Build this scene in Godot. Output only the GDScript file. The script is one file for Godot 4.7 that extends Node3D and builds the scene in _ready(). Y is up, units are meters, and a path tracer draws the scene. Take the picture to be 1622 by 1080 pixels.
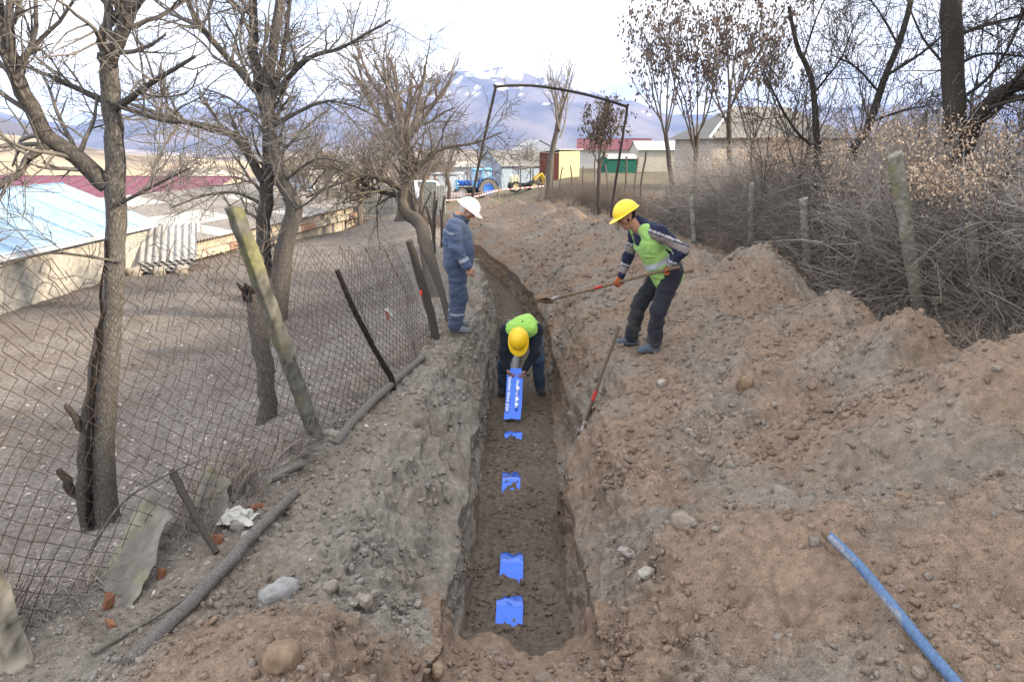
extends Node3D
# A water main trench being dug along a village fence.  x right, y up, camera looks along -z.

var rng := RandomNumberGenerator.new()
var n_big := FastNoiseLite.new()
var n_mid := FastNoiseLite.new()
var n_fine := FastNoiseLite.new()
var n_ridge := FastNoiseLite.new()
var n_cell := FastNoiseLite.new()
var M := {}
var taken := {}

func V(x: float, y: float, z: float) -> Vector3:
	return Vector3(x, y, z)

func ready_environment() -> void:
	var cam := Camera3D.new()
	cam.name = "camera"
	cam.fov = 52.3
	cam.near = 0.05
	cam.far = 20000.0
	add_child(cam)
	cam.position = Vector3(0, 2.3, 0)
	cam.rotation_degrees = Vector3(-15.7, 0, 0)
	cam.current = true
	var sun := DirectionalLight3D.new()
	sun.name = "sun"
	sun.light_energy = 1.3
	sun.light_color = Color(1.0, 0.93, 0.82)
	sun.light_angular_distance = 2.0
	sun.shadow_enabled = true
	add_child(sun)
	sun.position = Vector3(40, 14, 10)
	sun.look_at_from_position(Vector3(40, 18.0, 9), Vector3.ZERO, Vector3.UP)
	var we := WorldEnvironment.new()
	we.name = "world_environment"
	var e := Environment.new()
	e.background_mode = Environment.BG_SKY
	var sky := Sky.new()
	var pm := PanoramaSkyMaterial.new()
	pm.panorama = sky_texture()
	sky.sky_material = pm
	e.sky = sky
	e.background_energy_multiplier = 1.0
	e.tonemap_mode = Environment.TONE_MAPPER_LINEAR
	e.tonemap_exposure = 2.9
	e.fog_enabled = true
	e.fog_density = 0.00015
	e.fog_light_color = Color(0.62, 0.74, 1.0)
	e.sdfgi_enabled = true
	e.ssao_enabled = true
	e.ssil_enabled = true
	we.environment = e
	add_child(we)

func sky_texture() -> ImageTexture:
	# high thin overcast: white cloud with pale grey blue gaps
	var w := 1024
	var h := 512
	var a := FastNoiseLite.new()
	a.seed = 11
	a.frequency = 1.0
	a.fractal_octaves = 6
	a.fractal_gain = 0.52
	var b := FastNoiseLite.new()
	b.seed = 5
	b.frequency = 1.0
	b.fractal_octaves = 3
	var img := Image.create(w, h, false, Image.FORMAT_RGB8)
	for y in h:
		var el := (0.5 - (y + 0.5) / h) * PI
		for x in w:
			var az := (x + 0.5) / w * TAU
			var dx := cos(az) * cos(el)
			var dz := sin(az) * cos(el)
			var dy := maxf(sin(el), 0.0)
			var k := 1.0 / (dy + 0.22)
			var c := a.get_noise_2d(dx * k * 1.1, dz * k * 1.1) * 0.9 + b.get_noise_2d(dx * k * 0.5, dz * k * 0.5) * 0.6
			var t := smoothstep(-0.45, -0.02, c + 0.12)
			var thick := smoothstep(0.15, 0.6, c)
			var col := Color(0.58, 0.62, 0.68).lerp(Color(0.985, 0.985, 0.985), t)
			col = col.lerp(Color(0.66, 0.675, 0.70), thick * 0.8)
			img.set_pixel(x, y, col)
	return ImageTexture.create_from_image(img)

# ---------------------------------------------------------------- mesh helpers
class MB:
	var v := PackedVector3Array()
	var n := PackedVector3Array()
	var c := PackedColorArray()
	var ix := PackedInt32Array()
	func tri(a: int, b: int, d: int) -> void:
		ix.append(a)
		ix.append(d)
		ix.append(b)
	func add(p: Vector3, nn: Vector3, col := Color.WHITE) -> int:
		v.append(p)
		n.append(nn)
		c.append(col)
		return v.size() - 1
	func quad(a: Vector3, b: Vector3, d: Vector3, e: Vector3, col := Color.WHITE) -> void:
		var nn := (b - a).cross(d - a)
		if nn.length_squared() < 1e-16:
			nn = (d - a).cross(e - a)
		nn = nn.normalized()
		var i := add(a, nn, col)
		add(b, nn, col)
		add(d, nn, col)
		add(e, nn, col)
		tri(i, i + 1, i + 2)
		tri(i, i + 2, i + 3)
	func face3(a: Vector3, b: Vector3, d: Vector3, col := Color.WHITE) -> void:
		var nn := (b - a).cross(d - a).normalized()
		var i := add(a, nn, col)
		add(b, nn, col)
		add(d, nn, col)
		tri(i, i + 1, i + 2)
	func box(at: Vector3, size: Vector3, basis := Basis(), col := Color.WHITE) -> void:
		var h := size * 0.5
		var p: Array[Vector3] = []
		for i in 8:
			p.append(at + basis * Vector3(h.x if i & 1 else -h.x, h.y if i & 2 else -h.y, h.z if i & 4 else -h.z))
		quad(p[4], p[5], p[7], p[6], col)
		quad(p[1], p[0], p[2], p[3], col)
		quad(p[5], p[1], p[3], p[7], col)
		quad(p[0], p[4], p[6], p[2], col)
		quad(p[6], p[7], p[3], p[2], col)
		quad(p[0], p[1], p[5], p[4], col)
	func bevel_box(at: Vector3, size: Vector3, bev: float, basis := Basis(), col := Color.WHITE) -> void:
		# a box with chamfered edges
		var h := size * 0.5
		var b := minf(bev, minf(h.x, minf(h.y, h.z)) * 0.9)
		var q := func(x: float, y: float, z: float) -> Vector3: return at + basis * Vector3(x, y, z)
		for s in [-1.0, 1.0]:
			var f := [[q.call(s * h.x, -h.y + b, -h.z + b), q.call(s * h.x, h.y - b, -h.z + b), q.call(s * h.x, h.y - b, h.z - b), q.call(s * h.x, -h.y + b, h.z - b)],
				[q.call(-h.x + b, s * h.y, -h.z + b), q.call(-h.x + b, s * h.y, h.z - b), q.call(h.x - b, s * h.y, h.z - b), q.call(h.x - b, s * h.y, -h.z + b)],
				[q.call(-h.x + b, -h.y + b, s * h.z), q.call(h.x - b, -h.y + b, s * h.z), q.call(h.x - b, h.y - b, s * h.z), q.call(-h.x + b, h.y - b, s * h.z)]]
			for g in f:
				if s > 0:
					quad(g[0], g[1], g[2], g[3], col)
				else:
					quad(g[3], g[2], g[1], g[0], col)
			for t in [-1.0, 1.0]:
				_strip(q.call(s * h.x, t * (h.y - b), -h.z + b), q.call(s * h.x, t * (h.y - b), h.z - b), q.call(s * (h.x - b), t * h.y, h.z - b), q.call(s * (h.x - b), t * h.y, -h.z + b), at, col)
				_strip(q.call(s * h.x, -h.y + b, t * (h.z - b)), q.call(s * h.x, h.y - b, t * (h.z - b)), q.call(s * (h.x - b), h.y - b, t * h.z), q.call(s * (h.x - b), -h.y + b, t * h.z), at, col)
				_strip(q.call(-h.x + b, s * h.y, t * (h.z - b)), q.call(h.x - b, s * h.y, t * (h.z - b)), q.call(h.x - b, s * (h.y - b), t * h.z), q.call(-h.x + b, s * (h.y - b), t * h.z), at, col)
				for w in [-1.0, 1.0]:
					var a: Vector3 = q.call(s * h.x, t * (h.y - b), w * (h.z - b))
					var d: Vector3 = q.call(s * (h.x - b), t * h.y, w * (h.z - b))
					var e: Vector3 = q.call(s * (h.x - b), t * (h.y - b), w * h.z)
					if (d - a).cross(e - a).dot(a - at) > 0:
						face3(a, d, e, col)
					else:
						face3(a, e, d, col)
	func _strip(a: Vector3, b: Vector3, d: Vector3, e: Vector3, mid: Vector3, col: Color) -> void:
		if (b - a).cross(d - a).dot((a + d) * 0.5 - mid) > 0:
			quad(a, b, d, e, col)
		else:
			quad(e, d, b, a, col)
	func tube(pts: PackedVector3Array, rad: PackedFloat32Array, sides: int, col := Color.WHITE, caps := true, rough := 0.0, seed_ := 0) -> void:
		var m := pts.size()
		if m < 2:
			return
		var dir := (pts[1] - pts[0]).normalized()
		var u := dir.cross(Vector3.UP if absf(dir.y) < 0.9 else Vector3.RIGHT).normalized()
		var first := v.size()
		for i in m:
			var d2: Vector3
			if i == 0:
				d2 = dir
			elif i == m - 1:
				d2 = (pts[i] - pts[i - 1]).normalized()
			else:
				d2 = (pts[i + 1] - pts[i - 1]).normalized()
			u = (u - d2 * u.dot(d2)).normalized()
			var w := d2.cross(u)
			for k in sides:
				var t := TAU * k / sides
				var o := u * cos(t) + w * sin(t)
				var r := rad[i]
				if rough > 0.0:
					r *= 1.0 + rough * (sin(t * 2.0 + seed_ + i * 0.7) * 0.5 + sin(t * 3.0 + i * 1.9 + seed_ * 1.7) * 0.5)
				v.append(pts[i] + o * r)
				n.append(o)
				c.append(col)
		for i in m - 1:
			var a := first + i * sides
			var b := a + sides
			for k in sides:
				var k2 := (k + 1) % sides
				tri(a + k, a + k2, b + k2)
				tri(a + k, b + k2, b + k)
		if caps:
			for e in 2:
				var i0 := 0 if e == 0 else m - 1
				var dn := (pts[0] - pts[1]).normalized() if e == 0 else (pts[m - 1] - pts[m - 2]).normalized()
				var base := first + i0 * sides
				var cc := add(pts[i0], dn, col)
				var ring := v.size()
				for k in sides:
					add(v[base + k], dn, col)
				for k in sides:
					var k2 := (k + 1) % sides
					if e == 0:
						tri(cc, ring + k2, ring + k)
					else:
						tri(cc, ring + k, ring + k2)
	func smooth_from(first_v: int, first_i: int) -> void:
		for i in range(first_v, v.size()):
			n[i] = Vector3.ZERO
		var i := first_i
		while i < ix.size():
			var a := ix[i]
			var b := ix[i + 1]
			var d := ix[i + 2]
			var nn := (v[d] - v[a]).cross(v[b] - v[a])
			n[a] += nn
			n[b] += nn
			n[d] += nn
			i += 3
		for k in range(first_v, v.size()):
			n[k] = n[k].normalized()
	func lathe(at: Vector3, prof: PackedVector2Array, sides: int, basis := Basis(), col := Color.WHITE) -> void:
		# prof: (radius, height) from bottom to top
		var fv := v.size()
		var fi := ix.size()
		for p in prof:
			for k in sides:
				var t := TAU * k / sides
				add(at + basis * Vector3(p.x * cos(t), p.y, -p.x * sin(t)), Vector3.UP, col)
		for i in prof.size() - 1:
			for k in sides:
				var a := fv + i * sides
				var b := a + sides
				var k2 := (k + 1) % sides
				tri(a + k, a + k2, b + k2)
				tri(a + k, b + k2, b + k)
		smooth_from(fv, fi)
	func mesh() -> ArrayMesh:
		var arr := []
		arr.resize(Mesh.ARRAY_MAX)
		arr[Mesh.ARRAY_VERTEX] = v
		arr[Mesh.ARRAY_NORMAL] = n
		arr[Mesh.ARRAY_COLOR] = c
		arr[Mesh.ARRAY_INDEX] = ix
		var am := ArrayMesh.new()
		am.add_surface_from_arrays(Mesh.PRIMITIVE_TRIANGLES, arr)
		return am

func numbered(called: String) -> String:
	if not taken.has(called):
		taken[called] = 0
		return called
	taken[called] += 1
	return "%s_%03d" % [called, taken[called]]

func part(called: String, mesh: Mesh, mat: Material, parent: Node, at := Vector3.ZERO) -> MeshInstance3D:
	var o := MeshInstance3D.new()
	o.name = called
	o.mesh = mesh
	o.material_override = mat
	o.position = at
	parent.add_child(o, true)
	return o

func thing(called: String, label: String, category: String, at := Vector3.ZERO, turn := 0.0, group := "") -> Node3D:
	var o := Node3D.new()
	o.name = numbered(called)
	add_child(o)
	o.position = at
	o.rotation.y = turn
	tag(o, label, category, group)
	return o

func tag(o: Node, label: String, category: String, group := "") -> void:
	o.set_meta("label", label)
	o.set_meta("category", category)
	if group != "":
		o.set_meta("group", group)

func single(called: String, mesh: Mesh, mat: Material, label: String, category: String, at := Vector3.ZERO, group := "") -> MeshInstance3D:
	var o := part(numbered(called), mesh, mat, self, at)
	tag(o, label, category, group)
	return o

func structure(called: String, mesh: Mesh, mat: Material) -> MeshInstance3D:
	var o := part(numbered(called), mesh, mat, self)
	o.set_meta("kind", "structure")
	return o

func stuff_multi(called: String, mesh: Mesh, mat: Material, xf: Array, cols: Array, parent: Node, label := "", category := "") -> MultiMeshInstance3D:
	var mm := MultiMesh.new()
	mm.transform_format = MultiMesh.TRANSFORM_3D
	mm.use_colors = true
	mm.mesh = mesh
	mm.instance_count = xf.size()
	for i in xf.size():
		mm.set_instance_transform(i, xf[i])
		mm.set_instance_color(i, cols[i])
	var o := MultiMeshInstance3D.new()
	o.name = called
	o.multimesh = mm
	o.material_override = mat
	parent.add_child(o, true)
	o.set_meta("kind", "stuff")
	if label != "":
		o.set_meta("label", label)
		o.set_meta("category", category)
	return o

# ---------------------------------------------------------------- materials
func noise_image(size: int, seed_: int, freq: float, oct: int, type := FastNoiseLite.TYPE_SIMPLEX_SMOOTH, cellular := false) -> Image:
	var f := FastNoiseLite.new()
	f.seed = seed_
	f.noise_type = FastNoiseLite.TYPE_CELLULAR if cellular else type
	f.frequency = freq
	f.fractal_octaves = oct
	return f.get_seamless_image(size, size)

func ridge_image(size: int, seed_: int, freq: float, oct: int) -> Image:
	var f := FastNoiseLite.new()
	f.seed = seed_
	f.noise_type = FastNoiseLite.TYPE_SIMPLEX_SMOOTH
	f.frequency = freq
	f.fractal_type = FastNoiseLite.FRACTAL_RIDGED
	f.fractal_octaves = oct
	return f.get_seamless_image(size, size, true)

func grain_texture(size: int, layers: Array, lo: float, hi: float) -> Array:
	# layers: [image, weight]; gives a grey albedo texture and a height texture
	var data := []
	for l in layers:
		var im: Image = l[0]
		im.convert(Image.FORMAT_L8)
		data.append([im.get_data(), float(l[1])])
	var alb := PackedByteArray()
	var hei := PackedByteArray()
	alb.resize(size * size)
	hei.resize(size * size)
	for i in size * size:
		var s := 0.0
		for d in data:
			s += (d[0][i] / 255.0 - 0.5) * d[1]
		var t := clampf(0.5 + s, 0.0, 1.0)
		alb[i] = int(clampf(lerpf(lo, hi, t), 0.0, 1.0) * 255.0)
		hei[i] = int(t * 255.0)
	var ia := Image.create_from_data(size, size, false, Image.FORMAT_L8, alb)
	ia.convert(Image.FORMAT_RGB8)
	var ih := Image.create_from_data(size, size, false, Image.FORMAT_L8, hei)
	return [ImageTexture.create_from_image(ia), ih]

func mat(col: Color, rough := 0.9, metal := 0.0, vcol := false) -> StandardMaterial3D:
	var m := StandardMaterial3D.new()
	m.albedo_color = col.linear_to_srgb()
	m.roughness = rough
	m.metallic = metal
	m.metallic_specular = 0.3
	if vcol:
		m.vertex_color_use_as_albedo = true
	return m

func textured(m: StandardMaterial3D, tex: Array, per_metre: float, bump := 1.0) -> StandardMaterial3D:
	m.albedo_texture = tex[0]
	m.uv1_triplanar = true
	m.uv1_world_triplanar = true
	m.uv1_scale = Vector3.ONE * per_metre
	if bump > 0.0:
		var im: Image = tex[1].duplicate()
		im.convert(Image.FORMAT_RGBA8)
		im.bump_map_to_normal_map(bump)
		m.normal_enabled = true
		m.normal_texture = ImageTexture.create_from_image(im)
	return m

func ready_materials() -> void:
	var soil := grain_texture(512, [[noise_image(512, 1, 0.02, 5), 0.5], [noise_image(512, 2, 0.16, 3), 0.55], [noise_image(512, 3, 0.2, 1, FastNoiseLite.TYPE_SIMPLEX, true), 0.4]], 0.46, 1.0)
	var bark := grain_texture(512, [[ridge_image(512, 4, 0.02, 4), 0.9], [noise_image(512, 5, 0.14, 2), 0.5]], 0.34, 1.0)
	var stone := grain_texture(512, [[noise_image(512, 6, 0.01, 6), 0.8], [noise_image(512, 7, 0.2, 2), 0.4]], 0.66, 1.0)
	var cloth := grain_texture(256, [[noise_image(256, 8, 0.02, 4), 0.4], [noise_image(256, 9, 0.3, 1), 0.3]], 0.8, 1.0)
	M.tex_soil = soil
	M.tex_bark = bark
	M.tex_stone = stone
	M.tex_cloth = cloth
	M.soil = textured(mat(Color.WHITE, 1.0, 0.0, true), soil, 1.3, 7.0)
	M.soil.metallic_specular = 0.1
	M.clod = textured(mat(Color.WHITE, 1.0, 0.0, true), soil, 6.0, 3.0)
	M.clod.metallic_specular = 0.1
	M.rock = textured(mat(Color.WHITE, 0.92, 0.0, true), stone, 3.0, 3.0)
	M.far_ground = mat(Color.WHITE, 1.0, 0.0, true)
	M.far_ground.metallic_specular = 0.0
	M.bark = textured(mat(Color.WHITE, 0.95, 0.0, true), bark, 2.2, 12.0)
	M.bark.uv1_scale = Vector3(6.0, 1.5, 6.0)
	M.twig = mat(Color.WHITE, 0.95, 0.0, true)
	M.leaf = mat(Color.WHITE, 0.9, 0.0, true)
	M.concrete = textured(mat(Color.WHITE, 0.95, 0.0, true), stone, 2.6, 4.0)
	M.paint = mat(Color.WHITE, 0.55, 0.0, true)
	M.plain = textured(mat(Color.WHITE, 0.9, 0.0, true), stone, 1.1, 1.5)
	M.sheet = textured(mat(Color.WHITE, 0.5, 0.0, true), stone, 0.8, 0.6)
	M.rust = textured(mat(Color(0.07, 0.055, 0.05), 0.8, 0.2), stone, 6.0, 2.0)
	M.wire = mat(Color(0.075, 0.055, 0.048), 0.75, 0.2)
	M.steel_wire = mat(Color(0.22, 0.21, 0.2), 0.6, 0.3)
	M.wood = textured(mat(Color.WHITE, 0.85, 0.0, true), bark, 2.0, 2.0)
	M.wood.uv1_scale = Vector3(6, 6, 6)
	M.cloth = textured(mat(Color.WHITE, 0.95, 0.0, true), cloth, 5.0, 1.5)
	M.cloth.rim_enabled = true
	M.cloth.rim = 0.2
	M.skin = mat(Color.WHITE, 0.6, 0.0, true)
	M.skin.subsurf_scatter_enabled = true
	M.skin.subsurf_scatter_strength = 0.15
	M.plastic = mat(Color.WHITE, 0.38, 0.0, true)
	M.plastic.metallic_specular = 0.5
	M.rubber = mat(Color.WHITE, 0.9, 0.0, true)
	M.steel = mat(Color.WHITE, 0.5, 0.6, true)
	M.glass = mat(Color(0.05, 0.06, 0.07), 0.08)
	M.glass.metallic_specular = 0.6
	M.clear = mat(Color(0.55, 0.68, 0.75), 0.06)
	M.clear.transparency = BaseMaterial3D.TRANSPARENCY_ALPHA
	M.clear.albedo_color.a = 0.3
	M.white_print = mat(Color(0.8, 0.83, 0.86), 0.4)
	M.tape_dull = mat(Color.WHITE, 0.6, 0.0, true)
	M.worn_blue = textured(mat(Color.WHITE, 0.6, 0.0, true), stone, 9.0, 1.0)
	M.tape = mat(Color.WHITE, 0.2, 0.35, true)
	M.tape.metallic_specular = 0.6

# ---------------------------------------------------------------- ground
func tab(t: PackedVector2Array, x: float) -> float:
	if x <= t[0].x:
		return t[0].y
	for i in range(1, t.size()):
		if x < t[i].x:
			var k := (x - t[i - 1].x) / (t[i].x - t[i - 1].x)
			k = lerpf(k, k * k * (3.0 - 2.0 * k), 0.5)
			return lerpf(t[i - 1].y, t[i].y, k)
	return t[t.size() - 1].y

var T_cx := PackedVector2Array([Vector2(0, 0.02), Vector2(4, 0.04), Vector2(9, 0.12), Vector2(11, 0.16), Vector2(13, 0.04), Vector2(15, -0.2), Vector2(17, -0.52), Vector2(20, -1.15), Vector2(25, -2.5), Vector2(32, -4.2), Vector2(40, -6.5)])
var T_hw := PackedVector2Array([Vector2(3, 0.34), Vector2(5, 0.35), Vector2(6.5, 0.37), Vector2(9, 0.37), Vector2(12, 0.33), Vector2(40, 0.33)])
var T_sl := PackedVector2Array([Vector2(2.4, 0.4), Vector2(3.4, 0.66), Vector2(4.5, 0.66), Vector2(6.7, 0.5), Vector2(8.7, 0.24), Vector2(12, 0.2), Vector2(40, 0.25)])
var T_sr := PackedVector2Array([Vector2(2.5, 0.5), Vector2(4, 0.38), Vector2(5.5, 0.34), Vector2(6.2, 0.32), Vector2(8.5, 0.36), Vector2(12, 0.55), Vector2(16, 0.7), Vector2(40, 0.6)])
var T_notch := PackedVector2Array([Vector2(5.95, 0.0), Vector2(6.2, 0.22), Vector2(6.9, 0.2), Vector2(7.6, 0.06), Vector2(8.6, 0.0)])
var T_fy := PackedVector2Array([Vector2(0.5, 0.3), Vector2(1.6, 0.12), Vector2(2.6, -0.1), Vector2(3.3, -0.42), Vector2(3.75, -0.78), Vector2(4.1, -0.87), Vector2(9, -0.88), Vector2(11, -0.95), Vector2(20, -1.1), Vector2(30, -1.4), Vector2(35, -1.2), Vector2(36.5, 0.0)])
var T_xf := PackedVector2Array([Vector2(0, -3.3), Vector2(2.75, -2.3), Vector2(4.1, -1.62), Vector2(5.3, -1.5), Vector2(6.5, -1.2), Vector2(8.4, -0.97), Vector2(12, -1.25), Vector2(17, -2.0), Vector2(22, -3.0), Vector2(30, -5.0), Vector2(45, -9.0)])
var T_L := PackedVector2Array([Vector2(0, 0), Vector2(12, 0), Vector2(20, -0.1), Vector2(30, -0.5), Vector2(45, -1.25), Vector2(57, -1.75), Vector2(80, -2.1), Vector2(150, -5), Vector2(300, -13)])
var T_R := PackedVector2Array([Vector2(0, 0.1), Vector2(12, 0.1), Vector2(30, 0.0), Vector2(60, -0.25), Vector2(80, -0.25), Vector2(150, -2), Vector2(300, -11)])
var T_rx := PackedVector2Array([Vector2(0, 3.3), Vector2(10, 3.4), Vector2(12, 2.9), Vector2(16, 2.2), Vector2(20, 1.5), Vector2(28, 0.2), Vector2(36, -2.0)])
var BUMPS := [[0.9, 0.8, 0.8], [2.4, 0.7, 0.8], [4.35, 0.82, 0.62], [5.7, 0.66, 0.5], [7.2, 0.5, 0.55], [9.5, 0.72, 0.75], [11.4, 0.3, 0.7], [13.2, 0.42, 0.8], [16.0, 0.4, 1.2], [19.5, 0.45, 1.5], [24.0, 0.42, 2.4], [28.5, 0.4, 2.4], [33.0, 0.4, 1.6]]

func base_h(x: float, d: float) -> float:
	var lr := smoothstep(-1.0, 5.0, x)
	var y := lerpf(tab(T_L, d), tab(T_R, d), lr)
	var xf := tab(T_xf, d)
	# the yard beside the lane lies lower
	y -= (0.6 - 0.25 * smoothstep(25.0, 50.0, d)) * smoothstep(0.0, 1.0, (xf - x) / 2.4)
	if x < -14.0:
		y -= (-14.0 - x) * 0.035
	# hedge bank on the right, with the added shade hill out of frame behind it
	y += 0.35 * smoothstep(5.0, 6.6, x) * (1.0 - smoothstep(14.0, 20.0, d))
	return y

func spoil_h(x: float, d: float) -> float:
	if d > 37.0 or x > 6.0:
		return 0.0
	var xr := tab(T_rx, d)
	var cx := tab(T_cx, d)
	var hr := 0.2
	for b in BUMPS:
		var q: float = (d - b[0]) / b[2]
		if absf(q) < 3.0:
			hr += b[1] * exp(-q * q)
	hr = minf(hr, 1.05)
	hr *= 1.0 - smoothstep(33.0, 37.0, d)
	var lip := cx + 0.85
	var s := 0.0
	if x < xr:
		s = clampf((x - lip) / maxf(xr - lip, 0.4), 0.0, 1.0)
		s = pow(s, 1.35)
	else:
		s = clampf(1.0 - (x - xr) / 1.15, 0.0, 1.0)
		s = s * s * (3.0 - 2.0 * s)
	return hr * s

func land_h(x: float, d: float) -> float:
	var y := base_h(x, d)
	var sp := spoil_h(x, d)
	y += sp
	var wob := n_mid.get_noise_2d(x * 1.0, d * 1.0)
	if x > 0.4 and d < 40.0:
		y += wob * 0.10 * smoothstep(0.4, 1.3, x) * (1.0 - smoothstep(4.4, 5.4, x))
		y += (0.5 - absf(n_ridge.get_noise_2d(x * 1.3, d * 0.9))) * 0.10 * smoothstep(0.6, 1.4, x) * (1.0 - smoothstep(4.0, 4.8, x))
	if d < 6.0:
		# loose heap in the foreground, right: a crest with a hollow behind it
		var dc := 3.3 - 0.13 * (x - 1.6)
		var q := (d - dc) / 0.42
		y += 0.31 * exp(-q * q) * smoothstep(0.35, 1.2, x) * (1.0 - smoothstep(2.6, 3.6, x))
		q = (d - dc - 0.95) / 0.45
		y -= 0.2 * exp(-q * q) * smoothstep(0.9, 1.5, x) * (1.0 - smoothstep(2.2, 3.0, x))
		# loose heap, left
		var qx := (x + 0.95) / 0.62
		q = (d - 2.45) / 0.52
		y += 0.27 * exp(-q * q - qx * qx)
		y += 0.07 * (1.0 - smoothstep(2.2, 3.4, d)) * smoothstep(-2.2, -1.2, x)
	return y

func trench_params(d: float) -> PackedFloat32Array:
	# centre, half width of the floor, left slope, right slope, floor level
	var w := tab(T_hw, d)
	return PackedFloat32Array([tab(T_cx, d) + 0.03 * n_mid.get_noise_1d(d * 0.9), w + 0.05 * n_mid.get_noise_1d(d * 1.3 + 40.0), tab(T_sl, d) + 0.08 * n_mid.get_noise_1d(d * 1.4 + 90.0), tab(T_sr, d) + 0.1 * n_mid.get_noise_1d(d * 1.3 + 140.0), tab(T_fy, d), tab(T_notch, d)])

func ground_h(x: float, d: float) -> float:
	var y := land_h(x, d)
	if d > 36.6:
		return y
	var t := trench_params(d)
	var s := x - t[0]
	var wr := t[1] + t[5]
	if s < -t[1] - t[2] - 0.08 or s > wr + t[3] + 0.08:
		return y
	var fy := t[4]
	if d < 4.8:
		fy = tab(T_fy, d + 0.32 * n_mid.get_noise_2d(x * 1.1, 3.0) + 0.14 * n_mid.get_noise_2d(x * 3.0, d * 2.0))
	var fl := minf(fy + 0.03 * n_mid.get_noise_2d(x * 2.0, d * 2.0), y)
	var dep := y - fl
	if s < -t[1]:
		var k := (-t[1] - s - 0.08) / t[2]
		if k > 0.0:
			return y - dep * 0.5 * pow(1.0 - k, 1.9)
		return fl + dep * 0.5 * clampf((-t[1] - s) / 0.08, 0.0, 1.0)
	if s > wr:
		var k := (s - wr - 0.08) / t[3]
		if k > 0.0:
			return y - dep * 0.5 * pow(1.0 - k, 1.9)
		return fl + dep * 0.5 * clampf((s - wr) / 0.08, 0.0, 1.0)
	return fl

# the visible surface: ground_h with its lumps, spade marks and ruts
func surf(x: float, d: float, t: PackedFloat32Array) -> Vector3:
	var y := ground_h(x, d)
	var z := -d
	if d > 40.0 or x < -13.0 - d * 0.3 or x > 9.0 + d * 0.3:
		return Vector3(x, y + n_mid.get_noise_2d(x * 0.2, d * 0.2) * 0.12 * smoothstep(30.0, 60.0, d), z)
	var near := 1.0 - smoothstep(14.0, 40.0, d)
	var s := x - t[0]
	var wr := t[1] + t[5]
	var f1 := n_fine.get_noise_3d(x, y, z)
	var rg := 0.5 - absf(n_ridge.get_noise_3d(x * 2.6, y * 2.6, z * 2.6))
	var lump := n_cell.get_noise_3d(x * 2.0, y * 2.0, z * 2.0)
	var lf := s < 0.0
	var k := 0.0
	if s < -t[1]:
		k = -t[1] - s
	elif s > wr:
		k = s - wr
	var sl := t[2] if lf else t[3]
	var sg := 1.0 if lf else -1.0
	var amp := 0.03 if x > t[0] - 1.6 else 0.017
	# clods lie thicker in some patches of the spoil
	if x > 0.0:
		amp *= 0.8 + 1.1 * smoothstep(-0.2, 0.5, n_mid.get_noise_2d(x * 0.7 + 5.0, d * 0.7))
	var flat_o := f1 * amp * 2.2 + rg * amp * 1.2 + lump * amp * 1.7
	if x > t[0] + 0.8:
		flat_o += (0.35 - absf(n_ridge.get_noise_2d(x * 1.4 + 8.0, d * 4.0))) * 0.045 * smoothstep(0.8, 1.1, x - t[0])
	var floor_o := f1 * 0.035 + rg * 0.022 + lump * 0.03
	if d > 36.6 or k > sl + 0.08:
		y += flat_o * near
	elif k > 0.08:
		var e := sin(PI * (k - 0.08) / sl)
		var o := f1 * 0.09 + rg * 0.06 + lump * 0.12
		x += o * 0.6 * e * sg * near
		y += lerpf(flat_o, o, e) * near
	elif k > 0.0:
		var q := k / 0.08
		var o := f1 * 0.06 + lump * 0.06 + 0.04 * n_mid.get_noise_2d(z * 7.0, y * 0.8)
		x += o * sin(PI * q) * sg * near
		y += lerpf(floor_o, flat_o, q) * near
	else:
		y += floor_o * near
	return Vector3(x, y, z)

func on_surf(x: float, z: float) -> Vector3:
	var p := surf(x, -z, trench_params(-z))
	return Vector3(x, p.y, z)

func on_ground(x: float, z: float) -> Vector3:
	return Vector3(x, ground_h(x, -z), z)

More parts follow.
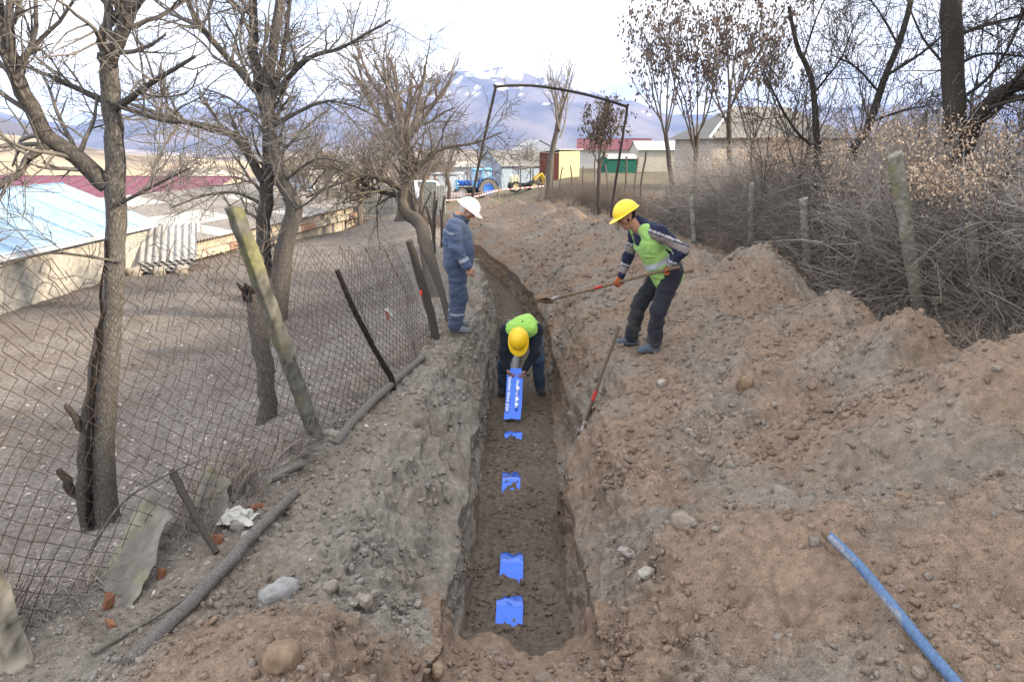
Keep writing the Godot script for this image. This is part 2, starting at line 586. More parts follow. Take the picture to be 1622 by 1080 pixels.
func soil_colour(x: float, y: float, d: float) -> Color:
	var bank := Color(0.44, 0.39, 0.335)
	var spoil := Color(0.42, 0.31, 0.23)
	var yard := Color(0.385, 0.34, 0.305)
	var t_x := tab(T_cx, d)
	var n1 := n_mid.get_noise_2d(x * 0.8 + 31.0, d * 0.8)
	var n2 := n_fine.get_noise_3d(x * 0.7, y * 0.7, d * 0.7)
	var col := bank
	if d <= 3.6 + 0.2 * n2 and d > 0.0 and absf(x - t_x) < tab(T_hw, d) + 0.25 + 0.3 * n1:
		col = spoil
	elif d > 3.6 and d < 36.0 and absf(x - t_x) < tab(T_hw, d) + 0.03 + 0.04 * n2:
		# darker mottled brown across the width of the trench floor
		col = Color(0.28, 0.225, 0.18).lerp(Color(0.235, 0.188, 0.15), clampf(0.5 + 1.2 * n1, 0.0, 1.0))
	elif x > t_x:
		var k := clampf(0.62 + 1.5 * n1 + 0.5 * n2, 0.0, 1.0)
		col = Color(0.40, 0.345, 0.29).lerp(spoil, k)
	else:
		col = bank.lerp(Color(0.38, 0.32, 0.26), clampf(0.3 + 1.3 * n1, 0.0, 1.0))
		if d < 3.6:
			# loose brown heap tipped over the grey bank
			var e := smoothstep(0.0, 0.1, 3.08 - d - 0.25 * absf(x + 0.8) + 0.12 * n1 + 0.12 * n2) * smoothstep(-1.75, -1.5, x)
			col = col.lerp(spoil, clampf(e, 0.0, 1.0) * 0.9)
	var xf := tab(T_xf, d)
	col = col.lerp(yard.lerp(Color(0.32, 0.275, 0.24), clampf(0.4 + 1.4 * n1, 0.0, 1.0)), smoothstep(-0.05, 0.35, xf - x + 0.25 * n2))
	if d > 36.0:
		col = col.lerp(Color(0.36, 0.30, 0.23).lerp(Color(0.28, 0.25, 0.17), clampf(0.5 + n1, 0.0, 1.0)), smoothstep(36.0, 40.0, d))
	# pale pebbly streaks
	col = col.lerp(Color(0.47, 0.42, 0.365), 0.4 * smoothstep(0.12, 0.4, n_cell.get_noise_2d(x * 1.2, d * 1.2) * 0.5 + n1 * 0.6))
	return col * (1.0 + 0.22 * n2)

func build_ground() -> void:
	var ds := PackedFloat32Array([-40.0, -15.0, -6.0, -2.0, 0.0, 0.5])
	var d := 0.9
	while d < 320.0:
		ds.append(d)
		d += d * (0.0046 if d < 12.0 else (0.009 if d < 40.0 else 0.03))
	# segments: [count, kind]
	var cnt := [22, 52, 120, 44, 26, 40, 26, 40, 170, 40, 24]
	var cols := 1
	for c in cnt:
		cols += c
	var mb := MB.new()
	var rows := ds.size()
	mb.v.resize(rows * cols)
	mb.n.resize(rows * cols)
	mb.c.resize(rows * cols)
	var at := 0
	for r in rows:
		d = ds[r]
		var t := trench_params(maxf(d, 0.5))
		var xl := t[0] - t[1]
		var xr := t[0] + t[1] + t[5]
		var crest_l := xl - 0.08 - t[2]
		var crest_r := xr + 0.08 + t[3]
		var stops := PackedFloat32Array([-380.0, -13.0 - d * 0.3, minf(crest_l - 3.0 - d * 0.05, -4.0), crest_l, xl - 0.08, xl, xr, xr + 0.08, crest_r, maxf(4.8, crest_r + 2.0), 9.0 + d * 0.3, 380.0])
		for sgm in cnt.size():
			var m: int = cnt[sgm]
			for j in m + (1 if sgm == cnt.size() - 1 else 0):
				var k := float(j) / m
				if sgm == 0:
					k = 1.0 - pow(1.0 - k, 3.0)
				elif sgm == cnt.size() - 1:
					k = pow(k, 3.0)
				elif sgm == 2:
					k = 1.0 - pow(1.0 - k, 1.4)
				elif sgm == 1:
					k = 1.0 - pow(1.0 - k, 1.3)
				var x := lerpf(stops[sgm], stops[sgm + 1], k)
				var p := surf(x, d, t) if d > 0.4 else Vector3(x, land_h(x, 0.5), -d)
				mb.v[at] = p
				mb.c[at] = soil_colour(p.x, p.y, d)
				at += 1
	# faces (rows run away from the camera)
	mb.ix.resize((rows - 1) * (cols - 1) * 6)
	var q := 0
	for r in rows - 1:
		for j in cols - 1:
			var a := r * cols + j
			var b := a + 1
			var e := a + cols
			mb.ix[q] = a
			mb.ix[q + 1] = e
			mb.ix[q + 2] = b
			mb.ix[q + 3] = b
			mb.ix[q + 4] = e
			mb.ix[q + 5] = e + 1
			q += 6
	mb.smooth_from(0, 0)
	structure("ground", mb.mesh(), M.soil)

func polar_land(called: String, d0: float, d1: float, rows: int, cols: int, az: float, height: Callable, colour: Callable) -> void:
	var mb := MB.new()
	for r in rows + 1:
		var d := d0 * pow(d1 / d0, float(r) / rows)
		for j in cols + 1:
			var a := lerpf(-az, az, float(j) / cols)
			var x := d * tan(a)
			var y: float = height.call(x, d)
			mb.add(Vector3(x, y, -d), Vector3.UP, colour.call(x, y, d))
	for r in rows:
		for j in cols:
			var a := r * (cols + 1) + j
			mb.tri(a, a + 1, a + cols + 2)
			mb.tri(a, a + cols + 2, a + cols + 1)
	mb.smooth_from(0, 0)
	structure(called, mb.mesh(), M.far_ground)

func build_hills() -> void:
	var f := FastNoiseLite.new()
	f.seed = 77
	f.frequency = 1.0
	f.fractal_type = FastNoiseLite.FRACTAL_RIDGED
	f.fractal_octaves = 6
	f.fractal_gain = 0.5
	var g := FastNoiseLite.new()
	g.seed = 3
	g.frequency = 1.0
	g.fractal_octaves = 5
	# rolling valley land below the lane
	var vh := func(x: float, d: float) -> float:
		var az := x / d
		var y := -13.0 - (d - 290.0) * 0.012
		y += 26.0 * smoothstep(-0.32, -0.75, az + 0.06 * g.get_noise_2d(d * 0.003, 7.0)) * smoothstep(280.0, 600.0, d) * (1.0 - smoothstep(700.0, 1400.0, d))
		y += 9.0 * g.get_noise_2d(x * 0.006, d * 0.006) * smoothstep(280.0, 420.0, d)
		y += 30.0 * smoothstep(1200.0, 2600.0, d) * (0.5 + g.get_noise_2d(x * 0.0012 + 9.0, d * 0.0012))
		return y - 14.0 * (1.0 - smoothstep(255.0, 310.0, d))
	var vc := func(x: float, y: float, d: float) -> Color:
		var k := clampf(0.5 + 1.2 * g.get_noise_2d(x * 0.02, d * 0.012), 0.0, 1.0)
		var c := Color(0.42, 0.34, 0.23).lerp(Color(0.26, 0.21, 0.15), k)
		var wood := smoothstep(0.05, 0.25, g.get_noise_2d(x * 0.007 + 50.0, d * 0.005))
		c = c.lerp(Color(0.13, 0.11, 0.09), wood * smoothstep(350.0, 700.0, d))
		return c
	polar_land("valley", 250.0, 3200.0, 90, 220, 0.85, vh, vc)
	var crest := PackedVector2Array([Vector2(-0.9, 0.05), Vector2(-0.75, 0.058), Vector2(-0.66, 0.032), Vector2(-0.6, 0.028), Vector2(-0.5, 0.046), Vector2(-0.42, 0.05), Vector2(-0.33, 0.062), Vector2(-0.25, 0.052), Vector2(-0.16, 0.075), Vector2(-0.07, 0.094), Vector2(-0.02, 0.1), Vector2(0.04, 0.088), Vector2(0.1, 0.076), Vector2(0.16, 0.062), Vector2(0.22, 0.04), Vector2(0.3, 0.036), Vector2(0.45, 0.05), Vector2(0.6, 0.06), Vector2(0.9, 0.055)])
	var mh := func(x: float, d: float) -> float:
		var az := x / d
		var rise := smoothstep(2500.0, 5200.0, d) * (1.0 - 0.6 * smoothstep(5600.0, 8000.0, d))
		var r := f.get_noise_2d(x * 0.00055, d * 0.00055) * 0.5 + 0.5
		var r2 := g.get_noise_2d(x * 0.003, d * 0.003)
		return -60.0 + 5200.0 * tab(crest, az) * rise * (0.72 + 0.38 * r + 0.07 * r2) + 60.0 * rise
	var mc := func(x: float, y: float, d: float) -> Color:
		var c := Color(0.085, 0.08, 0.08).lerp(Color(0.22, 0.18, 0.145), clampf(0.5 + 1.3 * g.get_noise_2d(x * 0.0016, d * 0.0016), 0.0, 1.0))
		var n := g.get_noise_2d(x * 0.006 + 20.0, d * 0.004) + 0.7 * g.get_noise_2d(x * 0.02, d * 0.012)
		var snow := smoothstep(0.16, 0.26, n * 0.8 + (y - 360.0) / 420.0)
		return c.lerp(Color(0.82, 0.84, 0.87), snow * 0.92)
	polar_land("mountain", 2500.0, 8000.0, 150, 420, 0.85, mh, mc)
	# a nearer dark wooded hill on the far left
	var dh := func(x: float, d: float) -> float:
		var az := x / d
		return -40.0 + 135.0 * smoothstep(-0.5, -0.78, az + 0.02 * g.get_noise_2d(d * 0.01, 2.0)) * smoothstep(1300.0, 1900.0, d) + 8.0 * g.get_noise_2d(x * 0.006, d * 0.006)
	var dc := func(_x: float, _y: float, _d: float) -> Color:
		return Color(0.12, 0.105, 0.09)
	polar_land("wooded_hill", 1300.0, 2200.0, 40, 160, 0.85, dh, dc)
	# a hill added out of frame on the right to shade the digging
	var mb := MB.new()
	for r in 46:
		var d := -40.0 + r * 1.4
		for j in 30:
			var x := 13.0 + j * 1.4
			var top := 10.4 * (1.0 - smoothstep(11.5, 18.5, d + (x - 18.0) * 0.35))
			var y := 0.15 + top * smoothstep(13.0, 19.5, x) + 0.5 * n_mid.get_noise_2d(x * 0.15, d * 0.15) - 0.8 * (1.0 - smoothstep(13.0, 14.0, x))
			mb.add(Vector3(x, y, -d), Vector3.UP, Color(0.2, 0.17, 0.12) * (1.0 + 0.3 * n_mid.get_noise_2d(x * 0.5, d * 0.5)))
	for r in 45:
		for j in 29:
			var a := r * 30 + j
			mb.tri(a, a + 1, a + 31)
			mb.tri(a, a + 31, a + 30)
	mb.smooth_from(0, 0)
	structure("hillside", mb.mesh(), M.soil)

# ---------------------------------------------------------------- people
# prims: [a, b, ra, rb]; the smooth union of tapered capsules, meshed as surface nets
func flesh(prims: Array, cell: float, k: float, colour: Callable, fold := 0.0, fold_freq := 9.0) -> ArrayMesh:
	var lo := Vector3.ONE * 1e6
	var hi := -lo
	for p in prims:
		var r: float = maxf(p[2], p[3]) + k + cell * 2.0
		lo = lo.min((p[0] as Vector3).min(p[1]) - Vector3.ONE * r)
		hi = hi.max((p[0] as Vector3).max(p[1]) + Vector3.ONE * r)
	var nx := int((hi.x - lo.x) / cell) + 2
	var ny := int((hi.y - lo.y) / cell) + 2
	var nzz := int((hi.z - lo.z) / cell) + 2
	var f := PackedFloat32Array()
	f.resize(nx * ny * nzz)
	f.fill(9.0)
	for p in prims:
		var a: Vector3 = p[0]
		var b: Vector3 = p[1]
		var ra: float = p[2]
		var rb: float = p[3]
		var r := maxf(ra, rb) + k + cell * 1.6
		var p0 := (a.min(b) - Vector3.ONE * r - lo) / cell
		var p1 := (a.max(b) + Vector3.ONE * r - lo) / cell
		var ab := b - a
		var l2 := maxf(ab.length_squared(), 1e-9)
		var flat := Vector3.ONE
		if p.size() > 4:
			flat = p[4]
		for iz in range(maxi(int(p0.z), 0), mini(int(p1.z) + 2, nzz)):
			for iy in range(maxi(int(p0.y), 0), mini(int(p1.y) + 2, ny)):
				var row := (iz * ny + iy) * nx
				for ix in range(maxi(int(p0.x), 0), mini(int(p1.x) + 2, nx)):
					var q := lo + Vector3(ix, iy, iz) * cell - a
					var h := clampf(q.dot(ab) / l2, 0.0, 1.0)
					var d := ((q - ab * h) * flat).length() - lerpf(ra, rb, h)
					var o := f[row + ix]
					var m := maxf(k - absf(o - d), 0.0) / k
					f[row + ix] = minf(o, d) - m * m * k * 0.25
	var mb := MB.new()
	var ids := PackedInt32Array()
	ids.resize(nx * ny * nzz)
	ids.fill(-1)
	var sx := 1
	var sy := nx
	var sz := nx * ny
	var off := PackedInt32Array([0, sx, sy, sx + sy, sz, sz + sx, sz + sy, sz + sx + sy])
	var lim := cell * 2.0
	for iz in nzz - 1:
		for iy in ny - 1:
			var row := (iz * ny + iy) * nx
			for ix in nx - 1:
				var i := row + ix
				if absf(f[i]) > lim:
					continue
				var sum := Vector3.ZERO
				var cnt := 0
				var f0 := f[i]
				var neg := 0
				for c in 8:
					if f[i + off[c]] < 0.0:
						neg += 1
				if neg == 0 or neg == 8:
					continue
				for e in 12:
					var c0: int
					var c1: int
					if e < 4:
						c0 = e * 2
						c1 = c0 + 1
					elif e < 8:
						c0 = [0, 1, 4, 5][e - 4]
						c1 = c0 + 2
					else:
						c0 = e - 8
						c1 = c0 + 4
					var fa := f[i + off[c0]]
					var fb := f[i + off[c1]]
					if (fa < 0.0) != (fb < 0.0):
						var t := fa / (fa - fb)
						var pa := Vector3(c0 & 1, (c0 >> 1) & 1, (c0 >> 2) & 1)
						var pb := Vector3(c1 & 1, (c1 >> 1) & 1, (c1 >> 2) & 1)
						sum += pa.lerp(pb, t)
						cnt += 1
				var pos := lo + (Vector3(ix, iy, iz) + sum / cnt) * cell
				var g := Vector3(f[i + sx] - f0, f[i + sy] - f0, f[i + sz] - f0).normalized()
				if fold > 0.0:
					var w := n_ridge.get_noise_3d(pos.x * fold_freq * 0.55, pos.y * fold_freq, pos.z * fold_freq * 0.55)
					pos += g * (0.35 - absf(w) * 1.6) * fold
				ids[i] = mb.add(pos, g, colour.call(pos))
	for iz in range(1, nzz - 1):
		for iy in range(1, ny - 1):
			var row := (iz * ny + iy) * nx
			for ix in range(1, nx - 1):
				var i := row + ix
				if ids[i] < 0:
					continue
				var s := f[i] < 0.0
				for ax in 3:
					var st: int = [sx, sy, sz][ax]
					if (f[i + st] < 0.0) == s:
						continue
					var u: int = [sy, sz, sx][ax]
					var w: int = [sz, sx, sy][ax]
					var a := ids[i]
					var b := ids[i - u]
					var c := ids[i - u - w]
					var e := ids[i - w]
					if b < 0 or c < 0 or e < 0:
						continue
					if s:
						mb.tri(a, b, c)
						mb.tri(a, c, e)
					else:
						mb.tri(a, c, b)
						mb.tri(a, e, c)
	mb.smooth_from(0, 0)
	return mb.mesh()

func one_colour(c: Color) -> Callable:
	return func(_p: Vector3) -> Color: return c

# hard hat: shell with ridge and a brim longer at the front.  fwd, up: the wearer's own axes
func hard_hat(at: Vector3, fwd: Vector3, up: Vector3, col: Color, parent: Node) -> void:
	up = up.normalized()
	fwd = (fwd - up * fwd.dot(up)).normalized()
	var side := fwd.cross(up).normalized()
	var mb := MB.new()
	var rows := 9
	var cols := 28
	var fv := mb.v.size()
	for r in rows + 1:
		var e := float(r) / rows * PI * 0.5
		for c in cols:
			var t := TAU * c / cols
			var rx := 0.118 * cos(e)
			var rz := 0.142 * cos(e)
			var h := 0.128 * sin(e)
			# three moulded ridges along the crown
			var sd := sin(t) * rx
			h += 0.006 * (exp(-pow(sd / 0.012, 2.0)) + 0.7 * exp(-pow((absf(sd) - 0.04) / 0.01, 2.0))) * sin(e)
			mb.add(at + fwd * cos(t) * rz + side * sin(t) * rx + up * h, up, col)
	for r in rows:
		for c in cols:
			var a := fv + r * cols + c
			var b := fv + r * cols + (c + 1) % cols
			mb.tri(a, b + cols, b)
			mb.tri(a, a + cols, b + cols)
	mb.smooth_from(0, 0)
	part("hard_hat", mb.mesh(), M.plastic, parent)
	var bm := MB.new()
	for k in 4:
		for c in cols:
			var t := TAU * c / cols
			var front := pow(maxf(cos(t), 0.0), 1.5)
			var ext := 0.0
			var dy := 0.0
			if k == 1:
				ext = 0.014 + 0.055 * front
				dy = -0.006 - 0.016 * front
			elif k == 2:
				ext = 0.014 + 0.055 * front
				dy = -0.011 - 0.017 * front
			elif k == 3:
				ext = -0.006
				dy = -0.006
			bm.add(at + fwd * cos(t) * (0.141 + ext) + side * sin(t) * (0.117 + ext * 0.75) + up * (dy + 0.004), up, col)
	for k in 3:
		for c in cols:
			var a := k * cols + c
			var b := k * cols + (c + 1) % cols
			bm.tri(a, b, b + cols)
			bm.tri(a, b + cols, a + cols)
	bm.smooth_from(0, 0)
	part("brim", bm.mesh(), M.plastic, parent)

# head with face, in its own fine grid
func head_prims(c: Vector3, fwd: Vector3, up: Vector3) -> Array:
	up = up.normalized()
	fwd = (fwd - up * fwd.dot(up)).normalized()
	var s := fwd.cross(up).normalized()
	var p := []
	p.append([c + up * 0.035 - fwd * 0.02, c + up * 0.03 + fwd * 0.015, 0.09, 0.088])
	p.append([c - up * 0.03 + fwd * 0.03, c - up * 0.085 + fwd * 0.052, 0.066, 0.036])
	p.append([c - up * 0.055 - fwd * 0.01, c - up * 0.15 - fwd * 0.04, 0.06, 0.066])
	p.append([c + up * 0.012 + fwd * 0.096, c - up * 0.03 + fwd * 0.118, 0.011, 0.016])
	p.append([c + up * 0.026 + fwd * 0.088 + s * 0.035, c + up * 0.026 + fwd * 0.088 - s * 0.035, 0.016, 0.016])
	p.append([c - up * 0.062 + fwd * 0.094 + s * 0.016, c - up * 0.062 + fwd * 0.094 - s * 0.016, 0.01, 0.01])
	for k in [-1.0, 1.0]:
		p.append([c + up * 0.02 + s * k * 0.09 - fwd * 0.012, c - up * 0.03 + s * k * 0.088, 0.016, 0.012])
		p.append([c - up * 0.018 + fwd * 0.06 + s * k * 0.045, c - up * 0.03 + fwd * 0.05 + s * k * 0.05, 0.024, 0.022])
	return p

func face_colour(c: Vector3, fwd: Vector3, up: Vector3, skin: Color, hair: Color) -> Callable:
	up = up.normalized()
	fwd = (fwd - up * fwd.dot(up)).normalized()
	var s := fwd.cross(up).normalized()
	return func(p: Vector3) -> Color:
		var q := p - c
		var a := q.dot(fwd)
		var h := q.dot(up)
		var w := absf(q.dot(s))
		if a > 0.07 and absf(h - 0.01) < 0.008 and absf(w - 0.034) < 0.014:
			return Color(0.05, 0.035, 0.03)
		if a > 0.07 and absf(h - 0.036) < 0.007 and absf(w - 0.036) < 0.022:
			return hair
		if a > 0.07 and absf(h + 0.062) < 0.006 and w < 0.024:
			return skin * Color(0.62, 0.45, 0.45)
		if h > -0.045 and a < 0.035 - maxf(h, 0.0) * 0.3 and not (w > 0.082 and a > -0.035 and h < 0.03) and h > -0.09 - a * 0.4:
			return hair
		if h > 0.05:
			return hair
		return skin

# a hand: palm and five fingers closed round a bar (bar direction given) or hanging loosely
func hand_prims(wrist: Vector3, dir: Vector3, palm_n: Vector3, thumb_side: Vector3, curl: float) -> Array:
	dir = dir.normalized()
	palm_n = (palm_n - dir * palm_n.dot(dir)).normalized()
	var s := (thumb_side - dir * thumb_side.dot(dir) - palm_n * thumb_side.dot(palm_n)).normalized()
	var p := []
	var lens := [0.072, 0.082, 0.078, 0.062]
	for i in 4:
		var o := s * (0.03 - 0.02 * i)
		var k0 := wrist + dir * 0.02 + o * 0.7
		var k1 := wrist + dir * (0.092 - 0.004 * absf(i - 1)) + o
		p.append([k0, k1, 0.016, 0.0115])
		var seg: float = lens[i] / 2.6
		var a := curl * 0.75
		var q := k1
		for j in 3:
			var dd := dir * cos(a) + palm_n * sin(a)
			var q2: Vector3 = q + dd * seg * (1.15 - 0.15 * j)
			p.append([q, q2, 0.0098 - 0.0006 * j, 0.0092 - 0.0007 * j])
			q = q2
			a += curl
	var t0 := wrist + dir * 0.028 + s * 0.026
	var t1 := t0 + dir * 0.028 + s * 0.028 + palm_n * 0.012
	var t2 := t1 + dir * 0.026 + s * (0.012 - 0.02 * curl) + palm_n * (0.012 + 0.02 * curl)
	p.append([t0, t1, 0.015, 0.0115])
	p.append([t1, t2, 0.0112, 0.0098])
	p.append([wrist - dir * 0.04, wrist + dir * 0.03, 0.026, 0.024])
	return p

func shoe(ankle: Vector3, toe_dir: Vector3, ground: float, col: Color, sole: Color, parent: Node) -> void:
	toe_dir.y = 0
	toe_dir = toe_dir.normalized()
	var g := Vector3(ankle.x, ground, ankle.z)
	var pr := [[g + Vector3.UP * 0.04 - toe_dir * 0.05, g + Vector3.UP * 0.038 + toe_dir * 0.15, 0.043, 0.036], [g + Vector3.UP * 0.05, Vector3(ankle.x, ground + 0.13, ankle.z) - toe_dir * 0.01, 0.05, 0.05], [g + Vector3.UP * 0.085 + toe_dir * 0.02, g + Vector3.UP * 0.05 + toe_dir * 0.13, 0.042, 0.036]]
	part("shoe", flesh(pr, 0.011, 0.03, func(p: Vector3) -> Color: return sole if p.y < ground + 0.02 else col), M.cloth, parent)

func person_standing() -> void:
	# man in grey blue workwear and a white hard hat, standing on the left bank, looking down into the trench
	var at := on_ground(-0.70, -8.72)
	var t := thing("person", "man in blue-grey work suit and white hard hat standing on the bank", "person", at)
	var S := Vector3(0.02, 1.46, 0)
	var f := Vector3(1, 0, 0.12).normalized()
	var side := Vector3(-f.z, 0, f.x)   # his right, towards the camera
	var hipc := Vector3(0.0, 0.93, 0)
	var hip_r := hipc + side * 0.1
	var hip_l := hipc - side * 0.1
	var knee_r := Vector3(0.045, 0.49, 0) + side * 0.115
	var knee_l := Vector3(-0.02, 0.49, 0) - side * 0.12
	var ank_r := Vector3(0.0, 0.09, 0) + side * 0.14
	var ank_l := Vector3(-0.07, 0.09, 0) - side * 0.13
	var sh_r := S + side * 0.19 + f * 0.0
	var sh_l := S - side * 0.19
	var el_r := sh_r + Vector3(0.02, -0.29, 0) + side * 0.05
	var wr_r := el_r + f * 0.13 + Vector3(0, -0.235, 0)
	var el_l := sh_l + Vector3(-0.03, -0.29, 0) - side * 0.04
	var wr_l := el_l + f * 0.03 + Vector3(0, -0.25, 0)
	var hc := S + f * 0.115 + Vector3(0, 0.185, 0)
	var hf := (f * 0.8 + Vector3.DOWN * 0.62).normalized()
	var hu := (f * 0.62 + Vector3.UP * 0.8).normalized()
	var skin := Color(0.42, 0.23, 0.16)
	var body := [[hipc, S - Vector3.UP * 0.15, 0.13, 0.13], [sh_r - side * 0.04, sh_l + side * 0.04, 0.05, 0.05], [S, hc - hu * 0.06, 0.06, 0.055], [hip_r, knee_r, 0.085, 0.06], [knee_r, ank_r, 0.058, 0.042], [hip_l, knee_l, 0.085, 0.06], [knee_l, ank_l, 0.058, 0.042], [sh_r, el_r, 0.052, 0.042], [el_r, wr_r, 0.04, 0.028], [sh_l, el_l, 0.052, 0.042], [el_l, wr_l, 0.04, 0.028]]
	var b := part("body", flesh(body, 0.022, 0.04, one_colour(skin)), M.skin, t)
	part("head", flesh(head_prims(hc, hf, hu), 0.008, 0.022, face_colour(hc, hf, hu, skin, Color(0.42, 0.40, 0.38))), M.skin, b)
	part("hand", flesh(hand_prims(wr_r, (wr_r - el_r) + Vector3.DOWN * 0.2, -side + f * 0.4, f, 0.55), 0.005, 0.008, one_colour(skin)), M.skin, b)
	part("hand", flesh(hand_prims(wr_l, (wr_l - el_l) + Vector3.DOWN * 0.2, side, f, 0.5), 0.006, 0.008, one_colour(skin)), M.skin, b)
	var blue := Color(0.085, 0.118, 0.2)
	var grey := Color(0.33, 0.35, 0.39)
	var jk := [[hipc + Vector3(0.02, 0.03, 0), S - Vector3.UP * 0.14, 0.175, 0.165], [hipc + f * 0.08 + Vector3.UP * 0.14, hipc + f * 0.05 + Vector3.UP * 0.25, 0.13, 0.13], [sh_r - side * 0.05, sh_l + side * 0.05, 0.1, 0.1], [S - f * 0.04 - Vector3.UP * 0.2, S - f * 0.05 - Vector3.UP * 0.06, 0.14, 0.11], [S + Vector3.UP * 0.02, S + Vector3.UP * 0.075 + f * 0.035, 0.085, 0.078], [sh_r, el_r, 0.085, 0.076], [el_r, wr_r - (wr_r - el_r) * 0.05, 0.074, 0.06], [sh_l, el_l, 0.085, 0.076], [el_l, wr_l, 0.074, 0.06]]
	var jc := func(p: Vector3) -> Color:
		var ab := wr_r - el_r
		var h := (p - el_r).dot(ab) / ab.length_squared()
		if h > 0.55 and h < 0.72 and (p - el_r - ab * h).length() < 0.1 and p.dot(side) > 0.17:
			return grey
		if absf(p.y - (1.36 - (p.x) * 0.25)) < 0.012 and p.dot(f) < 0.03:
			return grey
		return blue * (1.0 + 0.1 * n_fine.get_noise_3dv(p))
	part("jacket", flesh(jk, 0.014, 0.045, jc, 0.026, 4.5), M.cloth, t)
	var cf := MB.new()
	var cr := PackedVector3Array()
	for k in 13:
		var a := TAU * k / 12.0
		cr.append(S + Vector3.UP * (0.095 - 0.0 * cos(a)) + f * (0.04 + 0.088 * cos(a)) + side * 0.086 * sin(a) + Vector3.DOWN * 0.045 * cos(a))
	var rr := PackedFloat32Array()
	rr.resize(13)
	rr.fill(0.018)
	cf.tube(cr, rr, 6, Color(0.10, 0.13, 0.20), false)
	part("collar", cf.mesh(), M.cloth, t)
	var tr := [[hipc + Vector3(0, 0.1, 0), hipc, 0.155, 0.16], [hip_r + f * 0.0, knee_r, 0.115, 0.096], [knee_r, ank_r + Vector3.UP * 0.02, 0.096, 0.088], [hip_l, knee_l, 0.115, 0.096], [knee_l, ank_l + Vector3.UP * 0.02, 0.096, 0.088], [hip_r + side * 0.05 + Vector3(0.03, -0.22, 0), hip_r + side * 0.055 + Vector3(0.03, -0.36, 0), 0.072, 0.068]]
	var tc := func(p: Vector3) -> Color:
		if absf(p.y - 0.27) < 0.018:
			return grey
		return Color(0.068, 0.09, 0.148) * (1.0 + 0.1 * n_fine.get_noise_3dv(p))
	part("trousers", flesh(tr, 0.014, 0.04, tc, 0.022, 5.0), M.cloth, t)
	shoe(ank_r, f + Vector3(0.0, 0, 0.25), 0.0, Color(0.17, 0.18, 0.2), Color(0.07, 0.07, 0.07), t)
	shoe(ank_l, f, 0.0, Color(0.17, 0.18, 0.2), Color(0.07, 0.07, 0.07), t)
	hard_hat(hc + hu * 0.045 - hf * 0.01, hf, hu, Color(0.82, 0.83, 0.83), t)
	t.scale = V(1.06, 0.93, 1.04)

func stripes(p: Vector3, y0: float) -> Color:
	var navy := Color(0.018, 0.022, 0.05)
	var k := fposmod((p.y - y0) / 0.24, 1.0)
	if k < 0.30:
		return Color(0.22, 0.19, 0.18)
	if k < 0.36:
		return navy
	if k < 0.45:
		return Color(0.42, 0.41, 0.42)
	return navy

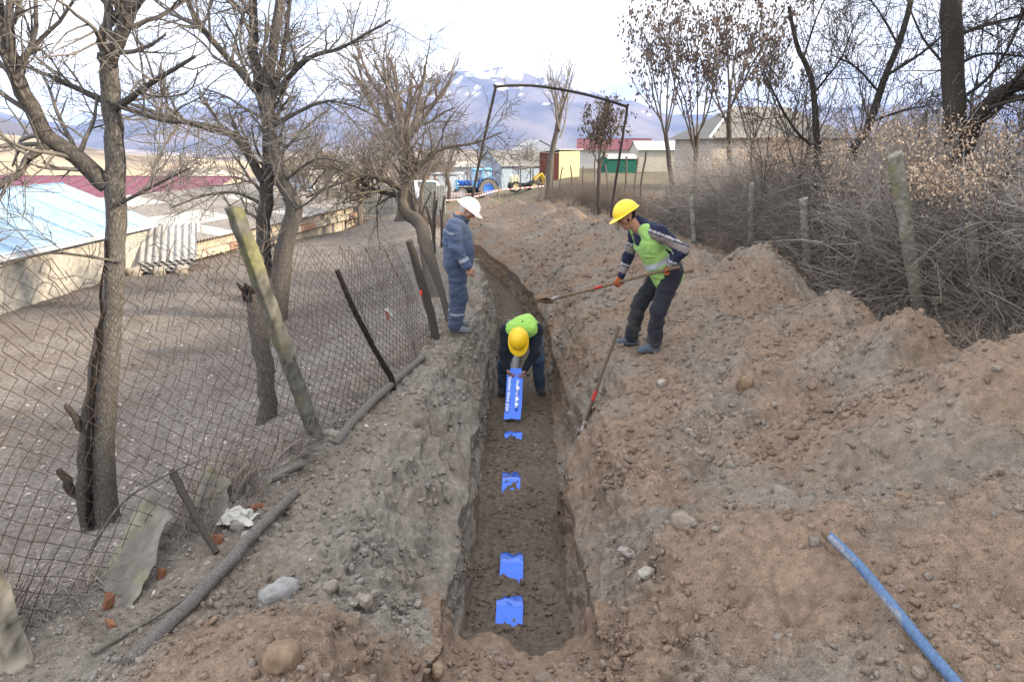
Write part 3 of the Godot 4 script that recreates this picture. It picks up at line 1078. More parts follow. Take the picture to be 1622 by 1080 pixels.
func person_shovelling() -> void:
	# man on the spoil, bending, with both gloved hands on a shovel
	var at := on_ground(1.5, -7.35)
	var t := thing("person", "man in striped jumper, green vest and yellow hard hat holding a shovel", "person", at)
	var g_far := ground_h(1.5 - 0.2, 7.35 + 0.38) - at.y
	var hipc := Vector3(0.2, 0.9, -0.1)
	var side := Vector3(0.25, 0, 1.0).normalized()     # his left, towards the camera
	var f := Vector3(-1.0, 0, 0.25).normalized()
	var S := Vector3(-0.08, 1.34, -0.06)
	var hip_l := hipc + side * 0.1
	var hip_r := hipc - side * 0.1
	var ank_l := Vector3(0.06, 0.1, 0.0)
	var ank_r := Vector3(-0.12, g_far + 0.1, -0.38)
	var knee_l := Vector3(0.09, 0.5, 0.03)
	var knee_r := Vector3(-0.07, 0.5 + g_far * 0.5, -0.28)
	var sh_l := S + side * 0.19 + Vector3(0.06, -0.01, 0)
	var sh_r := S - side * 0.17 + Vector3(-0.03, -0.03, 0)
	var el_l := Vector3(0.26, 1.17, 0.24)
	var grip_l := Vector3(0.10, 0.955, 0.21)
	var el_r := Vector3(-0.22, 1.02, -0.26)
	var grip_r := Vector3(-0.33, 0.755, -0.17)
	var bar := (grip_r - grip_l).normalized()
	var wr_l := grip_l + (el_l - grip_l).normalized() * 0.075
	var wr_r := grip_r + (el_r - grip_r).normalized() * 0.075
	var hc := Vector3(-0.29, 1.485, -0.03)
	var hf := Vector3(-0.86, -0.5, 0.12).normalized()
	var hu := Vector3(-0.5, 0.86, 0.0).normalized()
	var skin := Color(0.33, 0.17, 0.115)
	var body := [[hipc, S - Vector3(0, 0.1, 0), 0.12, 0.11], [sh_r, sh_l, 0.05, 0.05], [S, hc - hu * 0.06, 0.05, 0.052], [hip_r, knee_r, 0.08, 0.06], [knee_r, ank_r, 0.055, 0.04], [hip_l, knee_l, 0.08, 0.06], [knee_l, ank_l, 0.055, 0.04], [sh_r, el_r, 0.05, 0.04], [el_r, wr_r, 0.038, 0.028], [sh_l, el_l, 0.05, 0.04], [el_l, wr_l, 0.038, 0.028]]
	var b := part("body", flesh(body, 0.022, 0.04, one_colour(skin)), M.skin, t)
	part("head", flesh(head_prims(hc, hf, hu), 0.008, 0.022, face_colour(hc, hf, hu, skin, Color(0.02, 0.016, 0.014))), M.skin, b)
	var glove := func(p: Vector3) -> Color:
		return Color(0.40, 0.11, 0.035) if n_fine.get_noise_3dv(p * 3.0) > -0.12 else Color(0.05, 0.045, 0.04)
	part("glove", flesh(hand_prims(wr_l, grip_l - wr_l + bar * 0.02, bar.cross(side) * -1.0, bar, 1.15), 0.006, 0.01, glove), M.cloth, b)
	part("glove", flesh(hand_prims(wr_r, grip_r - wr_r, -side + Vector3.DOWN * 0.3, -bar, 1.15), 0.006, 0.01, glove), M.cloth, b)
	var jump := [[hipc + Vector3(-0.02, 0.1, 0), S - Vector3(-0.03, 0.08, 0), 0.145, 0.15], [sh_r + side * 0.03, sh_l - side * 0.03, 0.085, 0.088], [sh_r, S + Vector3(-0.02, 0.03, 0), 0.08, 0.085], [sh_l, S + Vector3(-0.02, 0.03, 0), 0.08, 0.085], [S + Vector3(-0.01, 0.0, 0), S + Vector3(-0.1, 0.085, 0), 0.085, 0.07], [sh_r, el_r, 0.07, 0.058], [el_r, wr_r, 0.056, 0.042], [sh_l, el_l, 0.074, 0.06], [el_l, wr_l, 0.058, 0.044]]
	part("jumper", flesh(jump, 0.013, 0.04, func(p: Vector3) -> Color: return stripes(p + Vector3(0, p.x * 0.35, 0), 1.0), 0.016, 5.5), M.cloth, t)
	# the vest: open sides, wrapped round the trunk
	var vest := [[hipc + Vector3(-0.01, -0.05, 0), S - Vector3(-0.07, 0.15, 0), 0.172, 0.166], [S + side * 0.095 + Vector3(-0.03, 0.0, 0), S + side * 0.11 + Vector3(0.04, -0.16, 0), 0.088, 0.1], [S - side * 0.095 + Vector3(-0.04, 0.0, 0), S - side * 0.11 + Vector3(0.02, -0.16, 0), 0.088, 0.1]]
	var ax := (S - hipc).normalized()
	var vc := func(p: Vector3) -> Color:
		var h := (p - hipc).dot(ax)
		if absf(h - 0.17) < 0.032:
			return Color(0.42, 0.45, 0.47)
		return Color(0.34, 0.58, 0.17) * (1.0 + 0.12 * n_fine.get_noise_3dv(p))
	part("vest", flesh(vest, 0.013, 0.05, vc, 0.022, 4.5), M.cloth, t)
	var tr := [[hipc + Vector3(-0.02, 0.06, 0), hipc, 0.14, 0.15], [hip_l, knee_l, 0.112, 0.088], [knee_l, ank_l + Vector3.UP * 0.01, 0.088, 0.082], [hip_r, knee_r, 0.112, 0.088], [knee_r, ank_r + Vector3.UP * 0.01, 0.088, 0.078]]
	part("trousers", flesh(tr, 0.014, 0.035, func(p: Vector3) -> Color: return Color(0.028, 0.031, 0.04).lerp(Color(0.075, 0.068, 0.062), smoothstep(0.0, 0.5, n_fine.get_noise_3dv(p * 0.6)) * smoothstep(0.75, 0.2, p.y)), 0.022, 5.0), M.cloth, t)
	shoe(ank_l, Vector3(-1, 0, 0.25), 0.0, Color(0.10, 0.125, 0.155), Color(0.05, 0.05, 0.05), t)
	shoe(ank_r, Vector3(-1, 0, 0.05), g_far, Color(0.10, 0.125, 0.155), Color(0.05, 0.05, 0.05), t)
	hard_hat(hc + hu * 0.045 - hf * 0.01, hf, hu, Color(0.80, 0.56, 0.02), t)
	# the shovel he holds
	var tip := grip_r + bar * 0.92
	var sv := thing("shovel", "long wooden handled shovel loaded with soil in the man's gloved hands", "shovel", at + tip)
	shovel(sv, grip_l - bar * 0.16 - tip, Vector3.ZERO, bar, Color(0.42, 0.30, 0.19), 0.42, Vector3.UP)
	var sl := blob_mesh(0.1, 3, 0.35, 21, Color(0.36, 0.25, 0.17))
	single("soil_heap", sl, M.clod, "small heap of brown soil lying on the lifted shovel blade", "soil", at + tip + bar * 0.19 + Vector3(0, 0.035, 0)).scale = Vector3(1.25, 0.55, 1.1)

# a round point shovel: handle from a to b, blade on from b along dir
func shovel(t: Node3D, a: Vector3, b: Vector3, dir: Vector3, wood: Color, red_at: float, up: Vector3) -> void:
	var mb := MB.new()
	var pts := PackedVector3Array()
	var rad := PackedFloat32Array()
	var sd := dir.cross(up).normalized()
	for k in 13:
		var q := k / 12.0
		pts.append(a.lerp(b, q) + sd * 0.006 * sin(q * 5.0) + up * 0.004 * sin(q * 7.0))
		rad.append(0.0165 + 0.0012 * sin(k * 2.0))
	mb.tube(pts, rad, 10, wood)
	part("handle", mb.mesh(), M.wood, t)
	mb = MB.new()
	var c0 := a.lerp(b, 1.0 - red_at)
	mb.tube(PackedVector3Array([c0, c0 + (b - a).normalized() * 0.11]), PackedFloat32Array([0.0185, 0.0185]), 10, Color(0.38, 0.03, 0.03), false)
	part("painted_band", mb.mesh(), M.paint, t)
	mb = MB.new()
	mb.tube(PackedVector3Array([b - dir * 0.07, b + dir * 0.04, b + dir * 0.09]), PackedFloat32Array([0.021, 0.022, 0.014]), 10, Color(0.30, 0.30, 0.30))
	part("socket", mb.mesh(), M.steel, t)
	mb = MB.new()
	var n := sd.cross(dir).normalized()
	var cols := 8
	var rows := 9
	for s in 2:
		for r in rows + 1:
			var q := float(r) / rows
			var w := 0.115 * (1.0 if q < 0.55 else sqrt(maxf(1.0 - pow((q - 0.55) / 0.45, 2.0), 0.0)))
			if q < 0.08:
				w *= 0.86 + q * 1.75
			for c in cols + 1:
				var x := (c / float(cols) * 2.0 - 1.0)
				var dish := 0.035 * x * x + 0.02 * q * q
				mb.add(b + dir * (0.05 + q * 0.28) + sd * x * w + n * (dish - (0.0025 if s else 0.0)), n if s == 0 else -n, Color(0.17, 0.14, 0.115))
	var one := (rows + 1) * (cols + 1)
	for s in 2:
		for r in rows:
			for c in cols:
				var i := s * one + r * (cols + 1) + c
				if s == 0:
					mb.tri(i, i + 1, i + cols + 2)
					mb.tri(i, i + cols + 2, i + cols + 1)
				else:
					mb.tri(i, i + cols + 2, i + 1)
					mb.tri(i, i + cols + 1, i + cols + 2)
	part("blade", mb.mesh(), M.steel, t)

func person_stooping() -> void:
	# man standing in the trench, bent double over the marker tape
	var at := on_ground(0.12, -8.72)
	at.y -= 0.01
	var t := thing("person", "man in bright green vest and yellow hard hat stooping inside the trench", "person", at)
	var skin := Color(0.30, 0.16, 0.11)
	var hipc := Vector3(0.07, 0.86, -0.2)
	var S := Vector3(0.0, 0.93, 0.24)
	var hip_r := hipc + Vector3(-0.11, -0.02, 0)
	var hip_l := hipc + Vector3(0.11, -0.02, 0)
	var ank_r := Vector3(-0.24, 0.09, -0.02)
	var ank_l := Vector3(0.25, 0.09, -0.04)
	var knee_r := Vector3(-0.225, 0.47, 0.05)
	var knee_l := Vector3(0.22, 0.47, 0.04)
	var sh_r := S + Vector3(-0.19, 0.0, 0)
	var sh_l := S + Vector3(0.19, 0.01, 0)
	var el_r := Vector3(-0.225, 0.68, 0.36)
	var el_l := Vector3(0.17, 0.68, 0.38)
	var wr_r := Vector3(-0.185, 0.50, 0.45)
	var wr_l := Vector3(0.045, 0.50, 0.46)
	var hc := Vector3(-0.04, 0.855, 0.43)
	var hf := Vector3(0.0, -0.93, 0.36).normalized()
	var hu := Vector3(-0.02, 0.36, 0.93).normalized()
	var body := [[hipc, S, 0.13, 0.13], [sh_r, sh_l, 0.07, 0.07], [S, hc - hu * 0.06, 0.06, 0.056], [hip_r, knee_r, 0.075, 0.058], [knee_r, ank_r, 0.055, 0.04], [hip_l, knee_l, 0.075, 0.058], [knee_l, ank_l, 0.055, 0.04], [sh_r, el_r, 0.05, 0.04], [el_r, wr_r, 0.038, 0.028], [sh_l, el_l, 0.05, 0.04], [el_l, wr_l, 0.038, 0.028]]
	var b := part("body", flesh(body, 0.022, 0.04, one_colour(skin)), M.skin, t)
	part("head", flesh(head_prims(hc, hf, hu), 0.008, 0.022, face_colour(hc, hf, hu, skin, Color(0.02, 0.016, 0.014))), M.skin, b)
	part("hand", flesh(hand_prims(wr_r, Vector3(0.35, -0.9, 0.2), Vector3(0.9, 0.3, 0), Vector3(0, 0, 1), 0.9), 0.006, 0.009, one_colour(skin)), M.skin, b)
	part("hand", flesh(hand_prims(wr_l, Vector3(-0.3, -0.9, 0.2), Vector3(-0.9, 0.3, 0), Vector3(0, 0, 1), 0.9), 0.006, 0.009, one_colour(skin)), M.skin, b)
	var dark := Color(0.014, 0.016, 0.024)
	var jump := [[hipc + Vector3(0, 0.0, 0.05), S, 0.14, 0.14], [sh_r, sh_l, 0.085, 0.085], [S, hc - hu * 0.07, 0.075, 0.07], [sh_r, el_r, 0.076, 0.066], [el_r, wr_r, 0.064, 0.047], [sh_l, el_l, 0.076, 0.066], [el_l, wr_l, 0.064, 0.047]]
	part("jumper", flesh(jump, 0.014, 0.04, one_colour(dark), 0.012, 5.0), M.cloth, t)
	var vest := [[hipc + Vector3(0, 0.02, 0.0), S + Vector3(0, 0.0, -0.06), 0.16, 0.165], [S + Vector3(-0.11, 0.02, 0.02), S + Vector3(0.12, 0.02, 0.02), 0.105, 0.105], [hipc + Vector3(0.1, -0.06, 0.02), hipc + Vector3(0.12, -0.16, 0.06), 0.09, 0.08]]
	part("vest", flesh(vest, 0.013, 0.05, func(p: Vector3) -> Color:
		if p.x > 0.16 and p.y < 0.86 and p.z < 0.1 and absf(fposmod(p.y + p.z * 0.5, 0.1) - 0.05) < 0.02:
			return Color(0.12, 0.14, 0.08)
		return Color(0.36, 0.66, 0.13) * (1.0 + 0.1 * n_fine.get_noise_3dv(p)), 0.022, 4.5), M.cloth, t)
	var tr := [[hipc + Vector3(0, 0.0, 0.06), hipc - Vector3(0, 0.03, 0), 0.13, 0.14], [hip_r, knee_r, 0.105, 0.082], [knee_r, ank_r + Vector3.UP * 0.01, 0.082, 0.074], [hip_l, knee_l, 0.105, 0.082], [knee_l, ank_l + Vector3.UP * 0.01, 0.082, 0.074]]
	part("trousers", flesh(tr, 0.014, 0.035, func(p: Vector3) -> Color: return Color(0.045, 0.075, 0.125) * (1.0 + 0.35 * n_fine.get_noise_3dv(p * 0.8)), 0.02, 5.0), M.cloth, t)
	shoe(ank_r, Vector3(-0.2, 0, 1), 0.0, Color(0.05, 0.05, 0.055), Color(0.03, 0.03, 0.03), t)
	shoe(ank_l, Vector3(0.25, 0, 1), 0.0, Color(0.05, 0.05, 0.055), Color(0.03, 0.03, 0.03), t)
	hard_hat(hc + hu * 0.045 - hf * 0.01, hf, hu, Color(0.78, 0.50, 0.015), t)

# ---------------------------------------------------------------- stones
func blob_mesh(r: float, div: int, rough: float, seed_: int, col: Color, squash := Vector3.ONE) -> ArrayMesh:
	# an irregular lump from a subdivided cube
	var mb := MB.new()
	var f := FastNoiseLite.new()
	f.seed = seed_
	f.frequency = 0.9
	f.fractal_octaves = 3
	var map := {}
	var get_v := func(p: Vector3) -> int:
		var key := p.snapped(Vector3.ONE * 0.001)
		if map.has(key):
			return map[key]
		var u := p.normalized()
		# facets: pull towards a few random planes
		var k := 1.0 + rough * f.get_noise_3dv(u * 1.6 + Vector3.ONE * seed_)
		var box := maxf(absf(u.x), maxf(absf(u.y), absf(u.z)))
		k *= lerpf(1.0, 0.8 / box, 0.35)
		var i := mb.add(u * r * k * squash, u, col)
		map[key] = i
		return i
	for ax in 3:
		for s in [-1.0, 1.0]:
			for i in div:
				for j in div:
					var q := func(a: int, b: int) -> Vector3:
						var x := a * 2.0 / div - 1.0
						var y := b * 2.0 / div - 1.0
						if ax == 0:
							return Vector3(s, x, y)
						if ax == 1:
							return Vector3(y, s, x)
						return Vector3(x, y, s)
					var a: int = get_v.call(q.call(i, j))
					var b: int = get_v.call(q.call(i + 1, j))
					var c: int = get_v.call(q.call(i + 1, j + 1))
					var d: int = get_v.call(q.call(i, j + 1))
					if s > 0:
						mb.tri(a, b, c)
						mb.tri(a, c, d)
					else:
						mb.tri(a, c, b)
						mb.tri(a, d, c)
	mb.smooth_from(0, 0)
	return mb.mesh()

# ---------------------------------------------------------------- loose soil, stones, litter
func scatter_soil() -> void:
	var ground := get_node("ground")
	rng.seed = 71
	var kinds := []
	for k in 4:
		kinds.append(blob_mesh(1.0, 2, 0.7, 30 + k, Color.WHITE, Vector3(1.0, 0.75, 0.85)))
	var xf := [[], [], [], []]
	var cl := [[], [], [], []]
	var zones := [
		# x0, x1, d0, d1, count, smallest, largest
		[0.5, 4.6, 1.7, 4.5, 32000, 0.003, 0.025], [0.6, 4.8, 4.5, 9.5, 30000, 0.005, 0.036], [0.2, 4.6, 9.5, 22.0, 15000, 0.008, 0.055],
		[-1.9, 0.6, 1.7, 3.3, 15000, 0.003, 0.026], [-1.7, -0.5, 3.0, 7.0, 11000, 0.003, 0.03], [-1.2, -0.2, 7.0, 16.0, 4000, 0.008, 0.035],
		[-0.4, 0.5, 3.9, 12.0, 9000, 0.004, 0.026], [-6.0, -1.6, 2.4, 9.0, 9000, 0.005, 0.018], [-9.0, -2.0, 9.0, 26.0, 4000, 0.01, 0.035], [-3.0, 4.0, 22.0, 40.0, 2500, 0.02, 0.07]]
	for z in zones:
		for i in z[4]:
			var d: float = z[2] * pow(z[3] / z[2], rng.randf())
			var x := rng.randf_range(z[0], z[1])
			var dens := n_mid.get_noise_2d(x * 0.9 + 17.0, d * 0.9) * 0.8 + n_fine.get_noise_2d(x * 0.6, d * 0.6) * 0.5
			if dens < rng.randf_range(-0.5, 0.25):
				continue
			var u := rng.randf()
			var r: float = z[5] * pow(z[6] / z[5], pow(u, 6.5))
			var p := on_surf(x, -d)
			p.y += r * 0.2
			var b := Basis.from_euler(Vector3(rng.randf() * TAU, rng.randf() * TAU, rng.randf() * TAU)).scaled_local(Vector3(rng.randf_range(0.8, 1.3), rng.randf_range(0.7, 1.0), 1.0) * r)
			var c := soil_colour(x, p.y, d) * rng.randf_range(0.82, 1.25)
			if rng.randf() < 0.12:
				c = c.lerp(Color(0.45, 0.41, 0.37), 0.65)
			var k := rng.randi() % 4
			xf[k].append(Transform3D(b, p))
			cl[k].append(c)
	for k in 4:
		stuff_multi("clods", kinds[k], M.clod, xf[k], cl[k], ground)
	# dry leaves and straw in the yard and under the fence
	var mb := MB.new()
	mb.quad(Vector3(-0.5, 0, -0.25), Vector3(-0.45, 0.03, 0.3), Vector3(0.05, 0.14, 0.28), Vector3(0.0, 0.1, -0.3))
	mb.quad(Vector3(0.0, 0.1, -0.3), Vector3(0.05, 0.14, 0.28), Vector3(0.5, 0.0, 0.05), Vector3(0.5, 0.02, -0.1))
	var leaf := mb.mesh()
	var lx := []
	var lc := []
	for i in 9000:
		var d := 2.3 * pow(11.0, rng.randf())
		var xf0 := tab(T_xf, d)
		var x := xf0 - 0.05 + 0.3 * rng.randfn() - pow(rng.randf(), 1.5) * minf(6.0, d * 0.8)
		var p := on_surf(x, -d)
		p.y += 0.004
		var s := rng.randf_range(0.014, 0.05) * (0.7 if d < 5.0 else 1.0)
		var long := 1.0 if rng.randf() < 0.6 else 0.2
		lx.append(Transform3D(Basis.from_euler(Vector3(rng.randfn() * 0.3, rng.randf() * TAU, rng.randfn() * 0.3)).scaled_local(Vector3(s, s, s * long)), p))
		var t := rng.randf()
		lc.append(Color(0.24, 0.2, 0.175).lerp(Color(0.46, 0.41, 0.36), t * t))
	stuff_multi("leaf_litter", leaf, M.leaf, lx, lc, self, "grey and straw coloured leaf litter strewn over the fenced yard", "leaf litter")

func stone(x: float, d: float, r: float, seed_: int, col: Color, label: String, sink := 0.35, squash := Vector3(1.25, 0.75, 0.9), group := "") -> void:
	var p := on_surf(x, -d)
	var o := single("stone", blob_mesh(r, 6, 0.3, seed_, col * Color(0.84, 0.8, 0.76), squash), M.rock, label, "stone", p + Vector3(0, r * squash.y * (1.0 - 2.0 * sink), 0), group)
	o.rotation.y = seed_ * 1.7
	o.scale = Vector3.ONE * 0.82

func build_stones() -> void:
	var pale := Color(0.42, 0.39, 0.35)
	var brown := Color(0.36, 0.27, 0.20)
	stone(0.97, 3.5, 0.085, 101, Color(0.37, 0.32, 0.27), "large dusty grey-brown stone on the spoil right of the trench mouth")
	stone(0.735, 3.32, 0.05, 102, Color(0.55, 0.52, 0.49), "white stone low on the right trench shoulder below the dusty boulder")
	stone(0.70, 3.72, 0.055, 103, Color(0.5, 0.47, 0.44), "flat white stone on the right trench shoulder", 0.3, Vector3(1.4, 0.5, 0.8))
	stone(-1.21, 3.12, 0.1, 104, Color(0.44, 0.45, 0.46), "rounded pale blue-grey stone beside the lying grey pole", 0.3, Vector3(1.35, 0.7, 0.85))
	stone(-0.78, 3.15, 0.055, 105, Color(0.4, 0.36, 0.31), "grey stone lodged in the crumbling end of the left bank")
	stone(-0.98, 3.25, 0.05, 106, Color(0.42, 0.38, 0.33), "pale stone on the left bank beside the loose brown heap")
	stone(1.60, 3.02, 0.045, 107, brown, "brown stone touching the tip of the blue painted handle")
	stone(1.53, 3.1, 0.04, 108, Color(0.33, 0.29, 0.26), "grey stone behind the tip of the blue painted handle")
	stone(-0.93, 2.36, 0.08, 109, brown, "large brown clod on the loose heap left of the trench mouth", 0.35, Vector3(1.2, 0.85, 1.0))
	stone(-0.35, 2.72, 0.045, 110, brown, "small brown clod on the fill at the trench mouth")
	stone(0.16, 2.95, 0.05, 111, Color(0.30, 0.25, 0.21), "dark flat stone on the fill at the trench mouth", 0.4, Vector3(1.3, 0.6, 1.0))
	stone(1.78, 4.1, 0.075, 112, Color(0.34, 0.3, 0.27), "flat grey slab of stone in the hollow of the spoil", 0.4, Vector3(1.7, 0.5, 0.9))
	stone(2.1, 3.75, 0.06, 113, Color(0.47, 0.44, 0.41), "long white stone in the hollow of the spoil", 0.4, Vector3(1.8, 0.5, 0.7))
	stone(2.16, 3.45, 0.05, 114, brown, "brown cobble in the hollow of the spoil")
	stone(2.1, 4.75, 0.06, 115, Color(0.35, 0.28, 0.22), "brown lump in the middle of the spoil slope")
	stone(2.0, 5.6, 0.09, 116, Color(0.33, 0.24, 0.17), "cluster of broken brown clods on the spoil slope", 0.3, Vector3(1.0, 1.0, 0.8))
	stone(1.45, 6.35, 0.06, 117, Color(0.52, 0.48, 0.44), "white stone on the spoil near the shoveller's feet")
	stone(0.96, 6.25, 0.055, 118, Color(0.47, 0.44, 0.4), "pale stone on the ledge beside the stuck shovel")
	stone(-1.27, 6.35, 0.075, 119, Color(0.42, 0.38, 0.34), "flat pale stone beside the upper lying pole", 0.3, Vector3(1.4, 0.5, 0.9))
	stone(-1.5, 5.35, 0.07, 120, pale, "rounded stone at the foot of the leaning concrete post")
	stone(-1.62, 5.2, 0.06, 121, Color(0.4, 0.38, 0.36), "second stone at the foot of the leaning concrete post")
	stone(-0.98, 8.6, 0.1, 122, Color(0.42, 0.37, 0.33), "pale stone behind the standing man's heels", 0.3, Vector3(1.2, 0.6, 0.9))
	stone(-1.72, 3.9, 0.075, 123, Color(0.38, 0.36, 0.35), "grey stone among dead twigs by the slate pieces")
	stone(-1.62, 3.78, 0.045, 124, Color(0.5, 0.48, 0.44), "small white stone among dead twigs by the slate pieces")
	stone(-1.72, 4.72, 0.05, 125, Color(0.4, 0.39, 0.38), "small grey stone at the top end of the nearer lying pole")
	rng.seed = 900
	for i in 46:
		var d := rng.randf_range(2.1, 9.0)
		var x := rng.randf_range(0.9, 3.3)
		if i % 6 == 0:
			x = rng.randf_range(-1.4, -0.9)
			d = rng.randf_range(3.3, 6.6)
		stone(x, d, rng.randf_range(0.016, 0.036), 300 + i, brown.lerp(pale, rng.randf()), "small loose stone lying on the dug soil" if x > 0 else "small loose stone lying on the grey left bank", 0.3, Vector3(1.2, 0.75, 0.9), "small loose stones")

# ---------------------------------------------------------------- trees
func spline(p: Array, per: int, jit := 0.0) -> PackedVector3Array:
	var out := PackedVector3Array()
	for i in p.size() - 1:
		var a: Vector3 = p[maxi(i - 1, 0)]
		var b: Vector3 = p[i]
		var c: Vector3 = p[i + 1]
		var d: Vector3 = p[mini(i + 2, p.size() - 1)]
		for k in per:
			var q := b.cubic_interpolate(c, a, d, float(k) / per)
			if k > 0:
				q += Vector3(rng.randfn(), rng.randfn() * 0.4, rng.randfn()) * jit
			out.append(q)
	out.append(p[p.size() - 1])
	return out

func taper(n: int, r0: float, r1: float, flare := 0.0) -> PackedFloat32Array:
	var r := PackedFloat32Array()
	for i in n:
		var t := i / maxf(n - 1, 1)
		r.append(lerpf(r0, r1, t) * (1.0 + flare * exp(-t * 14.0)))
	return r

func rnd3() -> Vector3:
	return Vector3(rng.randfn(), rng.randfn(), rng.randfn()) * 0.577

func branch(mb: MB, p: Vector3, dir: Vector3, length: float, r: float, lvl: int, o: Dictionary) -> void:
	var nseg := clampi(int(length / o.seg), 3, 8)
	var pts := PackedVector3Array()
	var rad := PackedFloat32Array()
	var q := p
	var dd := dir.normalized()
	for i in nseg + 1:
		var t := float(i) / nseg
		pts.append(q)
		rad.append(maxf(r * lerpf(1.0, 0.4, t), o.min_r))
		dd = (dd + rnd3() * o.gnarl + Vector3.UP * o.up).normalized()
		q += dd * length / nseg
	var sides := 7 if r > 0.04 else (5 if r > 0.014 else 3)
	mb.tube(pts, rad, sides, (o.col as Color) * rng.randf_range(0.85, 1.15), false)
	if o.has("tips") and lvl >= o.maxl - 1:
		o.tips.append(pts[nseg])
		o.tips.append(pts[nseg / 2])
	if lvl >= o.maxl:
		return
	var kids: int = o.kids[lvl]
	for k in kids:
		var t := lerpf(0.22, 1.0, (k + rng.randf()) / kids)
		var fi := t * nseg
		var i := mini(int(fi), nseg - 1)
		var pos := pts[i].lerp(pts[i + 1], fi - i)
		var ax := (pts[i + 1] - pts[i]).normalized()
		var sd := rnd3()
		sd = (sd - ax * sd.dot(ax)).normalized()
		var a := rng.randf_range(o.spread0, o.spread1)
		branch(mb, pos, ax * cos(a) + sd * sin(a), length * rng.randf_range(0.38, 0.72) * (1.15 - 0.45 * t), lerpf(rad[i], rad[i + 1], fi - i) * 0.62, lvl + 1, o)

# a hero tree: an explicit trunk and limbs, each limb feathered with its own twigs
func tree_from(called: String, label: String, trunk: Array, r0: float, r1: float, limbs: Array, opt: Dictionary, group := "") -> Node3D:
	var base: Vector3 = trunk[0]
	var t := thing(called, label, "tree", base, 0.0, group)
	var col: Color = opt.get("bark", Color(0.19, 0.155, 0.13))
	var mb := MB.new()
	var tp := []
	for p in trunk:
		tp.append(p - base)
	tp[0] -= Vector3(0, 0.12, 0)
	var sp := spline(tp, 5, r0 * 0.05)
	mb.tube(sp, taper(sp.size(), r0, r1, opt.get("flare", 0.35)), 14, col, true, 0.07, int(base.x * 10.0))
	part("trunk", mb.mesh(), M.bark, t)
	opt.col = col * 0.45
	for l in limbs:
		var lp := []
		for p in l[0]:
			lp.append(p - base)
		var ls := spline(lp, 4, l[1] * 0.12)
		mb = MB.new()
		var lr := taper(ls.size(), l[1], l[2])
		mb.tube(ls, lr, 10, col * 0.75, true, 0.06, 3)
		var limb := part("limb", mb.mesh(), M.bark, t)
		mb = MB.new()
		var total := 0.0
		for i in ls.size() - 1:
			total += ls[i].distance_to(ls[i + 1])
		var n := int(total * opt.get("density", 7.0)) + 3
		for k in n:
			var i := rng.randi_range(1, ls.size() - 2)
			var pos := ls[i].lerp(ls[i + 1], rng.randf())
			var ax := (ls[i + 1] - ls[i]).normalized()
			var sd := rnd3()
			sd = (sd - ax * sd.dot(ax)).normalized()
			var a := rng.randf_range(0.5, 1.3)
			branch(mb, pos, ax * cos(a) + sd * sin(a) + Vector3.UP * 0.15, rng.randf_range(0.25, 0.8) * opt.get("reach", 1.0), minf(lr[i] * 0.5, 0.018 * opt.get("reach", 1.0)), 0, opt)
		part("twigs", mb.mesh(), M.twig, limb)
	return t

func generic_tree(called: String, label: String, at: Vector3, h: float, r: float, opt: Dictionary, group := "") -> Node3D:
	# a bare tree whose limbs fan out from a short trunk
	var t := thing(called, label, "tree", at, 0.0, group)
	var col: Color = opt.get("bark", Color(0.2, 0.17, 0.145))
	opt.col = col * 0.62
	var fork: float = opt.get("fork", 0.35)
	var lean: Vector3 = opt.get("lean", Vector3.ZERO)
	var mb := MB.new()
	var top := Vector3(rng.randfn() * 0.08 * h * fork, h * fork, rng.randfn() * 0.08 * h * fork) + lean
	var sp := spline([Vector3(0, -0.1, 0), top * 0.5 + rnd3() * r, top], 4, r * 0.1)
	mb.tube(sp, taper(sp.size(), r, r * 0.72, 0.4), 9, col, true, 0.06, 2)
	part("trunk", mb.mesh(), M.bark, t)
	mb = MB.new()
	var n: int = opt.get("limbs", 6)
	for k in n:
		var a := TAU * (k + rng.randf() * 0.6) / n
		var tilt: float = rng.randf_range(opt.get("tilt0", 0.3), opt.get("tilt1", 0.85)) if k > 0 else 0.08
		var dir := Vector3(cos(a) * sin(tilt), cos(tilt), sin(a) * sin(tilt))
		branch(mb, top - Vector3(0, rng.randf() * h * fork * 0.3, 0) * (1.0 if k > 1 else 0.0), dir, h * (1.0 - fork) * rng.randf_range(0.5, 0.72), r * rng.randf_range(0.28, 0.42), 0, opt)
	part("crown", mb.mesh(), M.twig, t)
	if opt.has("tips"):
		mb = MB.new()
		for p in opt.tips:
			for j in opt.get("keys", 9):
				var q: Vector3 = p + rnd3() * opt.get("key_spread", 0.16) + Vector3.DOWN * rng.randf() * 0.12
				var ax := rnd3().normalized()
				var dn: Vector3 = (Vector3.DOWN + rnd3() * 0.6).normalized() * rng.randf_range(0.06, 0.14) * opt.get("key_size", 1.0)
				var sd: Vector3 = ax.cross(dn).normalized() * dn.length() * 0.26
				var c := Color(0.10, 0.075, 0.06) * rng.randf_range(0.6, 1.9)
				mb.quad(q - sd * 0.4, q + dn * 0.5 - sd, q + dn, q + dn * 0.5 + sd, c)
		part("seed_clusters", mb.mesh(), M.leaf, t)
	return t

func dup(o: Node3D, at: Vector3, turn: float, s: float, label := "") -> Node3D:
	var c: Node3D = o.duplicate()
	var n := String(o.name)
	var at3 := n.length() - 4
	if at3 > 0 and n[at3] == "_" and n.substr(at3 + 1).is_valid_int():
		n = n.substr(0, at3)
	c.name = numbered(n)
	add_child(c)
	c.position = at
	c.rotation.y = turn
	c.scale = Vector3.ONE * s
	if label != "":
		c.set_meta("label", label)
	return c

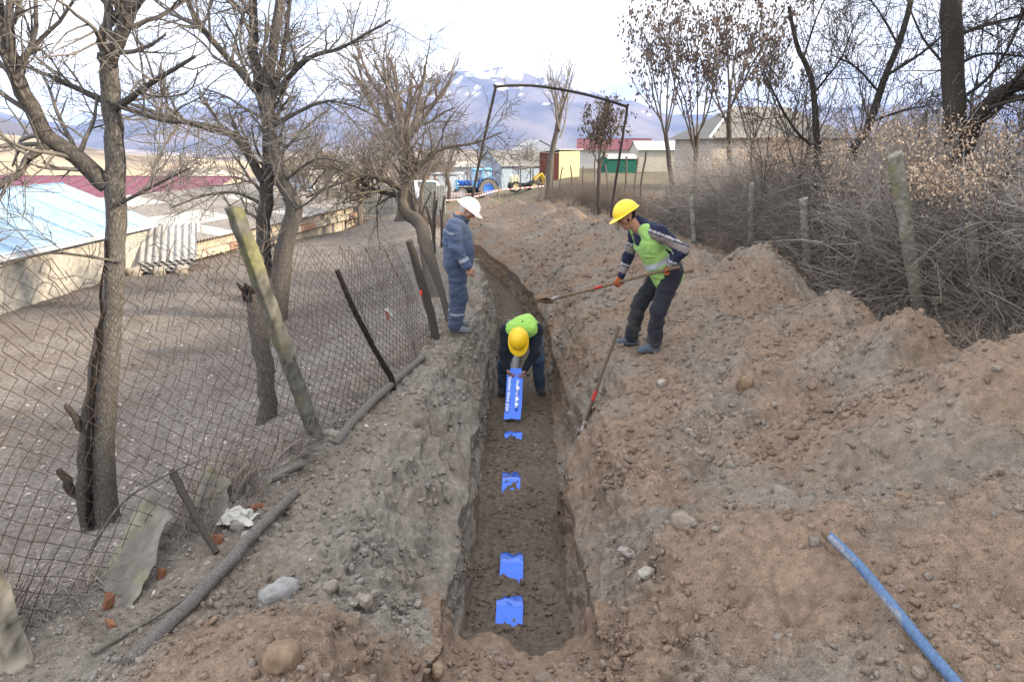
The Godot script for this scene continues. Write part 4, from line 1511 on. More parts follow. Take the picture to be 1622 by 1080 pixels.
func build_trees() -> void:
	rng.seed = 12
	var o := {"seg": 0.07, "gnarl": 0.26, "up": 0.03, "kids": [5, 3, 0], "maxl": 2, "min_r": 0.0022, "spread0": 0.5, "spread1": 1.2, "density": 9.0, "bark": Color(0.34, 0.31, 0.285)}
	var a := tree_from("gnarled_tree", "gnarled bare tree with a split hollow trunk just inside the wire fence", [V(-3.08, -0.5, -4.66), V(-3.0, 0.03, -4.66), V(-2.91, 0.52, -4.66), V(-2.74, 1.26, -4.66), V(-2.62, 1.90, -4.66), V(-2.57, 2.34, -4.66), V(-2.54, 2.69, -4.66), V(-2.54, 2.85, -4.66)], 0.078, 0.052, [
		[[V(-2.54, 2.82, -4.66), V(-2.43, 2.92, -4.62), V(-2.34, 3.06, -4.60), V(-2.21, 3.25, -4.60), V(-2.1, 3.6, -4.6), V(-2.0, 4.1, -4.65)], 0.05, 0.026],
		[[V(-2.54, 2.8, -4.66), V(-2.56, 2.97, -4.70), V(-2.48, 3.08, -4.72), V(-2.36, 3.2, -4.75), V(-2.3, 3.5, -4.8)], 0.036, 0.018],
		[[V(-2.66, 2.05, -4.66), V(-2.79, 2.23, -4.60), V(-2.92, 2.40, -4.50), V(-2.94, 2.67, -4.40), V(-2.90, 2.90, -4.30), V(-2.88, 3.4, -4.20)], 0.06, 0.034],
		[[V(-2.90, 2.30, -4.50), V(-3.00, 2.23, -4.45), V(-3.06, 2.12, -4.40), V(-3.2, 2.02, -4.30)], 0.028, 0.014],
		[[V(-2.59, 2.57, -4.66), V(-2.86, 2.69, -4.70), V(-3.25, 2.83, -4.85)], 0.022, 0.008],
		[[V(-2.53, 2.52, -4.64), V(-2.20, 2.67, -4.50), V(-1.87, 2.81, -4.40)], 0.024, 0.009],
		[[V(-2.55, 2.57, -4.62), V(-2.22, 2.46, -4.60), V(-2.02, 2.44, -4.55), V(-1.85, 2.38, -4.50)], 0.02, 0.008],
		[[V(-2.58, 1.93, -4.6), V(-2.24, 2.07, -4.50), V(-1.98, 2.17, -4.40)], 0.012, 0.005],
		[[V(-2.62, 1.55, -4.62), V(-2.9, 1.66, -4.3), V(-3.15, 1.56, -4.1)], 0.01, 0.005]], o)
	# the split lower trunk: a dead slab with broken spurs, and the dark hollow seam
	var mb := MB.new()
	var sp := spline([V(-0.1, -0.12, 0.05), V(-0.03, 0.5, 0.05), V(0.06, 0.98, 0.05), V(0.24, 1.6, 0.05)], 4, 0.01)
	mb.tube(sp, taper(sp.size(), 0.066, 0.026), 9, Color(0.24, 0.21, 0.19), true, 0.2, 5)
	part("dead_slab", mb.mesh(), M.bark, a)
	for q in [[V(-0.1, 0.34, 0.06), V(-0.19, 0.56, 0.1), 0.045], [V(0.02, 0.85, 0.06), V(-0.05, 1.06, 0.1), 0.036]]:
		mb = MB.new()
		var s2 := spline([q[0], (q[0] as Vector3).lerp(q[1], 0.6) + V(0.01, 0, 0.01), q[1]], 3, 0.012)
		mb.tube(s2, taper(s2.size(), q[2], q[2] * 0.35), 7, Color(0.17, 0.145, 0.125), true, 0.35, 7)
		part("broken_spur", mb.mesh(), M.bark, a)
	mb = MB.new()
	sp = spline([V(-0.03, 0.1, 0.105), V(0.04, 0.6, 0.098), V(0.13, 1.1, 0.09), V(0.3, 1.7, 0.082), V(0.4, 2.2, 0.07)], 5, 0.008)
	mb.tube(sp, taper(sp.size(), 0.018, 0.009), 6, Color(0.045, 0.038, 0.034), true, 0.3, 1)
	part("hollow_seam", mb.mesh(), M.bark, a)

	o = {"seg": 0.12, "gnarl": 0.26, "up": 0.03, "kids": [6, 4, 0], "maxl": 2, "min_r": 0.0036, "spread0": 0.5, "spread1": 1.2, "density": 6.5, "reach": 1.7, "bark": Color(0.31, 0.28, 0.255), "flare": 0.3}
	tree_from("forked_tree", "tall bare tree with two crossing trunks behind the leaning concrete post", [V(-4.15, -0.62, -11.75), V(-3.87, 0.56, -11.72), V(-3.62, 1.30, -11.68), V(-3.75, 1.71, -11.66), V(-3.88, 2.36, -11.64), V(-3.88, 3.08, -11.66), V(-3.73, 3.83, -11.70), V(-3.54, 4.7, -11.70)], 0.165, 0.06, [
		[[V(-4.24, -0.62, -11.8), V(-4.26, 0.56, -11.85), V(-4.09, 1.61, -11.8), V(-3.95, 2.50, -11.78), V(-4.06, 3.27, -11.80), V(-4.07, 3.92, -11.80), V(-4.01, 4.55, -11.80), V(-3.96, 5.4, -11.80)], 0.135, 0.05],
		[[V(-4.1, 1.75, -11.7), V(-4.46, 2.45, -11.60), V(-5.01, 2.64, -11.30), V(-5.34, 2.77, -11.00), V(-5.8, 2.95, -10.80)], 0.075, 0.02],
		[[V(-4.08, 3.15, -11.70), V(-4.52, 3.76, -11.50), V(-4.76, 4.28, -11.20), V(-4.8, 5.1, -11.00)], 0.06, 0.03],
		[[V(-3.85, 3.0, -11.66), V(-3.18, 3.58, -11.50), V(-2.58, 3.73, -11.30), V(-1.8, 4.1, -11.20)], 0.05, 0.014],
		[[V(-3.85, 2.9, -11.70), V(-3.59, 3.95, -11.90), V(-3.4, 5.2, -12.00)], 0.05, 0.025],
		[[V(-3.85, 2.6, -11.66), V(-2.88, 2.98, -11.50), V(-2.0, 2.7, -11.20)], 0.035, 0.01],
		[[V(-4.2, 1.40, -11.7), V(-4.52, 1.57, -11.50), V(-4.86, 1.54, -11.10), V(-5.3, 1.37, -10.90)], 0.03, 0.01],
		[[V(-3.7, 1.75, -11.6), V(-3.1, 2.1, -11.4), V(-2.5, 2.0, -11.2)], 0.025, 0.008],
		[[V(-3.72, 1.2, -11.6), V(-3.2, 1.5, -11.5), V(-2.7, 2.0, -11.3)], 0.02, 0.007]], o)

	o = {"seg": 0.16, "gnarl": 0.22, "up": 0.07, "kids": [6, 5, 3, 0], "maxl": 3, "min_r": 0.006, "spread0": 0.4, "spread1": 1.0, "limbs": 9, "fork": 0.34, "tilt0": 0.25, "tilt1": 1.0, "bark": Color(0.25, 0.21, 0.18)}
	var c := generic_tree("spreading_tree", "broad bare tree with a dense round crown standing in the yard", V(-4.05, base_h(-4.05, 26.0), -26.0), 8.2, 0.27, o)
	c.set_meta("category", "tree")
	# leaning hollow tree at the fence, sprawling to the left
	o = {"seg": 0.12, "gnarl": 0.3, "up": 0.02, "kids": [6, 4, 0], "maxl": 2, "min_r": 0.004, "spread0": 0.5, "spread1": 1.2, "density": 8.0, "reach": 1.5, "bark": Color(0.27, 0.225, 0.185), "flare": 0.1}
	var by := base_h(-1.22, 11.0)
	tree_from("leaning_tree", "crooked leaning tree with a hollow trunk bent over the fence", [V(-1.2, by, -11.0), V(-1.42, by + 0.55, -11.6), V(-1.62, by + 0.95, -12.4), V(-1.95, 1.1, -13.0), V(-2.06, 1.3, -13.2), V(-2.02, 1.55, -13.2)], 0.135, 0.09, [
		[[V(-2.03, 1.5, -13.2), V(-2.5, 1.75, -13.1), V(-3.0, 1.7, -12.9), V(-3.7, 1.4, -12.7)], 0.06, 0.015],
		[[V(-2.0, 1.4, -13.2), V(-2.6, 1.5, -13.4), V(-3.4, 1.9, -13.6), V(-3.9, 1.5, -13.7)], 0.05, 0.015],
		[[V(-2.03, 1.5, -13.2), V(-1.95, 2.0, -13.4), V(-2.0, 2.8, -13.6)], 0.06, 0.02],
		[[V(-2.0, 1.6, -13.2), V(-1.4, 2.2, -13.4), V(-0.7, 2.35, -13.6), V(-0.2, 2.55, -13.8)], 0.04, 0.012]], o)
	# poplar like bare tree beyond the bend
	o = {"seg": 0.2, "gnarl": 0.12, "up": 0.1, "kids": [5, 4, 0], "maxl": 2, "min_r": 0.008, "spread0": 0.35, "spread1": 0.8, "limbs": 7, "fork": 0.5, "tilt0": 0.3, "tilt1": 0.9, "bark": Color(0.3, 0.265, 0.23)}
	generic_tree("slender_tree", "slender pale bare tree rising through the bent pipe frame", V(1.95, base_h(1.95, 38.0), -38.0), 8.6, 0.17, o)
	# trees hung with dark seed clusters
	var spots := [
		[3.05, 24.5, 4.6, 0.08, 0.42, "small tree hung with dark seed clusters under the bent pipe frame"],
		[5.3, 22.0, 7.6, 0.09, 0.35, "tall thin tree with dark seed clusters beside the grey roofed house"],
		[6.2, 23.5, 8.6, 0.09, 0.3, "tall forked tree with dark seed clusters before the grey roofed house"],
		[7.2, 22.5, 7.8, 0.1, 0.42, "thick stemmed tree with dark seed clusters above the grey roof"],
		[7.0, 21.0, 8.2, 0.07, 0.3, "leaning thin tree with dark seed clusters above the thicket"]]
	for s in spots:
		o = {"seg": 0.2, "gnarl": 0.15, "up": 0.09, "kids": [5, 3, 0], "maxl": 2, "min_r": 0.006, "spread0": 0.4, "spread1": 0.95, "limbs": 6, "fork": s[4], "tilt0": 0.15, "tilt1": 0.75, "bark": Color(0.2, 0.165, 0.14), "tips": [], "keys": 9, "key_spread": 0.12}
		generic_tree("seed_tree", s[5], V(s[0], base_h(s[0], s[1]), -s[1]), s[2], s[3], o)
	# big rough trunk in the hedge with a broken limb
	o = {"seg": 0.12, "gnarl": 0.2, "up": 0.02, "kids": [6, 4, 0], "maxl": 2, "min_r": 0.0036, "spread0": 0.5, "spread1": 1.1, "density": 8.0, "reach": 1.8, "bark": Color(0.155, 0.135, 0.115), "flare": 0.15}
	tree_from("rough_tree", "thick rough barked trunk in the thicket with a torn side limb", [V(6.6, 0.3, -10.0), V(6.31, 1.44, -10.0), V(6.10, 2.56, -10.0), V(5.9, 3.53, -10.0), V(5.7, 4.6, -10.0)], 0.17, 0.12, [
		[[V(6.22, 2.05, -9.95), V(6.27, 2.7, -9.80), V(6.5, 3.05, -9.5), V(7.0, 3.2, -9.2), V(7.6, 3.4, -9.0)], 0.11, 0.06],
		[[V(6.05, 2.9, -9.9), V(6.35, 3.3, -9.7), V(6.5, 4.2, -9.5)], 0.025, 0.012],
		[[V(5.95, 3.3, -10.0), V(6.4, 3.5, -10.1), V(7.2, 3.45, -10.2)], 0.025, 0.01],
		[[V(5.88, 3.7, -10.0), V(6.5, 3.9, -10.1), V(7.4, 4.1, -10.2)], 0.03, 0.012],
		[[V(6.0, 3.2, -10.0), V(5.6, 3.7, -10.2), V(5.3, 4.3, -10.3)], 0.02, 0.01],
		[[V(6.4, 1.2, -9.9), V(6.9, 1.9, -9.8), V(7.5, 2.3, -9.7)], 0.03, 0.012]], o)
	o = {"seg": 0.14, "gnarl": 0.2, "up": 0.05, "kids": [6, 4, 0], "maxl": 2, "min_r": 0.0042, "spread0": 0.4, "spread1": 1.1, "density": 6.0, "reach": 1.8, "bark": Color(0.135, 0.115, 0.10), "flare": 0.1}
	tree_from("dark_tree", "dark bare tree leaning right above the brushwood pile", [V(6.1, 0.5, -13.0), V(6.15, 2.1, -13.0), V(6.38, 2.6, -13.0), V(6.54, 3.38, -13.0), V(6.76, 4.2, -13.0), V(6.84, 5.0, -13.0)], 0.09, 0.04, [
		[[V(6.5, 3.2, -13.0), V(6.0, 3.6, -12.9), V(5.5, 3.8, -12.8)], 0.022, 0.01],
		[[V(6.6, 3.5, -13.0), V(7.2, 3.9, -13.0), V(7.8, 4.5, -13.0)], 0.03, 0.01],
		[[V(6.4, 2.7, -13.0), V(6.9, 2.9, -12.9), V(7.4, 3.0, -12.8)], 0.022, 0.008],
		[[V(6.7, 4.0, -13.0), V(6.3, 4.6, -13.1), V(5.9, 5.0, -13.2)], 0.02, 0.008]], o)
	tree_from("dark_tree", "dark bare tree with a kinked trunk leaning left above the thicket", [V(5.5, 0.4, -13.0), V(5.55, 1.9, -13.0), V(5.45, 2.6, -13.0), V(5.28, 3.4, -13.0), V(4.95, 4.0, -13.0), V(4.75, 4.6, -13.0)], 0.075, 0.03, [
		[[V(5.5, 2.25, -13.0), V(5.1, 2.55, -13.0), V(4.7, 3.1, -13.0), V(4.4, 3.6, -13.0)], 0.03, 0.01],
		[[V(5.35, 3.2, -13.0), V(5.8, 3.8, -13.1), V(6.0, 4.4, -13.2)], 0.022, 0.008],
		[[V(5.1, 3.8, -13.0), V(5.2, 4.4, -12.9), V(5.4, 5.0, -12.8)], 0.02, 0.008]], o)
	# saplings in the hedge
	for s in [[5.2, 14.0, 4.6], [5.6, 13.6, 5.2], [7.4, 15.0, 5.4], [8.4, 13.5, 4.6], [9.0, 12.0, 4.4], [8.0, 10.8, 3.8], [6.6, 16.5, 4.2], [7.2, 12.0, 4.0]]:
		o = {"seg": 0.16, "gnarl": 0.2, "up": 0.08, "kids": [6, 4, 0], "maxl": 2, "min_r": 0.0045, "spread0": 0.35, "spread1": 0.9, "limbs": 5, "fork": 0.3, "tilt0": 0.1, "tilt1": 0.7, "bark": Color(0.17, 0.145, 0.125)}
		generic_tree("hedge_sapling", "thin grey bare sapling growing out of the thicket", V(s[0], base_h(s[0], s[1]), -s[1]), s[2], 0.045, o, "saplings in the thicket")
	# bare trees in the yards behind
	var proto := []
	for k in 3:
		o = {"seg": 0.22, "gnarl": 0.2, "up": 0.06, "kids": [6, 5, 0], "maxl": 2, "min_r": 0.011, "spread0": 0.4, "spread1": 1.0, "limbs": 8, "fork": 0.28, "tilt0": 0.2, "tilt1": 1.0, "bark": Color(0.24, 0.205, 0.175)}
		proto.append([6.0, 34.0, 42.0][k])
		var px: float = [-6.4, -8.5, -4.2][k]
		var pd: float = [36.0, 41.0, 46.0][k]
		proto[k] = generic_tree("yard_tree", "bare twiggy tree in the yards behind the slate roof", V(px, base_h(px, pd), -pd), 5.6 + k * 0.5, 0.14, o, "bare trees in the yards behind")
	rng.seed = 33
	for i in 26:
		var d := rng.randf_range(34.0, 90.0)
		var x := rng.randf_range(-0.36, -0.075) * d
		if i > 19:
			x = rng.randf_range(-0.02, 0.03) * d
			d = rng.randf_range(72.0, 105.0)
		dup(proto[i % 3], V(x, base_h(x, d) - 0.05, -d), rng.randf() * TAU, rng.randf_range(0.6, 1.0))
	for i in 10:
		var d := rng.randf_range(30.0, 60.0)
		var x := rng.randf_range(0.3, 0.75) * d
		dup(proto[i % 3], V(x, base_h(x, d) - 0.05, -d), rng.randf() * TAU, rng.randf_range(0.7, 1.1), "bare twiggy tree in the gardens beyond the thicket")
	for i in 6:
		var d := rng.randf_range(17.0, 30.0)
		var x := rng.randf_range(-0.72, -0.55) * d
		dup(proto[i % 3], V(x - 2.0, base_h(x - 2.0, d) - 0.05, -d), rng.randf() * TAU, rng.randf_range(0.35, 0.5), "low bare twiggy tree growing between the shed roofs")
	# dark conifers
	for s in [[-1.5, 108.0, 3.6, 0], [-3.0, 110.0, 4.4, 1], [0.6, 112.0, 4.8, 2], [2.6, 110.0, 4.6, 2]]:
		conifer(V(s[0], base_h(s[0], s[1]), -s[1]), s[2], s[3])
	# dead stump inside the fence
	var st := thing("tree_stump", "tall dead stump with a broken dark top beside the leaning post", "stump", V(-2.42, ground_h(-2.42, 6.4), -6.4))
	mb = MB.new()
	sp = spline([V(0.0, -0.1, 0), V(0.02, 0.4, 0), V(0.0, 0.9, 0), V(-0.02, 1.28, 0.0)], 5, 0.008)
	mb.tube(sp, taper(sp.size(), 0.088, 0.08, 0.3), 16, Color(0.31, 0.28, 0.255), true, 0.1, 4)
	part("trunk", mb.mesh(), M.bark, st)
	for k in 9:
		mb = MB.new()
		var a0 := TAU * k / 9.0
		var q := V(-0.02 + cos(a0) * 0.055, 1.2, sin(a0) * 0.055)
		mb.tube(PackedVector3Array([q, q + V(cos(a0) * 0.02, 0.1, 0.0), q + V(cos(a0) * 0.04 + rng.randfn() * 0.02, rng.randf_range(0.1, 0.22), 0.0)]), PackedFloat32Array([0.03, 0.025, 0.01]), 6, Color(0.075, 0.062, 0.055), true, 0.25, k)
		part("splinter", mb.mesh(), M.bark, st)

func conifer(at: Vector3, h: float, kind: int) -> void:
	var labels := ["dark green bushy evergreen behind the grey barn", "dark green spruce behind the grey barn", "narrow dark cypress behind the grey barn"]
	var t := thing("conifer", labels[kind], "tree", at, 0.0, "evergreens behind the barn" if kind == 2 else "")
	var mb := MB.new()
	mb.tube(PackedVector3Array([Vector3.ZERO, V(0, h * 0.9, 0)]), PackedFloat32Array([0.12, 0.03]), 6, Color(0.1, 0.08, 0.06))
	part("trunk", mb.mesh(), M.twig, t)
	mb = MB.new()
	for i in 420:
		var y := rng.randf()
		var w: float = [0.9 * sqrt(maxf(1.0 - pow(y * 1.1 - 0.2, 2.0), 0.0)), 1.15 * (1.0 - y) + 0.08, 0.42 * sin(PI * minf(y * 0.9 + 0.12, 1.0))][kind] * h * 0.33
		var a := rng.randf() * TAU
		var r := w * sqrt(rng.randf())
		var p := V(cos(a) * r, y * h, sin(a) * r)
		var s := h * 0.055
		var u := rnd3().normalized() * s
		var v := (rnd3() + Vector3.UP * 0.5).normalized() * s * 1.5
		mb.quad(p - u, p - v * 0.6, p + u, p + v, Color(0.035, 0.05, 0.03) * rng.randf_range(0.6, 1.5))
	part("crown", mb.mesh(), M.leaf, t)

# ---------------------------------------------------------------- thicket, grass, brushwood
func shrub_mesh(seed_: int, stems: int, h: float, spread: float, col: Color) -> ArrayMesh:
	rng.seed = seed_
	var mb := MB.new()
	var o := {"seg": 0.16, "gnarl": 0.24, "up": -0.03, "kids": [5, 0], "maxl": 1, "min_r": 0.0028, "spread0": 0.4, "spread1": 1.2, "col": col}
	for i in stems:
		var a := rng.randf() * TAU
		var b := V(cos(a), 0, sin(a)) * rng.randf() * spread * 0.4
		branch(mb, b, V(cos(a) * rng.randf() * 0.9, 1.0, sin(a) * rng.randf() * 0.9), h * rng.randf_range(0.5, 1.1), rng.randf_range(0.004, 0.011), 0, o)
	return mb.mesh()

func build_thicket() -> void:
	var dark := Color(0.13, 0.107, 0.092)
	var pale := Color(0.40, 0.36, 0.325)
	var a := shrub_mesh(501, 34, 1.7, 0.7, Color.WHITE)
	var b := shrub_mesh(502, 30, 1.3, 0.9, Color.WHITE)
	rng.seed = 88
	var xa := []
	var ca := []
	var xb := []
	var cb := []
	for i in 430:
		var d := rng.randf_range(6.5, 21.0)
		var x := 5.35 + pow(rng.randf(), 1.6) * 4.5 - smoothstep(14.0, 21.0, d) * 0.6
		var s := rng.randf_range(0.75, 1.15) * (1.0 - 0.25 * smoothstep(14.0, 20.0, d))
		var t := Transform3D(Basis.from_euler(Vector3(rng.randfn() * 0.25, rng.randf() * TAU, rng.randfn() * 0.25)).scaled(Vector3.ONE * s), V(x, base_h(x, d) - 0.05, -d))
		if i % 3:
			xa.append(t)
			ca.append(dark.lerp(pale, pow(rng.randf(), 1.8)))
		else:
			# tangled tops
			t.origin.y += rng.randf_range(0.8, 1.75)
			t.basis = Basis.from_euler(Vector3(rng.randf_range(0.8, 2.0), rng.randf() * TAU, rng.randfn())).scaled(Vector3.ONE * s * 0.9)
			xb.append(t)
			cb.append(dark.lerp(pale, rng.randf_range(0.35, 1.0)))
	# low dark scrub along the far fence
	for i in 90:
		var d := rng.randf_range(21.0, 38.0)
		var x := lerpf(4.5, 2.6, (d - 21.0) / 17.0) + rng.randfn() * 0.5
		xa.append(Transform3D(Basis.from_euler(Vector3(rng.randfn() * 0.2, rng.randf() * TAU, 0)).scaled(Vector3.ONE * rng.randf_range(0.35, 0.65)), V(x, base_h(x, d), -d)))
		ca.append(dark * rng.randf_range(0.8, 1.4))
	stuff_multi("bramble_thicket", a, M.twig, xa, ca, self, "dense tangle of bare grey brown stems behind the wire fence", "thicket")
	stuff_multi("thicket_tops", b, M.twig, xb, cb, self, "pale tangled dead shoots lying over the top of the thicket", "thicket")
	# dead leaves still hanging in it
	var mb := MB.new()
	mb.quad(V(0, 0, 0), V(-0.24, -0.5, 0.08), V(0, -1, 0), V(0.24, -0.5, 0.08))
	var xl := []
	var cl := []
	var centres := []
	for i in 46:
		var d := rng.randf_range(7.5, 19.0)
		var x := 5.1 + pow(rng.randf(), 1.5) * 2.2
		centres.append(V(x, base_h(x, d) + rng.randf_range(1.3, 2.3), -d))
	for i in 11000:
		var c: Vector3 = centres[rng.randi() % centres.size()]
		var p := c + rnd3() * V(0.36, 0.24, 0.36)
		var s := rng.randf_range(0.03, 0.06)
		xl.append(Transform3D(Basis.from_euler(Vector3(rng.randfn() * 0.7, rng.randf() * TAU, rng.randfn() * 0.7)).scaled(Vector3.ONE * s), p))
		cl.append(Color(0.56, 0.37, 0.23).lerp(Color(0.70, 0.56, 0.42), rng.randf()) * rng.randf_range(0.7, 1.05))
	stuff_multi("withered_leaves", mb.mesh(), M.leaf, xl, cl, self, "tan withered leaves hanging in clusters on the thicket", "leaves")
	# dry grass and roots hanging over the hedge bank, and along the left fence
	mb = MB.new()
	for i in 26:
		var q := rnd3() * V(0.12, 0, 0.12)
		var dn := (V(rng.randfn() * 0.4, 1, rng.randfn() * 0.4)).normalized()
		var l := rng.randf_range(0.12, 0.34)
		var sd := dn.cross(rnd3()).normalized() * 0.0025
		var tip := q + dn * l + V(rng.randfn(), -0.5, rng.randfn()) * l * 0.35
		var mid := q + dn * l * 0.55
		mb.quad(q - sd, q + sd, mid + sd, mid - sd)
		mb.face3(mid - sd, mid + sd, tip)
	var tuft := mb.mesh()
	var xg := []
	var cg := []
	for i in 2600:
		var d := 6.0 * pow(3.6, rng.randf())
		var x := 4.75 + absf(rng.randfn()) * 0.55 - smoothstep(13.0, 21.0, d) * 0.3
		xg.append(Transform3D(Basis.from_euler(Vector3(rng.randfn() * 0.5, rng.randf() * TAU, rng.randfn() * 0.3 + 0.3)).scaled(Vector3.ONE * rng.randf_range(0.8, 1.7)), V(x, base_h(x, d) + rng.randf() * 0.25 * smoothstep(4.9, 5.3, x), -d)))
		cg.append(Color(0.20, 0.165, 0.135) * rng.randf_range(0.6, 1.5))
	for i in 420:
		var d := 2.3 * pow(4.0, rng.randf())
		var x := tab(T_xf, d) - 0.15 - absf(rng.randfn()) * 0.28
		xg.append(Transform3D(Basis.from_euler(Vector3(rng.randfn() * 0.6, rng.randf() * TAU, rng.randfn() * 0.6)).scaled(Vector3.ONE * rng.randf_range(0.25, 0.7)), on_surf(x, -d)))
		cg.append(Color(0.34, 0.30, 0.26) * rng.randf_range(0.6, 1.3))
	stuff_multi("dry_grass", tuft, M.leaf, xg, cg, self, "dry grey grass and fine roots along the fence feet", "grass")
	# brushwood pile
	var bp := thing("brushwood_pile", "pile of cut bare branches heaped beside the grey roofed house", "brushwood", V(8.6, base_h(8.6, 17.0) + 1.2, -17.0))
	rng.seed = 60
	var heap := MB.new()
	for i in 130:
		var y := pow(rng.randf(), 1.3)
		var c := V(rng.randfn() * 0.5, -1.2 + y * 2.0, rng.randfn() * 0.4)
		var l := rng.randf_range(1.2, 2.6) * (1.15 - 0.5 * y)
		var dr := V(1, rng.randfn() * 0.14, rng.randfn() * 0.3).normalized()
		heap.tube(PackedVector3Array([c - dr * l * 0.5, c + V(0, rng.randfn() * 0.08, 0), c + dr * l * 0.5 - V(0, 0.1, 0)]), PackedFloat32Array([0.028, 0.022, 0.008]), 5, Color(0.17, 0.145, 0.125) * rng.randf_range(0.6, 1.6), true)
	var hp := part("branches", heap.mesh(), M.twig, bp)
	hp.set_meta("kind", "stuff")
	# dead twigs tangled along the left fence foot
	var tw := shrub_mesh(520, 14, 0.55, 0.5, Color.WHITE)
	var xt := []
	var ct := []
	rng.seed = 91
	for i in 26:
		var d := rng.randf_range(2.6, 5.0)
		var x := tab(T_xf, d) - rng.randf_range(0.15, 0.6)
		xt.append(Transform3D(Basis.from_euler(Vector3(rng.randfn() * 0.9, rng.randf() * TAU, rng.randfn() * 0.9)).scaled(Vector3.ONE * rng.randf_range(0.35, 0.7)), on_surf(x, -d)))
		ct.append(Color(0.24, 0.205, 0.175) * rng.randf_range(0.6, 1.5))
	stuff_multi("dead_twigs", tw, M.twig, xt, ct, self, "tangle of dead twigs under the near wire fence", "twigs")

# ---------------------------------------------------------------- fences
func chain_link(path: Array, top: Callable, pitch: float, rowh: float, wire: float, drop := 0.05) -> ArrayMesh:
	# path: ground points; each wire zigzags from the foot to the top of the sheet
	var mb := MB.new()
	var lens := PackedFloat32Array([0.0])
	for i in path.size() - 1:
		lens.append(lens[i] + (path[i] as Vector3).distance_to(path[i + 1]))
	var total := lens[lens.size() - 1]
	var n := int(total / pitch)
	var at := func(s: float, h: float) -> Vector3:
		s = clampf(s, 0.0, total)
		var i := 0
		while i < lens.size() - 2 and lens[i + 1] < s:
			i += 1
		var k := (s - lens[i]) / maxf(lens[i + 1] - lens[i], 1e-4)
		var p: Vector3 = (path[i] as Vector3).lerp(path[i + 1], k)
		var tp: Vector3 = top.call(s, total)
		var q := p + tp * h + V(0, -drop, 0)
		# sagging and bellied
		var w := n_mid.get_noise_2d(s * 0.8, h * 1.2)
		return q + V(w * 0.07, n_mid.get_noise_2d(s * 0.9 + 30.0, h) * 0.05, n_mid.get_noise_2d(s * 0.7, h + 60.0) * 0.06)
	for i in n:
		var s0 := (i + 0.5) * pitch
		var tp: Vector3 = top.call(s0, total)
		var rows := int(tp.length() / rowh)
		if rows < 2:
			continue
		var pts := PackedVector3Array()
		for j in rows + 1:
			var side := 0.5 if (j + i) % 2 else -0.5
			var zig := 0.05 * n_fine.get_noise_2d(s0 * 2.0, j * 0.3)
			pts.append(at.call(s0 + (side + zig) * pitch * 0.98, j / float(rows)))
		mb.tube(pts, taper(pts.size(), wire, wire), 3, Color.WHITE, false)
	return mb.mesh()

func concrete_post(t: Node3D, a: Vector3, b: Vector3, w: float, d: float, seed_: int, face: Vector3, col := Color(0.33, 0.31, 0.27), moss := 0.5) -> void:
	# a cast post with chipped edges, weathered, moss on the upper part
	var mb := MB.new()
	var ax := (b - a).normalized()
	var u := (face - ax * face.dot(ax)).normalized()
	var v := ax.cross(u)
	var rows := 60
	var ring := [[-1, -0.72], [-0.72, -1], [0.0, -1.0], [0.72, -1], [1, -0.72], [1, 0.0], [1, 0.72], [0.72, 1], [0.0, 1.0], [-0.72, 1], [-1, 0.72], [-1, 0.0]]
	for r in rows + 1:
		var k := float(r) / rows
		for q in ring:
			var p: Vector3 = a.lerp(b, k) + u * q[0] * w * 0.5 + v * q[1] * d * 0.5
			var nn := n_fine.get_noise_3dv(p * 1.5 + Vector3.ONE * seed_)
			p += (u * q[0] + v * q[1]) * nn * 0.012
			if r == rows:
				p += ax * (nn * 0.05 - 0.02)
			var c := col * (1.0 + 0.6 * nn + 1.0 * n_fine.get_noise_3dv(p * 5.0))
			var ms := smoothstep(0.0, 0.35, n_mid.get_noise_3dv(p * 3.0 + Vector3.ONE * seed_) - 0.28 + moss * (k - 0.1))
			c = c.lerp(Color(0.23, 0.225, 0.10) * (1.0 + 0.4 * nn), ms * 0.7)
			mb.add(p, u, c)
	var m := ring.size()
	for r in rows:
		for j in m:
			var i0 := r * m + j
			var i1 := r * m + (j + 1) % m
			mb.tri(i0, i1, i1 + m)
			mb.tri(i0, i1 + m, i0 + m)
	var c0 := mb.add(b, ax, col)
	for j in m:
		mb.tri(c0, rows * m + j, rows * m + (j + 1) % m)
	mb.smooth_from(0, 0)
	part("post", mb.mesh(), M.concrete, t)

